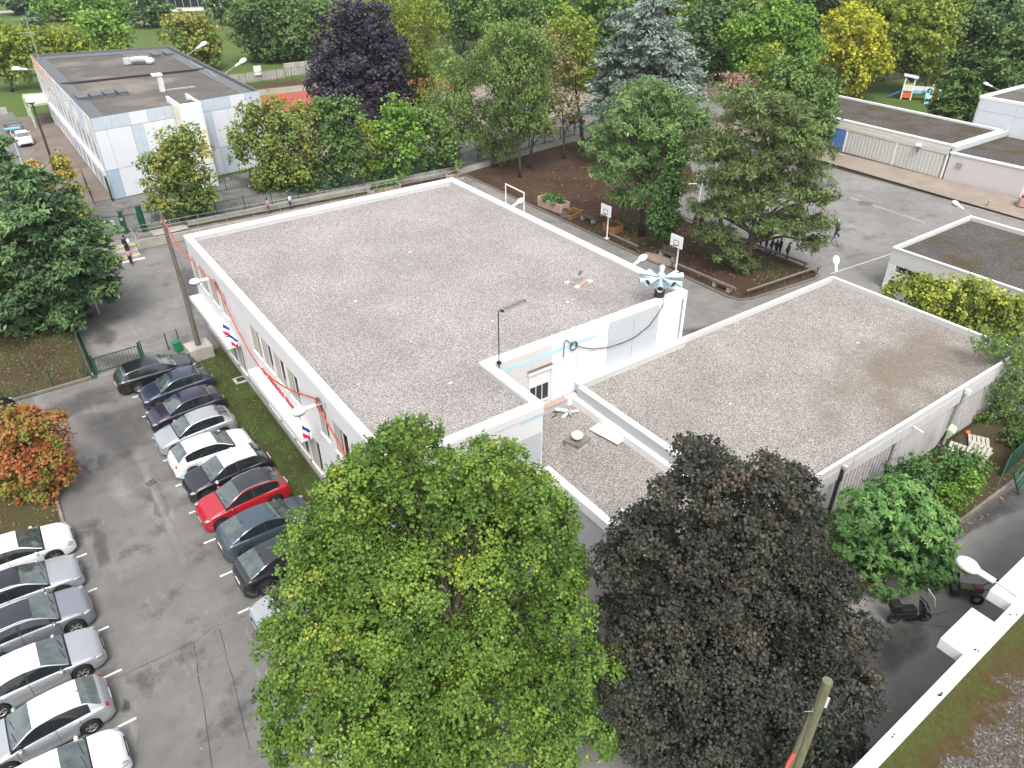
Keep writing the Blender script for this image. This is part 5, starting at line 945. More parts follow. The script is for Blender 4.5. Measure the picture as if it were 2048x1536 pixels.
def car(label,x,y,rz,typ,pt,roof=None,group='cars parked in the school car park',clad=False,rails=False,dark_rim=False,name='parked_car',z0=.008,mirror=None):
    c=CT[typ]; L,W,H=c['L'],c['W'],c['H']; paintm=P[pt]; T=thing(name,label,'car',(x,y,z0),rz,group)
    xr=-c['wb']/2-.03+.02*L; xf=xr+c['wb']; r=c['r']; ra=r+.055
    bpx=-L/2+c['bp']*L
    xs=set(np.round(np.linspace(-L/2,L/2,52),3)); dsx=[bpx-.02,bpx+.02,-L/2+c['ws'][1]*L-.02,-L/2+c['ws'][1]*L+.0]
    for w_ in (xr,xf):
        for a in np.linspace(0,math.pi,9): xs.add(round(w_+ra*math.cos(a),3))
    fd=-L/2+c['ws'][1]*L-.10; rd=xr+ra*.55
    seams=[bpx,fd,rd]
    for s_ in seams: xs|={round(s_-.009,3),round(s_+.009,3)}
    for t_ in (c['rw'][0],c['rw'][1],c['ws'][0],c['ws'][1],c['cp']): xs.add(round(-L/2+t_*L,3))
    xs=np.array(sorted(xs)); xs=xs[np.concatenate([[True],np.diff(xs)>.006])]
    tt=(xs+L/2)/L; fine=np.linspace(0,1,400); zf=smooth(np.interp(fine,[p[0] for p in c['prof']],[p[1] for p in c['prof']]),60); zt=np.interp(tt,fine,zf)
    zb=np.minimum(np.interp(tt,[0,.15,.8,1],[c['belt'][0],c['belt'][0]+.02,c['belt'][1],c['belt'][1]-.1]),zt-.025)
    u=np.abs(2*tt-1); wl=W/2*(1-.055*u**3-.20*np.clip((u-.80)/.2,0,1)**2.2)
    N=11; V=[]
    for i,x_ in enumerate(xs):
        zl=.20+.05*(u[i]>.93)
        for w_ in (xr,xf):
            d=abs(x_-w_)
            if d<ra: zl=max(zl,r+math.sqrt(ra*ra-d*d))
        zB,zT,w_=zb[i],zt[i],wl[i]; zl=min(zl,zB-.12); h=max(zT-zB,.0); wr=max(w_*.955-h*.42,.2); sh=w_*.955
        ring=[(w_*.95,zl),(w_*.985,zl+.18*(zB-zl)),(w_,zl+.55*(zB-zl)),(w_*.992,zB-.08*(zB-zl)),(sh,zB),(sh-.1*(sh-wr)-.012,zB+.08*h),(sh-.55*(sh-wr)-.012,zB+.5*h),(wr,zB+.86*h),(wr*.95,zB+.94*h),(wr*.62,zB+.985*h),(0,zT)]
        V.append([(x_,yy,zz) for yy,zz in ring])
    X=lambda t_: -L/2+t_*L
    hh=zt-zb
    def cls(i,j):
        xm=(xs[i]+xs[i+1])/2; t_=(xm+L/2)/L; h=min(hh[i],hh[i+1])
        if j>=8 and c['ws'][0]<t_<c['ws'][1]: return 'windscreen'
        if j>=8 and c['rw'][0]<t_<c['rw'][1]: return 'rear_window'
        if j in (5,6) and t_>c['cp'] and h>.10 and t_<c['ws'][1]-.0:
            if abs(xm-bpx)<.03: return 'trim'
            return 'side_window'
        if j>=8 and c['rw'][1]<=t_<=c['ws'][0]: return 'roof'
        if any(abs(xm-s_)<.012 for s_ in seams) and 1<=j<=4: return 'trim'
        if clad and j==0: return 'trim'
        if j>=4 and abs(t_-c['ws'][1])<.012: return 'trim'
        return 'body'
    groups={}
    n=len(xs)
    for i in range(n-1):
        for j in range(N-1):
            k=cls(i,j)
            for s_ in (1,-1):
                q=[V[i][j],V[i+1][j],V[i+1][j+1],V[i][j+1]]; q=[(a,b*s_,d) for a,b,d in q]
                if s_==1: q=q[::-1]
                kk=k
                if k=='side_window': kk=(k,s_,'f' if (xs[i]+xs[i+1])/2>bpx else 'r')
                groups.setdefault(kk,[]).append(q)
    for s_,i in ((1,n-1),(-1,0)):
        ring=[V[i][j] for j in range(N)]+[(a,-b,d) for a,b,d in V[i][N-2::-1]]
        groups.setdefault('body',[]).append(ring if s_==1 else ring[::-1])
    def weld(qs,extra=()):
        vi={};v=[];f=[];m=[]
        for mi,lst in enumerate([qs,*extra]):
            for q in lst:
                ids=[]
                for p in q:
                    k=(round(p[0],4),round(p[1],4),round(p[2],4))
                    if k not in vi: vi[k]=len(v); v.append(p)
                    ids.append(vi[k])
                if len(set(ids))==len(ids): f.append(tuple(ids)); m.append(mi)
                else:
                    u_=[]; [u_.append(k) for k in ids if k not in u_]
                    if len(u_)>2: f.append(tuple(u_)); m.append(mi)
        mb=MB(); mb.v=v; mb.f=f; mb.m=m; return mb
    b=weld(groups['body'],(groups.get('trim',[]),)).build('body',[paintm,M['trim']],T,smooth=True)
    weld(groups['roof']).build('roof',P[roof] if roof else paintm,T,smooth=True)
    weld(groups['windscreen']).build('windscreen',M['carglass'],T,smooth=True); weld(groups['rear_window']).build('rear_window',M['carglass'],T,smooth=True)
    for k in [k for k in groups if isinstance(k,tuple)]: weld(groups[k]).build('side_window',M['sideglass'],T,smooth=True)
    ub=MB(); ub.box(-L/2+.12,L/2-.12,-W/2+.20,W/2-.20,.17,.62)
    for w_ in (xr,xf): ub.box(w_-ra-.02,w_+ra+.02,-W/2+.08,W/2-.08,.5,r+ra-.02)
    ub.build('underbody',M['trim'],T)
    t,ri,di=wheel_meshes(r)
    for wx in (xr,xf):
        for s_ in (-1,1):
            a=t.copy(); col.objects.link(a); a.parent=T; a.location=(wx,s_*(W/2-.115),r); a.rotation_euler=(0,.3*wx,0 if s_<0 else math.pi)
            e=ri.copy(); col.objects.link(e); e.parent=a
            if dark_rim: e.material_slots[0].link='OBJECT'; e.material_slots[0].material=M['steel']
            e=di.copy(); col.objects.link(e); e.parent=a
    def at(t_,j,s_):      # point of the shell
        i=int(np.argmin(abs(xs-X(t_)))); p=V[i][j]; return Vector((p[0],p[1]*s_,p[2]))
    for s_ in (-1,1):
        mb=MB(); pts=[at(.955,3,s_)+Vector((0,0,-.02)),at(.965,4,s_)*.5+at(.965,9,s_)*.5,]
        a=at(.90,4,s_); e=at(.975,4,s_); mid=at(.94,4,s_); ee=at(.985,8,s_)*.6+at(.985,4,s_)*.4
        mb.sph((mid.x,mid.y-.05*s_,mid.z-.045),.1,2.1,1.15,.62,12,8); mb.build('headlight',M['lamp_clear'],T,smooth=True)
        mb=MB(); q=at(.035,3,s_); mb.sph((q.x+.06,q.y-.095*s_,q.z-.02),.1,1.3,1.1,1.35 if typ!='coupe' else .8,12,8); mb.build('tail_light',M['lamp_red'],T,smooth=True)
        q=at(c['ws'][1]-.055,4,s_); mb=MB(); mb.sph((q.x,q.y+.11*s_,q.z+.07),.1,.75,1.15,.72,10,6); mb.build('mirror',P[mirror] if mirror else (paintm if pt not in('black',) else M['trim']),T,smooth=True)
        for tx in (.50,.30):
            q=at(tx,3,s_); MB().obox((q.x,q.y+.006*s_,q.z-.03),(.20,.025,.03)).build('door_handle',paintm,T)
        if rails:
            MB().tube([at(.22,8,s_)+Vector((0,0,.01)),at(.3,8,s_)+Vector((0,0,.05)),at(.48,8,s_)+Vector((0,0,.05)),at(.545,8,s_)+Vector((0,0,.01))],.016,6).build('roof_rail',M['steel'],T)
    g=MB(); g.box(L/2-.05,L/2+.006,-.42,.42,.40,.56); g.box(L/2-.10,L/2-.015,-.55,.55,.23,.34); g.build('grille',M['trim'],T)
    MB().box(L/2-.02,L/2+.014,-.26,.26,.42,.53).build('number_plate',M['whiteplastic'],T)
    MB().box(-L/2-.012,-L/2+.02,-.26,.26,.64 if typ in('suv','coupe') else .5,.75 if typ in('suv','coupe') else .61).build('number_plate',M['whiteplastic'],T)
    MB().box(-L/2-.006,-L/2+.06,-.62,.62,.24,.40).build('rear_bumper_insert',M['trim'],T)
    q=at(c['rw'][1]+.02,10,1); MB().tube([q,q+Vector((-.16,0,.07))],[.02,.005],5).build('aerial',M['trim'],T)
    q=at(c['ws'][1]-.01,10,1); 
    for yy in (.1,-.45): MB().bar((q.x-.04,yy,q.z+.03),(q.x-.14,yy+.5,q.z+.085),.014).build('wiper',M['trim'],T)
    return T
N0,S0=0,math.pi    # nose towards +x / -x
car('black estate car with chrome window line, nearest the concrete block',4.15,43.9,N0+.03,'estate','black',rails=False)
car('dark navy hatchback with bright red tail light, second from the concrete block',4.75,41.35,S0+.03,'hatch','navy')
car('dark purple hatchback between the navy car and the silver one',4.6,38.75,S0+.03,'hatch','purple')
car('light silver hatchback with a red round tail light beside the grass strip',4.45,36.35,S0+.03,'hatch','silver')
car('white hatchback with its tail towards the aisle',4.6,33.95,N0+.03,'hatch','white')
car('black small suv with a cream white roof and white mirrors',4.75,31.6,S0+.03,'suv','black',roof='white',mirror='white')
car('bright red suv with a black roof',4.75,29.25,S0+.03,'suv','red',roof='anth',rails=True)
car('slate blue coupe suv next to the red one',5.0,26.75,N0+.03,'coupe','slate')
car('black coupe suv half under the maple',5.0,24.3,N0+.03,'coupe','black',roof='anth')
car('silver car mostly hidden by the maple, its nose sticking out',4.75,21.8,S0+.03,'hatch','silver')
car('grey car hidden deep under the maple',4.7,17.2,S0,'suv','greysilver')
car('white car peeking out under the lower edge of the maple',4.9,14.0,S0+.02,'hatch','white')
car('white saloon with bonnet vents at the top of the left row',-4.7,31.55,.0,'sedan','white')
car('silver estate with a dark roof and amber lights, second of the left row',-4.75,29.1,.0,'estate','silver',roof='black',rails=True)
car('grey silver suv with dark glass roof and dark wheels, third of the left row',-4.55,26.75,.02,'suv','greysilver',roof='anth',clad=False,rails=True,dark_rim=True)
car('pale silver saloon with chrome grille, fourth of the left row',-4.75,24.35,.02,'sedan','silver',roof='white')
car('silver hatchback reversed in with its red tail lights facing the aisle',-4.7,21.75,S0+.02,'hatch','silver',roof='white')
car('white car with a dark grille at the bottom left corner',-4.65,19.3,.0,'hatch','white')
car('black car nosing out from behind the red leaved tree',-5.3,44.35,.12,'suv','black',group='cars on the side drive')
car('black hatchback mostly hidden behind the red leaved tree',-7.6,45.0,.1,'hatch','anth',group='cars on the side drive') if False else None
car('white suv seen from behind on the road beside the panelled building',4.0,107.3,1.60,'suv','white',group='cars on the road by the panelled building',z0=.71)
car('black suv ahead of the white one on the road beside the panelled building',3.7,112.9,1.62,'suv','black',group='cars on the road by the panelled building',z0=.71)
car('silver car glimpsed behind the feathery trees',58.2,84.13,2.6,'hatch','silver',group='cars beyond the schoolyard fence',z0=.712)
car('white car glimpsed behind the feathery trees',62.21,88.42,2.5,'suv','white',group='cars beyond the schoolyard fence',z0=.712)

# ================================================================ people
PM={k:pm('cloth_'+k,v,.85,.15,12) for k,v in dict(pink=(.48,.25,.27),white=(.62,.64,.68),black=(.02,.02,.024),navy=(.022,.026,.045),grey=(.1,.1,.11),lightblue=(.2,.48,.6),green=(.025,.05,.04),brown=(.09,.045,.03),jeans=(.05,.07,.12)).items()}
PM['skin']=pm('skin',(.38,.22,.15),.6,.1,10); PM['hair']=pm('dark_hair',(.018,.012,.009),.7,.2,20)
def skin_obj(name,verts,edges,rad,mat,parent,root=0,sub=1):
    me=bpy.data.meshes.new(name); me.from_pydata(verts,edges,[]); o=bpy.data.objects.new(name,me); col.objects.link(o)
    m=o.modifiers.new('s','SKIN'); m.use_smooth_shade=True; s=o.modifiers.new('u','SUBSURF'); s.levels=sub; s.render_levels=sub
    for i,r in enumerate(rad): me.skin_vertices[0].data[i].radius=(r,r)
    me.skin_vertices[0].data[root].use_root=True
    bpy.context.view_layer.update(); ev=o.evaluated_get(bpy.context.evaluated_depsgraph_get()); nm=bpy.data.meshes.new_from_object(ev); bpy.data.objects.remove(o)
    nm.materials.clear(); nm.materials.append(mat); n=bpy.data.objects.new(name,nm); col.objects.link(n); n.parent=parent; return n
POSE=dict(  # offsets in body heights: (x forward, y left, z up)
 walk=dict(lk=(.07,.05,.27),lf=(.10,.05,.02),rk=(.02,-.05,.27),rf=(-.12,-.05,.04),le=(-.05,.12,.63),lh=(-.02,.12,.50),re=(.03,-.12,.63),rh=(.10,-.12,.52),lean=.01),
 stand=dict(lk=(.01,.05,.27),lf=(0,.055,.02),rk=(.01,-.05,.27),rf=(0,-.055,.02),le=(-.01,.13,.63),lh=(.03,.13,.50),re=(-.01,-.13,.63),rh=(.03,-.13,.50),lean=0),
 run=dict(lk=(.13,.05,.32),lf=(.10,.05,.08),rk=(-.02,-.05,.26),rf=(-.20,-.05,.12),le=(.06,.14,.70),lh=(.18,.10,.72),re=(.08,-.14,.72),rh=(.20,-.10,.80),lean=.07),
 lean=dict(lk=(.06,.05,.28),lf=(.08,.05,.02),rk=(-.01,-.05,.27),rf=(-.10,-.05,.03),le=(.05,.14,.66),lh=(.13,.10,.58),re=(.04,-.14,.66),rh=(.12,-.10,.60),lean=.05))
def person(label,x,y,rz,h,pose,top,bottom,z0=.01,group=None,hair='hair',cap=None):
    p=POSE[pose]; T=thing('person',label,'person',(x,y,z0),rz,group); S=lambda v: tuple(k*h for k in v); ln=p['lean']
    pel=(0,0,.53); ch=(ln*.7,0,.72); nk=(ln,0,.83); hd=(ln*1.25,0,.905); ht=(ln*1.3,0,.955)
    ls=(ln*.9,.105,.80); rs=(ln*.9,-.105,.80); lh=(0,.052,.51); rh=(0,-.052,.51)
    V=[pel,ch,nk,hd,ht,ls,p['le'],p['lh'],rs,p['re'],p['rh'],lh,p['lk'],p['lf'],rh,p['rk'],p['rf']]
    lt=tuple(a+b for a,b in zip(p['lf'],(.075,0,-.005))); rt=tuple(a+b for a,b in zip(p['rf'],(.075,0,-.005))); V+=[lt,rt]
    E=[(0,1),(1,2),(2,3),(3,4),(1,5),(5,6),(6,7),(1,8),(8,9),(9,10),(0,11),(11,12),(12,13),(0,14),(14,15),(15,16),(13,17),(16,18)]
    Rr=[.075,.078,.036,.058,.05,.042,.03,.022,.042,.03,.022,.06,.042,.028,.06,.042,.028,.022,.022]
    skin_obj('body',[S(v) for v in V],E,[k*h*.92 for k in Rr],PM['skin'],T)
    tv=[pel,ch,nk,ls,p['le'],tuple(a*.35+b*.65 for a,b in zip(p['le'],p['lh'])),rs,p['re'],tuple(a*.35+b*.65 for a,b in zip(p['re'],p['rh']))]
    skin_obj('shirt',[S(v) for v in tv],[(0,1),(1,2),(1,3),(3,4),(4,5),(1,6),(6,7),(7,8)],[k*h for k in (.088,.092,.045,.052,.04,.034,.052,.04,.034)],PM[top],T)
    bv=[(0,0,.545),lh,p['lk'],tuple(a+b for a,b in zip(p['lf'],(0,0,.03))),rh,p['rk'],tuple(a+b for a,b in zip(p['rf'],(0,0,.03)))]
    skin_obj('trousers',[S(v) for v in bv],[(0,1),(1,2),(2,3),(0,4),(4,5),(5,6)],[k*h for k in (.088,.072,.052,.04,.072,.052,.04)],PM[bottom],T)
    mb=MB(); mb.sph(S((hd[0]-.012,0,.935)),.066*h,1.05,.98,.95,10,7); mb.build('hair',PM[cap] if cap else PM[hair],T,smooth=True)
    for f in ('lf','rf'):
        q=p[f]; mb=MB(); mb.sph(S((q[0]+.035,q[1],q[2]-.002)),.045*h,1.7,.75,.55,8,5); mb.build('shoe',PM['black'],T,smooth=True)
    return T
a=(6.75, 64.91)
person('adult in black with a light blue bag coming down the entrance steps',6.9,65.25,-1.6,1.66,'walk','black','black',.24)
a=(6.71, 63.44)
person('child in a pink top walking off the entrance steps',a[0],a[1],-1.75,1.36,'walk','pink','navy')
bg_=MB(); bg_.sph((0,0,0),.2,.6,1,1.3,10,6); b_=thing('shoulder_bag','light blue bag on the shoulder of the adult on the steps','bag',(7.12,65.2,1.32)); bg_.build('bag_body',PM['white'],b_,smooth=True); MB().tube([(0,0,.2),(-.1,.02,.35),(-.2,.02,.3)],.02,5).build('strap',PM['grey'],b_)
a=(18.61, 66.92); person('child in pale pink walking up the ramp behind the school roof',19.6,67.1,.1,1.42,'walk','pink','grey',.52)
person('child in white walking up the ramp ahead of the one in pink',21.7,67.1,.1,1.42,'lean','white','navy',.48)
a=(57.71, 33.18); person('adult in black running with arms raised and a light blue hat on the playground',a[0],a[1],2.6,1.72,'run','black','navy',cap='lightblue')
a=(53.22, 39.65); person('tall figure in black standing on the court behind the largest pine',a[0],a[1],-2.4,1.72,'stand','black','black')
kids=[((50.7, 35.66),'navy','black','lean','first child from the left of the dark clad group on the log rail'),((50.56, 34.97),'black','black','stand','second child of the dark clad group, in black'),((50.55, 34.46),'navy','navy','lean','child in the middle of the dark clad group by the log rail'),((50.55, 33.95),'black','navy','walk','child striding at the right of the dark clad group'),((51.07, 33.95),'green','black','stand','child in dark green at the right end of the group by the rail'),((50.77, 33.02),'grey','black','lean','child in grey half hidden by pine branches at the log rail')]
for (q,t_,b_,ps,lb) in kids: person(lb,q[0],q[1],-1.0+.5*(len(lb)%3),1.4,ps,t_,b_,group='children by the log rail')
for (q,t_,b_,lb) in [((49.59, 41.98),'brown','grey','child in brown near the back rail of the garden'),((49.9, 41.61),'black','black','child in black near the back rail of the garden')]: person(lb,q[0],q[1],.5,1.4,'stand',t_,b_,group='children by the back rail')

# ================================================================ fittings and furniture
def lamp(label,loc,ang,arm=.8,tilt=.12,group='white bulb shaped lamps on the buildings',s=1.0,z1=None):
    T=thing('wall_lamp',label,'lamp',loc,ang,group)
    a=Vector((arm,0,arm*tilt+.05)); MB().tube([(0,0,-.25),(0,0,0),a*.5,a],.028*s,6).build('arm',M['rail'],T)
    d=Vector((1,0,tilt)).normalized(); MB().tube([a-d*.02,a+d*.42*s],[.085*s,.095*s],10).build('socket',M['whiteplastic'],T,smooth=False)
    c=a+d*.72*s; hb=MB(); hb.sph((0,0,0),.25*s,1.35,.95,.80,14,8); h=hb.build('lamp_shade',M['whiteplastic'],T,smooth=True); h.location=c; h.rotation_euler=(0,-math.atan(tilt),0)
    lb=MB(); lb.sph((0,0,-.09*s),.24*s,1.25,.9,.55,12,6); l=lb.build('lens',M['glass'],h,smooth=True); return T
lamp('white bulb lamp at the north end of the facade beside the cable coil',(8.50,42.5,6.15),math.pi,.35,.05)
lamp('white bulb lamp over the red lettering on the facade',(8.50,26.3,6.35),math.pi,.45,.0)
lamp('white bulb lamp on the roof edge in front of the far white goal',(28.62,40.9,6.6),0,.25,.35)
lamp('white bulb lamp on the roof edge left of the horn siren',(28.62,28.6,6.6),0,.25,.35)
lamp('white globe lamp rising over the peak of the hall roof',(42.7,23.9,4.05),.9,.15,1.3)
lamp('white bulb lamp above the peak of the dark roofed east building',(62.9,25.35,3.4),1.9,.6,.5)
lamp('large white bulb lamp reaching over the service path beside the tiller',(24.0,4.1,4.5),1.75,.75,.15,s=1.25)
lamp('white bulb lamp on top of the tall blank building',(96.5,40.35,6.45),1.9,.8,.3)
lamp('white bulb lamp at the left end of the panelled building roof',(8.5,109,8.2),math.pi+.1,1.6,.15,s=1.5)
lamp('white bulb lamp on a long thin arm over the panelled side road',(8.5,88.8,8.2),2.9,2.6,.05,s=1.3)
lamp('white bulb lamp on the far side of the panelled roof nearest its tip',(25.3,109.3,8.2),.0,1.4,.45,s=1.5)
lamp('white bulb lamp on the far side of the panelled roof nearest the running track',(25.3,93.6,8.2),0,1.4,.45,s=1.5)
T=thing('wall_lamp','white half dome lamp on the garage fascia','lamp',(80.95,39.8,2.9)); mb=MB(); mb.sph((-.25,0,0),.4,.7,1,.55,12,6); mb.build('lamp_shade',M['whiteplastic'],T,smooth=True); MB().obox((-.1,0,-.5),(.06,.06,.6)).build('bracket',M['darkmetal'],T)
# horn siren
T=thing('siren','pale blue cluster of warning horns on the corner of the school roof','siren',(26.9,24.55,6.88))
MB().tube([(0,0,-.02),(0,0,.55)],.28,10).build('base',M['darkmetal'],T); MB().obox((0,0,.72),(.7,.6,.36)).build('housing',M['siren'],T); MB().tube([(0,0,.88),(0,0,1.3)],.2,10).build('hub',M['siren'],T)
for k in range(10):
    a=2*math.pi*k/10+.12; z=1.12 if k%2 else 1.0; d=Vector((math.cos(a),math.sin(a),.02 if k%2 else -.06)); h=MB(); n=12
    h.tube([d*.16+Vector((0,0,z)),d*.42+Vector((0,0,z)),d*1.0+Vector((0,0,z)),d*1.16+Vector((0,0,z))],[.06,.075,.155,.175],n,False)
    hn=h.build('horn',M['siren'],T,smooth=True); m2=MB(); m2.tube([d*1.02+Vector((0,0,z)),d*1.0+Vector((0,0,z))],[.15,.14],n); m2.build('horn_mouth',M['darkmetal'],hn)
mb=MB(); mb.tube([(.5,.3,.2),(.3,.5,.5),(.2,.3,.8)],.06,6); mb.build('cable_loop',M['black'],T)
# siren cable on the wall with coil
def coil(label,c,rad,axis,n=4,m='black'):
    mb=MB(); rg=random.Random(7); 
    for k in range(n):
        q=[]; rr_=rad*rg.uniform(.85,1.05); ox,oz=rg.uniform(-.03,.03),rg.uniform(-.04,.04)
        for j in range(21):
            a=2*math.pi*j/20; u,v=math.cos(a)*rr_*.92+ox,math.sin(a)*rr_+oz; d=rg.uniform(-.012,.012)+.02*k
            q.append((u,d,v) if axis=='y' else (d,u,v))
        mb.tube(q,.012,4,False)
    o=mb.build('cable_coil',M[m],org=c); 
    for v in o.data.vertices: pass
    return tag(o,label,'cable coil')
def coil2(label,c,rad,axis,n=4,m='black'):
    o=coil(label,(0,0,0),rad,axis,n,m); o.location=c; return o
coil2('coil of black cable hung on the wall over the blue stripe',(20.63,24.0,6.15),.24,'y',4)
coil2('small coil of grey cable hung at the north end of the facade',(8.44,42.2,5.75),.26,'x',4)
coil2('larger coil of grey cable hung beside the facade lamp',(8.42,27.0,5.85),.34,'x',5)
tag(MB().tube([(26.75,24.1,6.95),(26.7,24.02,6.6),(26.39, 24.02, 6.18),(25.8, 24.02, 5.65),(24.9, 24.02, 5.3),(23.95, 24.02, 5.23),(22.91, 24.03, 5.3),(21.88, 24.03, 5.57),(21.21, 24.04, 5.88),(20.73, 24.06, 6.18)],.022,5).build('siren_cable',M['black']),'black cable sagging from the horns along the white wall','cable')
tag(MB().tube([(20.59, 24.05, 6.23),(20.16, 24.05, 6.66),(20.05, 24.07, 6.57),(20.03, 24.07, 5.73)],.02,5).build('wall_conduit',M['darkmetal']),'thin dark conduit bent down the white wall left of the coil','conduit')
# aerial
T=thing('aerial_mast','thin mast with a long comb aerial at the inner corner of the roof','aerial',(16.1,23.95,6.5))
MB().tube([(0,0,0),(0,0,3.05)],.028,6).build('mast',M['darkmetal'],T); MB().obox((0,0,.35),(.16,.16,.12)).build('clamp',M['black'],T)
b=MB().tube([(0,0,2.95),(1.55,.06,3.1)],.016,5).build('boom',M['darkmetal'],T)
for i in range(13): MB().tube([(.25+.1*i,-.22+.005*i,2.98+.01*i),(.25+.1*i,.24-.005*i,2.99+.01*i)],.013,4).build('element',M['darkmetal'],b)
MB().obox((.2,0,2.97),(.08,.2,.08)).build('dipole',M['black'],b)
# roof fittings
T=thing('roof_vent','small grey ventilator on an orange base on the main roof','vent',(25.0,28.95,6.47),.3)
MB().obox((0,0,.06),(.75,.75,.12)).build('base',M['terracotta'],T); MB().obox((-.08,0,.30),(.44,.40,.36)).build('casing',M['steel'],T); MB().tube([(.12,.05,.12),(.12,.05,.55),(.26,.05,.62)],.10,8).build('cowl',M['membrane'],T)
for i,(x,y) in enumerate([(-.55,-.25),(.55,.3),(.5,-.4),(-.4,.5)]): MB().obox((x,y,.05),(.34,.26,.09),i).build('ballast_stone',M['upstand'],T)
T=thing('chimney_stack','square roof stack with a white mushroom cap on the low link roof','vent',(18.45,20.95,2.87),.25)
MB().obox((0,0,.16),(.75,.75,.32)).build('curb',M['offwhite'],T); MB().obox((0,0,.36),(.92,.92,.08)).build('flange',M['kerb'],T); MB().tube([(0,0,.4),(0,0,.52)],.2,12).build('neck',M['darkmetal'],T); mb=MB(); mb.sph((0,0,.62),.30,1,1,.62,14,8); mb.build('cap',M['whiteplastic'],T,smooth=True)
o=MB().obox((0,0,.025),(.72,1.75,.05)).build('white_board',M['whiteplastic']); o.location=(20.2,20.7,2.95); o.rotation_euler=(0,.02,.18); tag(o,'white board lying flat on the low link roof','board')
for i,(x,y,a,l) in enumerate([(19.6,23.2,.4,.7),(19.85,23.35,1.3,.6),(20.0,23.1,-.3,.55),(19.75,23.05,.9,.5),(19.5,23.45,-.8,.6)]):
    o=MB().add([(-l/2,-.07,0),(l/2,-.07,.02),(l/2,.07,.05),(-l/2,.07,.03),(-l/2,-.07,.012),(l/2,-.07,.032),(l/2,.07,.062),(-l/2,.07,.042)],[(3,2,1,0),(4,5,6,7),(0,1,5,4),(1,2,6,5),(2,3,7,6),(3,0,4,7)]).build('metal_offcut',M['steel' if i%2 else 'whiteplastic']); o.location=(x,y,2.89+.05*i); o.rotation_euler=(.1*i,.08,a)
    tag(o,'%s metal offcut in the scrap heap in the corner of the link roof'%['bright white','dull grey','upper white','small grey','lowest white'][i],'offcut','scrap pieces on the link roof')
mb=MB(); mb.tube([(0,0,.03),(.3,.05,.05),(.4,.2,.12),(.25,.3,.06)],.025,5); o=mb.build('bent_pipe',M['darkmetal']); o.location=(18.9,23.4,2.88); tag(o,'bent dark pipe lying by the low parapet of the link roof','pipe')
SP=[(13.73,34.3,6.465,'halfway along the west part of the main roof'),(18.49,28.05,6.465,'near the top of the aerial mast'),(22.99,27.47,6.465,'below the small ventilator on the main roof'),(13.69,24.3,6.465,'near the notch of the main roof'),(22.64,43.05,6.465,'at the back of the main roof'),(19.38,38.5,6.465,'in the middle of the main roof'),(36.82,18.32,3.565,'in the middle of the hall roof'),(26.23,18.44,3.565,'on the west half of the hall roof'),(17.2,16.4,2.865,'near the front of the link roof')]
for i,(x,y,z,lb) in enumerate(SP):
    mb=MB(); mb.sph((0,0,.02),.09,1.2,.7,.3,7,4); o=mb.build('pale_stone',M['whiteplastic']); o.location=(x,y,z); o.rotation_euler=(0,0,i); tag(o,'small white fleck '+lb,'stone','white flecks on the gravel roofs')
# flags
def flag(label,loc,rz,n=.0):
    T=thing('flag',label,'flag',loc,rz,'tricolour flags on the facade'); T.scale=(.72,.62,.78); d=Vector((-.62,0,.78))
    MB().tube([(.28,0,-.35),d*1.15],.018,5).build('flag_pole',M['whiteplastic'],T)
    for k,m in enumerate(('flagblue','flagwhite','flagred')):
        v=[];f=[]; rg=random.Random(3+k)
        for i in range(7):
            for j in range(5):
                s_=i/6; w_=(k+j/4)/3
                p=d*(1.1-.75*s_)+Vector((-.10*math.sin(3*w_+5*s_)*w_,.13*math.sin(7*s_+2*w_),-1.0*w_*(1-.25*s_)))
                p.y+=.10*math.sin(s_*9)*w_; v.append(p)
        for i in range(6):
            for j in range(4): f.append((i*5+j,i*5+j+1,(i+1)*5+j+1,(i+1)*5+j))
        mb=MB().add(v,f); o=mb.build('flag_stripe',M[m],T,smooth=True); s_=o.modifiers.new('t','SOLIDIFY'); s_.thickness=.006
    return T
flag('drooping tricolour flag nearest the short canopy on the facade',(8.3,39.9,3.9),.25)
flag('drooping tricolour flag between the two canopies',(8.3,38.5,3.75),-.2)
flag('drooping tricolour flag past the south end of the long canopy',(8.3,28.0,3.8),.1)
# red sleeved cable, wooden poles
tag(MB().tube([(7.0,45.05,9.3),(7.35,44.3,7.9),(7.9,43.4,6.75),(8.40,42.5,6.05),(8.36, 40.48, 5.42),(8.3, 39.0, 4.67),(8.28, 36.88, 3.86),(8.26, 35.29, 3.72),(8.27, 32.85, 4.14),(8.33, 30.66, 4.74),(8.42,27.3,6.05),(8.36, 26.2, 5.61),(8.3, 24.62, 5.2),(8.2, 23.12, 4.47),(8.2, 21.0, 3.71)],.038,6).build('red_cable',M['red']),'red sleeved cable looping from the wooden pole along the facade','cable')
T=thing('wooden_pole','slim weathered wooden pole standing in a concrete block','pole',(7.1,45.1,.9)); MB().tube([(0,0,-.05),(.02,-.02,4),(-.08,.05,8.75)],[.17,.14,.10],9).build('shaft',M['pole'],T); MB().obox((-.06,.03,8.3),(.3,.12,.12)).build('bracket',M['steel'],T); MB().tube([(-.1,.05,8.4),(-.5,.6,8.2),(-1.2,1.6,7.4)],.012,4).build('stay_wire',M['darkmetal'],T); MB().obox((.02,-.16,6.9),(.08,.05,.3)).build('tag_plate',M['redpaint'],T)
bl=MB().obox((0,0,.45),(1.45,1.35,.9)).build('concrete_block',M['concrete'],bevel=.04); bl.location=(7.1,45.2,.01); bl.rotation_euler=(0,0,.06); tag(bl,'big square concrete block carrying the wooden pole','block')
T=thing('litter_bin','small green box bin beside the concrete block','bin',(6.1,46.75,.01),.2); MB().obox((0,0,.35),(.42,.42,.66)).build('body',M['greenbox'],T,bevel=.03); MB().obox((0,0,.70),(.46,.46,.05)).build('lid',M['greenbox'],T)
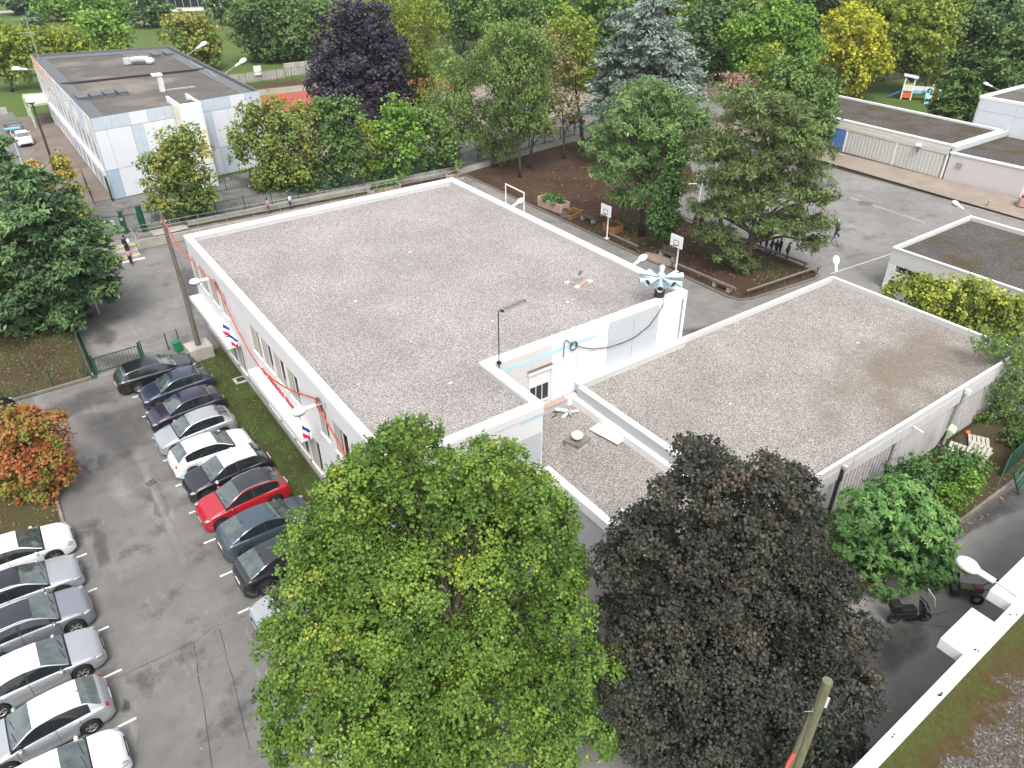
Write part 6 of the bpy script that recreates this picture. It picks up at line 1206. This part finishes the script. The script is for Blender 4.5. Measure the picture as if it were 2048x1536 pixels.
T=thing('wooden_pole','thick mossy double wooden pole at the lower right in front of the copper tree','pole',(12.3,4.53,0.0))
MB().tube([(0,0,0),(0,0,5),(0,0,9.0)],[.16,.14,.125],10).build('shaft',M['mosspole'],T); MB().tube([(-.22,.12,0),(-.2,.12,4),(-.08,.08,7.6)],[.12,.10,.05],8).build('stay_pole',M['mosspole'],T)
MB().obox((.13,-.1,8.15),(.05,.08,.36),.4).build('insulator',M['whiteplastic'],T); MB().tube([(.14,-.02,7.9),(-.02,.14,7.88),(-.16,.02,7.9),(-.4,.1,8.0)],.014,5).build('band',M['steel'],T)
tag(MB().tube([(12.1, 4.61, 6.0),(11.88, 4.57, 5.9),(11.63, 4.48, 5.8)],.05,6).build('red_cable',M['red']),'short piece of red sleeved cable at the foot of the mossy pole','cable')
# ---- fences, gates, handrails
def bar_fence(label,p,q,z,h,step=.22,posts=2.5,name='bar_fence',group=None,m='greenfence'):
    p=Vector((*p,0));q=Vector((*q,0)); L=(q-p).length; d=(q-p)/L; T=thing(name,label,'fence',(p.x,p.y,z),math.atan2(d.y,d.x),group)
    n=max(1,round(L/posts)); pm_=None
    for i in range(n+1):
        if pm_ is None: pm_=MB().box(-.035,.035,-.035,.035,0,h+.08).build('post',M[m],T); 
        else: o=pm_.copy(); col.objects.link(o); o.parent=T; o.location=(L*i/n,0,0)
    for zz in (.12,h-.14): MB().box(.04,L-.04,-.018,.018,zz,zz+.04).build('rail',M[m],T)
    b=MB(); x=step
    while x<L-.05: b.box(x-.011,x+.011,-.011,.011,.02,h); x+=step
    o=b.build('bars',M[m],T); o['kind']='stuff'; return T
bar_fence('long dark green railing on the low wall behind the school roof',(12.6,67.87),(40.85,67.87),1.02,1.25)
bar_fence('dark green railing running behind the feathery trees',(41.1,68.1),(59.5,71.0),.7,1.5,group=None)
bar_fence('dark green railing in front of the panelled building',(13.0,75.3),(34,75.1),.7,1.7)
bar_fence('thin railing beyond the lawn tree by the far concrete wall',(27,125.0),(52,125.4),.71,1.8,.5)
bar_fence('short dark railing beside the pavement left of the panelled building',(6.7,78.3),(7.1,85.2),.75,1.6,.3,3.4)
T=thing('entrance_gate','dark green double gate with thick columns above the entrance steps','gate',(5.9,69.5,.7),-.28)
for i,(x,w_,h) in enumerate([(0,.12,1.9),(1.75,.32,2.0),(3.25,.42,2.3)]): MB().box(x-w_/2,x+w_/2,-w_/2,w_/2,0,h).build('column',M['greenfence'],T)
for a,b in ((.1,1.56),(1.95,3.0)):
    lf=MB(); lf.box(a,b,-.03,.03,.1,.15); lf.box(a,b,-.03,.03,1.55,1.6); lf.box(a,a+.05,-.03,.03,.15,1.55); lf.box(b-.05,b,-.03,.03,.15,1.55); L_f=lf.build('gate_leaf',M['greenfence'],T)
    x=a+.14
    while x<b-.1: MB().box(x-.011,x+.011,-.011,.011,.15,1.75).build('bar',M['greenfence'],L_f); x+=.14
MB().box(.35,.75,-.05,-.035,.8,1.3).build('notice_board',M['whiteplastic'],T); MB().box(.8,1.1,-.05,-.035,.85,1.3).build('notice_board',M['greypanel'],T); MB().box(1.62,1.88,-.175,-.165,1.2,1.45).build('intercom',M['steel'],T)
bar_fence('dark green railing joining the entrance gate to the low wall',(9.25,68.5),(12.4,67.9),.7,1.8,.16)
o=MB().box(9.4,12.3,66.9,68.3,.703,.72).build('concrete_apron',M['concrete']); o['kind']='structure'
T=thing('gate_post','tall dark green post at the corner of the panelled building','post',(8.35,78.6,.7)); MB().box(-.09,.09,-.09,.09,0,2.2).build('shaft',M['greenfence'],T); MB().box(-.11,.11,-.11,.11,2.2,2.25).build('cap',M['greenfence'],T)
def rails(label,pts,hs,step=2.4,r=.02):
    T=thing('handrail',label,'handrail',pts[0]); o0=Vector(pts[0])
    for h in hs: MB().tube([Vector(p)-o0+Vector((0,0,h)) for p in pts],r,6).build('rail',M['rail'],T)
    for a,b in zip(pts,pts[1:]):
        a=Vector(a);b=Vector(b); n=max(1,round((b-a).length/step))
        for i in range(n+1): q=a.lerp(b,i/n)-o0; MB().tube([q,q+Vector((0,0,max(hs)))],r*.9,5).build('upright',M['rail'],T)
    return T
rails('long pale handrail along the outer edge of the ramp',[(8.1,66.42,.8),(40.3,66.42,.22)],(.45,.85))
rails('long pale handrail along the inner edge of the ramp',[(8.6,67.62,.72),(40.3,67.62,.1)],(.5,.9))
rails('pale handrail on the left of the entrance steps',[(5.45,64.4,.78),(5.45,67.6,.78)],(.4,.8),1.1); rails('pale handrail on the right of the entrance steps',[(7.82,64.6,.2),(7.82,66.4,.78),(7.82,67.6,.78)],(.45,.85),1.0)
T=thing('screen_fence','solid dark green screen fence between the conifer bed and the yard','fence',(.92,46.9,.16))
for i in range(6):
    MB().box(-.03,.03,1.8*i+.05,1.8*i+1.76,.05,1.15).build('screen_panel',M['greenfence'],T); MB().box(-.04,.04,1.8*i-.04,1.8*i+.04,0,1.25).build('post',M['greenfence'],T)
T=thing('yard_gate','low green barred gate behind the black estate car','gate',(1.15,46.75,.01),.02)
for x in (0,2.75): MB().box(x-.06,x+.06,-.06,.06,0,1.35).build('gate_post',M['greenfence'],T)
g_=MB(); g_.box(.08,2.67,-.02,.02,.12,.17); g_.box(.08,2.67,-.02,.02,1.1,1.15); g_.box(.08,.13,-.02,.02,.17,1.1); g_.box(2.62,2.67,-.02,.02,.17,1.1); lf=g_.build('gate_leaf',M['greenfence'],T)
for i in range(13): MB().box(.3+.18*i,.325+.18*i,-.012,.012,.17,1.1).build('bar',M['greenfence'],lf)
def wire_fence(label,pts,h,z=.05):
    T=thing('wire_fence',label,'fence',(pts[0][0],pts[0][1],z)); o0=Vector((*pts[0],0))
    for p in pts: q=Vector((*p,0))-o0; MB().box(q.x-.035,q.x+.035,q.y-.035,q.y+.035,0,h).build('post',M['greenfence'],T)
    for zz in (.15,h*.5,h-.06): MB().tube([Vector((*p,0))-o0+Vector((0,0,zz)) for p in pts],.006,4).build('wire',M['greenfence'],T)
    return T
wire_fence('green wire fence with three posts between yard gate and concrete block',[(4.05,47.1),(5.6,47.2),(6.35,47.3)],1.25)
wire_fence('green wire fence posts along the front of the conifer bed',[(.6,46.7),(-1.24,46.65),(-3.9,46.7),(-6.5,46.7)],1.2)
T=thing('path_fence','dark green panel fence at the right edge beside the service path','fence',(36.6,9.15,.02),.05)
for i in range(4): MB().box(2.0*i,2.0*i+.08,-.04,.04,0,1.7).build('post',M['greenfence'],T); MB().box(2.0*i+.09,2.0*i+1.98,-.02,.02,.1,1.6).build('mesh_panel',M['greenfence'],T)
MB().bar((0,0,1.6),(-1.3,-.3,.1),.05).build('brace',M['greenfence'],T)
T=thing('barrier','bright green slatted barrier leaning at the edge of the service path','barrier',(35.9,8.6,.01),.12)
for i in range(4): MB().obox((1.2,-.10-.14*i,.95-.20*i),(2.4,.03,.12),0,.6).build('slat',M['greenbox'],T)
for x in (.1,2.3): MB().bar((x,0,1.05),(x,-.6,.02),.06).build('leg',M['greenfence'],T)
# ---- playground and garden furniture
def lograil(label,pts,h=.5):
    T=thing('log_rail',label,'rail',(pts[0][0],pts[0][1],.06),0,'log rails round the dirt garden'); o0=Vector((*pts[0],0))
    for a,b in zip(pts,pts[1:]):
        a=Vector((*a,0))-o0;b=Vector((*b,0))-o0; MB().tube([a+Vector((0,0,h)),b+Vector((0,0,h))],.085,8).build('log',M['log'],T); n=max(1,round((b-a).length/1.9))
        for i in range(n+1):
            if i==0 and a.length>0: continue
            q=a.lerp(b,min(.97,max(.03,i/n))); MB().tube([q,q+Vector((0,0,h-.06))],.06,7).build('post',M['bench'],T)
    return T
lograil('short log rail next to the first basketball post',[(41.75,44.6),(41.75,41.1)])
lograil('long log rail between the second basketball post and the rounded corner',[(41.75,37.3),(42.0,30.9)]); lograil('log rail along the south edge of the dirt garden',[(42.4,30.2),(50.6,29.75)])
lograil('log rail behind the dark clad children at the back of the garden',[(50.1,30.6),(49.9,38.2)]); lograil('far log rail at the back of the garden behind the ivy trunk',[(49.9,38.9),(49.8,46)])
def planter(name,label,c,sx,sy,h,rz,m,soil=True,gr=True,grp=None):
    T=thing(name,label,'planter',(c[0],c[1],c[2]),rz,grp); mb,inn=coping(MB(),[(-sx/2+.2,-sy/2),(sx/2-.2,-sy/2),(sx/2,-sy/2+.2),(sx/2,sy/2-.2),(sx/2-.2,sy/2),(-sx/2+.2,sy/2),(-sx/2,sy/2-.2),(-sx/2,-sy/2+.2)],.12,0,h,0); mb.build('tub',M[m],T)
    MB().sheet([tuple(p) for p in inn],h-.1).build('soil',M['dirt'],T)
    if gr:
        me=crown_mesh('plants',[(x*sx*.3,y*sy*.22,h+.02,.30) for x in (-1,-.35,.35,1) for y in (-.7,.7)],.16,'broad',1.0,3,LM['ivy']); o=bpy.data.objects.new('plants',me); col.objects.link(o); o.parent=T
    return T
planter('planter','long pinkish concrete planter full of green plants beside the kerb',(42.6,53.6,.06),1.3,3.4,.85,.12,'terracotta'); planter('planter','round tapering empty planter behind the first basketball post',(43.3,45.9,.06),1.5,1.5,.6,0,'orangewood',gr=False)
planter('planter','pinkish raised bed behind the school roof, left one',(31.5,67.1,.22),3.6,.9,.5,0,'terracotta',grp=None); planter('planter','small pinkish raised bed by the roof tip',(39.6,67.2,.1),1.6,.8,.5,0,'terracotta',gr=False); planter('planter','pale rounded stone planter on the little corner lawn',(79.2,27.5,.2),1.6,1.2,.8,.3,'terracotta',gr=False)
T=thing('sandpit_frame','low warm timber frame next to the grey bin','timber frame',(42.7,50.9,.06),.3)
for i,(c,s_) in enumerate([((0,.55,.2),(2.0,.14,.4)),((0,-.55,.2),(2.0,.14,.4)),((.95,0,.2),(.14,.95,.4)),((-.95,0,.2),(.14,.95,.4))]): MB().obox(c,s_).build('beam',M['orangewood'],T)
T=thing('litter_bin','grey slatted litter bin in front of the timber frame','bin',(41.75,50.75,.06)); MB().cyl(0,0,.1,.85,.26,n=12).build('body',M['membrane'],T); MB().cyl(0,0,0,.1,.05,n=6).build('post',M['darkmetal'],T); MB().cyl(0,0,.851,.88,.29,n=12).build('rim',M['darkmetal'],T)
def bench(label,c,rz,back=True):
    T=thing('bench',label,'bench',c,rz,'benches in the dirt garden')
    for i in range(3): MB().box(-.9,.9,-.24+.16*i,-.10+.16*i,.42,.47).build('seat_slat',M['bench'],T)
    for s_ in (-1,1):
        MB().box(s_*.65-.12,s_*.65+.12,-.2,.22,0,.415).build('leg',M['concrete'],T)
        if back: MB().bar((s_*.65,.24,.4),(s_*.65,.36,.85),.06).build('back_support',M['bench'],T)
    if back:
        for i in range(2): MB().obox((0,.31+.04*i,.6+.17*i),(1.8,.04,.13),0,-.2).build('back_slat',M['bench'],T)
    return T
bench('dark timber bench between the timber frame and the round planter',(43.0,48.9,.06),-1.45); bench('dark timber bench under the ivy clad tree',(42.9,38.7,.06),-1.5,True); bench('pale low slab bench by the long log rail',(42.05,32.2,.06),-1.5,False)
o=MB().prism(blob((42.2,38.7),.7,1.7,14,6),.071,.085).build('worn_patch',M['tan']); o['kind']='structure'
def goal(label,a,b,h):
    T=thing('goal',label,'goal',(a[0],a[1],.01)); d=Vector((b[0]-a[0],b[1]-a[1],0)); MB().tube([(0,0,0),(0,0,h)],.06,8).build('goal_post',M['coping'],T); MB().tube([d,d+Vector((0,0,h))],.06,8).build('goal_post',M['coping'],T); MB().tube([(0,0,h-.05),d+Vector((0,0,h-.05))],.062,8).build('crossbar',M['coping'],T); 
    n=Vector((-d.y,d.x,0)).normalized()*.25
    for q in (Vector((0,0,0)),d): MB().obox(q+Vector((0,0,.015)),(.3,.3,.03)).build('foot',M['concrete'],T)
    return T
goal('white goal frame rising behind the school roof edge',(39.7,57.4),(39.6,54.25),2.0); goal('white goal frame on the far court between the pines',(53.58, 47.73),(55.37, 46.78),1.85)
def hoop(label,x,y,h):
    T=thing('basketball_hoop',label,'basketball hoop',(x,y,.01),0,'basketball hoops'); MB().tube([(0,0,0),(0,0,h*.72),(-.25,0,h*.86)],.06,8).build('post',M['coping'],T); MB().obox((0,0,.06),(.35,.35,.12)).build('foot',M['coping'],T)
    b=MB().box(-.34,-.28,-.62,.62,h-.95,h).build('backboard',M['coping'],T); q=MB()
    for y0,y1,z0,z1 in ((-.27,.27,h-.42,h-.38),(-.27,.27,h-.78,h-.74),(-.27,-.23,h-.74,h-.42),(.23,.27,h-.74,h-.42)): q.box(-.352,-.342,y0,y1,z0,z1)
    q.build('target_square',M['darkmetal'],b); r_=MB(); r_.tube([(-.62+.23*math.cos(a),.23*math.sin(a),h-.8) for a in np.linspace(0,2*math.pi,15)],.022,5,False); r_.bar((-.35,0,h-.8),(-.4,0,h-.8),.14,.05); r_.build('hoop_ring',M['redpaint'],T); return T
hoop('white basketball hoop nearer the planters',41.6,44.75,3.15); hoop('white basketball hoop near the horn siren',41.45,36.4,3.15)
# play slide set
T=thing('play_structure','white red and blue climbing frame with two slides on the play lawn','playground frame',(114.5,58.6,.01),-1.05); 
for x,y in ((-2.2,-.7),(-2.2,.7),(-.9,-.7),(-.9,.7)): MB().box(x-.08,x+.08,y-.08,y+.08,0,3.0).build('post',M['coping'],T)
MB().box(-2.3,-.8,-.8,.8,1.2,1.3).build('platform',M['lightblue'],T); MB().obox((-1.55,0,3.15),(2.0,1.9,.12),0,0,.15).build('roof',M['whitepanel'],T)
for y in (-.74,.74): MB().box(-2.12,-.98,y-.03,y+.03,1.3,2.1).build('side_panel',M['cream'],T)
MB().box(-2.1,-1.0,-.72,-.66,.25,1.1).build('base_panel',M['orange'],T)
MB().box(-.8,1.6,-.72,-.66,1.0,2.0).build('bridge_panel',M['whitepanel'],T); MB().box(-.8,1.6,-.74,-.725,1.0,1.4).build('bridge_stripe',M['lightblue'],T); MB().box(-.8,1.6,-.6,.6,.95,1.05).build('bridge_deck',M['whitepanel'],T)
for x,y in ((1.7,-.7),(1.7,.7),(2.7,-.7),(2.7,.7)): MB().box(x-.08,x+.08,y-.08,y+.08,0,2.1).build('post',M['coping'],T)
MB().box(1.8,2.6,-.8,-.72,.05,1.3).build('climbing_panel',M['orange'],T)
MB().obox((-3.2,-.2,.65),(2.2,.55,.08),0,0,-.55).build('slide',M['blueslide'],T); MB().obox((1.2,-1.9,.6),(.6,2.4,.1),0,.5).build('slide',M['lightblue'],T)
o=MB().cyl(0,0,0,.55,.14,n=10).build('bollard',M['steel']); o.location=(76.4,29.5,.125); tag(o,'small grey bollard at the corner of the patio','bollard')
T=thing('notice_sign','small white sign on the fence by the far concrete wall','sign',(39.6,127.0,.71)); MB().box(-.6,.6,-.03,.03,.9,2.3).build('board',M['whiteplastic'],T); MB().box(-.05,.05,.031,.09,0,2.2).build('post',M['steel'],T)
for i,(x0,x1,y,h) in enumerate([(28,44,127.2,1.3),(44.5,52,128.2,1.9),(52.5,60,127.6,1.4)]):
    o=MB().box(x0,x1,y,y+.5,.71,.71+h).build('garden_wall',M['concrete']); tag(o,'pale concrete wall by the lawn, %s section'%['left','middle taller','right'][i],'wall')
o=MB().box(-14,4,125.8,126.3,.71,1.5).build('garden_wall',M['concrete']); tag(o,'pale low concrete wall left of the green shelter','wall')
T=thing('site_barrier','small orange barrier on the red running track','barrier',(37.06,110.59,.71)); MB().box(-.9,.9,-.05,.05,.6,1.0).build('board',M['orange'],T); MB().box(-.8,-.7,-.4,.4,0,.5).build('leg',M['orange'],T); MB().box(.7,.8,-.4,.4,0,.5).build('leg',M['orange'],T)
T=thing('street_lamp','slim pale blue street lamp at the left by the side road','street lamp',(2.7,97.0,.71)); MB().tube([(0,0,0),(0,0,3.9)],[.09,.06],8).build('post',M['greypanel'],T); MB().obox((.25,0,3.95),(1.5,.3,.14)).build('lamp_head',M['lightblue'],T)
T=thing('wooden_pole','thin dark wooden pole at the pavement left of the panelled building','pole',(5.3,92.5,.8)); MB().tube([(0,0,0),(0,0,6.8)],[.14,.1],8).build('shaft',M['bark'],T); MB().obox((0,0,6.5),(.5,.1,.1)).build('crossarm',M['bark'],T)
T=thing('aerial_mast','old television aerial at the far corner of the panelled roof','aerial',(9.3,119.5,7.9)); MB().tube([(0,0,0),(0,0,5)],.05,5).build('mast',M['rail'],T)
for z in (3.2,4.8): MB().tube([(-1.6,0,z),(1.6,.3,z)],.03,4).build('element',M['rail'],T)
tag(MB().tube([(8.25, 114.4, 8.0),(7.72, 103.56, 8.0),(8.23, 99.74, 8.0),(8.79, 96.71, 8.0),(8.86, 93.85, 8.0),(8.64, 90.18, 8.0)],.05,5).build('roof_cable',M['rail']),'pale cable snaking along the edge of the panelled roof, left side','cable'); tag(MB().tube([(25.47, 109.0, 8.0),(24.51, 104.31, 8.0),(24.53, 100.91, 8.0),(24.66, 97.6, 8.0),(24.31, 93.69, 8.0)],.05,5).build('roof_cable',M['rail']),'pale cable along the right edge of the panelled roof','cable')
# ---- corner by the hall
def pallet(label,x,y,z,rz,m='beige'):
    T=thing('pallet',label,'pallet',(x,y,z),rz,'white pallets beside the hall')
    for i in range(5): MB().box(-.6,.6,-.5+.21*i,-.34+.21*i,.11,.135).build('slat',M[m],T)
    for x_ in (-.55,0,.55): MB().box(x_-.05,x_+.05,-.5,.5,.0,.105).build('bearer',M[m],T)
    return T
pallet('white slatted pallet nearest the hall wall',36.9,11.5,.1,.3); pallet('white slatted pallet nearest the path',37.5,10.75,.1,.1); pallet('pale pallet on the far side of the stack',38.4,11.2,.12,.5); pallet('topmost pallet resting on the one nearest the path',37.55,10.8,.24,.22)
mb=MB(); mb.sph((0,0,0),.14,n=10,m=8); o=mb.build('ball',M['orange'],smooth=True); o.location=(38.8,12.0,.22); tag(o,'orange ball behind the white pallets','ball')
T=thing('floodlight','grey box light on a leaning pole against the hall wall','lamp',(34.25,11.9,.09)); MB().tube([(0,0,0),(.55,-.25,2.2)],.04,6).build('pole',M['darkmetal'],T); MB().tube([(.75,-.1,0),(.55,-.25,2.2)],.03,6).build('brace',M['darkmetal'],T); MB().obox((.85,-.3,2.15),(.6,.35,.3),.2,.4).build('lamp_head',M['shelter'],T)
mb=MB(); mb.sph((0,0,.2),.42,1.3,1,.7,9,6); o=mb.build('boulder',M['terracotta']); o.location=(31.2,10.6,.08); tag(o,'pale rounded boulder among the lilac flowers','boulder')
T=thing('motor_scooter','dark motor scooter with a pale windshield half under the copper tree','scooter',(24.4,6.95,.01),-.55)
t_,ri_,di_=wheel_meshes(.31)
for x in (-.62,.68):
    a=t_.copy(); col.objects.link(a); a.parent=T; a.location=(x,0,.25); a.scale=(.8,.55,.8); e=ri_.copy(); col.objects.link(e); e.parent=a
MB().obox((-.3,0,.55),(.95,.38,.36)).build('body',P['black'],T,bevel=.08); MB().obox((-.35,0,.82),(.95,.34,.13)).build('seat',M['anthm'] if 'anthm' in M else M['trim'],T,bevel=.04); MB().obox((.1,0,.32),(.5,.36,.08)).build('footboard',M['trim'],T)
MB().obox((.45,0,.7),(.12,.46,.75),0,0,-.25).build('leg_shield',P['black'],T,bevel=.04); MB().tube([(.42,-.36,1.08),(.5,0,1.1),(.42,.36,1.08)],.025,6).build('handlebar',M['trim'],T)
MB().obox((.62,0,1.35),(.04,.52,.62),0,0,-.3).build('windshield',M['whiteplastic'],T,bevel=.02); MB().obox((-.75,0,1.02),(.4,.42,.36)).build('top_case',M['trim'],T,bevel=.05); MB().sph((.62,0,.92),.1,.6,1,.8,10,6).build('headlight',M['lamp_clear'],T); MB().sph((-.82,0,.75),.08,.4,1.6,.7,8,5).build('tail_light',M['lamp_red'],T)
T=thing('tiller','old dark motor tiller with bent handlebars by the near building','tiller',(27.75,6.0,.01),2.3)
for y in (-.28,.28):
    a=t_.copy(); col.objects.link(a); a.parent=T; a.location=(0,y,.27); a.scale=(.85,.6,.85); e=ri_.copy(); col.objects.link(e); e.parent=a
M['oldred']=pm('rusty_red',(.12,.03,.025),.7,.3,10); M['olive']=pm('dull_olive',(.05,.05,.025),.6,.3,8)
MB().obox((.35,0,.5),(.7,.38,.4)).build('engine',M['olive'],T,bevel=.05); MB().obox((.0,0,.62),(.4,.3,.3)).build('gearbox',M['oldred'],T,bevel=.04); MB().obox((.8,0,.35),(.3,.4,.3)).build('weight',M['darkmetal'],T)
for s_ in (-1,1): MB().tube([(-.1,.12*s_,.7),(-.7,.25*s_,1.0),(-1.15,.34*s_,1.1),(-1.3,.34*s_,1.0)],.025,6).build('handlebar',M['darkmetal'],T)
MB().tube([(.2,.2,.6),(.35,.5,.75),(.1,.6,.6)],.02,5).build('lever',M['darkmetal'],T)
# ---- loose leaves and grass tufts
def litter(name,poly,n,L,mat,z,seed,up=.0,parent=None):
    rg=np.random.default_rng(seed); P_=np.array(poly); lo,hi=P_.min(0),P_.max(0); q=lo+(hi-lo)*rg.random((n*3,2)); ins=np.zeros(len(q),bool)
    for i in range(len(P_)):
        a,b=P_[i-1],P_[i]; c=((a[1]>q[:,1])!=(b[1]>q[:,1]))&(q[:,0]<(b[0]-a[0])*(q[:,1]-a[1])/(b[1]-a[1]+1e-12)+a[0]); ins^=c
    q=q[ins][:n]; cl=np.sin(q[:,0]*1.7+seed)*np.sin(q[:,1]*1.3)+.6*np.sin(q[:,0]*4.1+1)*np.sin(q[:,1]*3.3+2); q=q[cl+rg.normal(0,.5,len(q))>-.1]; m=len(q)
    c=np.column_stack([q,np.full(m,z)]); th=rg.uniform(0,6.28,m); t=np.column_stack([np.cos(th),np.sin(th),np.full(m,up)+rg.normal(0,.15,m)]); t/=np.linalg.norm(t,axis=1,keepdims=True); b=np.column_stack([-np.sin(th),np.cos(th),rg.normal(0,.2,m)])
    s=L*rg.uniform(.5,1.3,(m,1)); wd=.42 if up<.5 else .12; c[:,2]+=np.abs(t[:,2])*s[:,0]*.5+.01
    V=np.stack([c-t*s/2,c+b*s*wd,c+t*s/2,c-b*s*wd],1).reshape(-1,3).astype(np.float32); me=bpy.data.meshes.new(name)
    me.vertices.add(m*4); me.vertices.foreach_set('co',V.ravel()); me.loops.add(m*4); me.loops.foreach_set('vertex_index',np.arange(m*4,dtype=np.int32)); me.polygons.add(m); me.polygons.foreach_set('loop_start',np.arange(0,m*4,4,dtype=np.int32)); me.polygons.foreach_set('loop_total',np.full(m,4,np.int32))
    a=me.attributes.new('tint','FLOAT','FACE'); a.data.foreach_set('value',rg.random(m).astype(np.float32)); me.materials.append(mat); me.update(calc_edges=True)
    o=bpy.data.objects.new(name,me); col.objects.link(o); o['kind']='stuff'; return o
LM['turf']=leafmat('turf_blades',[(0,(.03,.05,.014)),(.6,(.06,.09,.022)),(1,(.10,.11,.035))],.2); LM['dry']=leafmat('fallen_leaves',[(0,(.09,.05,.025)),(.6,(.16,.09,.04)),(1,(.26,.17,.07))],.1)
litter('grass',[(6.55,16),(8.4,16),(8.4,45.3),(6.55,44.8)],9000,.13,LM['turf'],.075,3,.9); litter('grass',[(-9,46.6),(.7,46.7),(.7,58),(-9,58)],9000,.16,LM['turf'],.085,4,.9)
litter('grass',[(46,29.6),(49.5,29.6),(49.5,38),(47,38),(45,33)],3000,.2,LM['turf'],.075,5,.9); litter('grass',[(44,38),(49,38),(49,44),(43.5,52),(42,46)],3000,.22,LM['turf'],.075,8,.9)
litter('fallen_leaves',[(-2.6,33),(-9,33),(-9,40),(-2.6,40)],1200,.11,LM['dry'],.105,6); litter('fallen_leaves',[(20,8.3),(46,8.0),(46,9.2),(20,9.4)],900,.09,LM['dry'],.10,7); litter('fallen_leaves',[(28.7,26),(41,26),(41,60),(28.7,60)],700,.10,LM['dry'],.012,9); litter('fallen_leaves',[(41.6,31),(49,30),(50,45),(58,62),(42,66)],2500,.13,LM['dry'],.075,10); litter('fallen_leaves',[(1.2,40),(8.4,45.8),(8.4,60),(1.2,60)],250,.09,LM['dry'],.012,11); litter('fallen_leaves',[(-9,46.6),(.7,46.7),(.7,62),(-9,62)],1500,.10,LM['dry'],.09,12); litter('fallen_leaves',[(-2,10),(7,10),(7,34),(-2,34)],200,.07,LM['dry'],.012,13)

# ---------------------------------------------------------------- thin air haze over the whole place
hm=bpy.data.materials.new('haze_air'); hm.use_nodes=True; t_=hm.node_tree; t_.nodes.clear(); o_=t_.nodes.new('ShaderNodeOutputMaterial'); v_=t_.nodes.new('ShaderNodeVolumePrincipled'); v_.inputs['Density'].default_value=.00013; v_.inputs['Color'].default_value=(.86,.9,.95,1); t_.links.new(v_.outputs[0],o_.inputs['Volume'])
hz=MB().box(-420,720,-320,720,-1,30).build('haze',hm); hz['kind']='stuff'
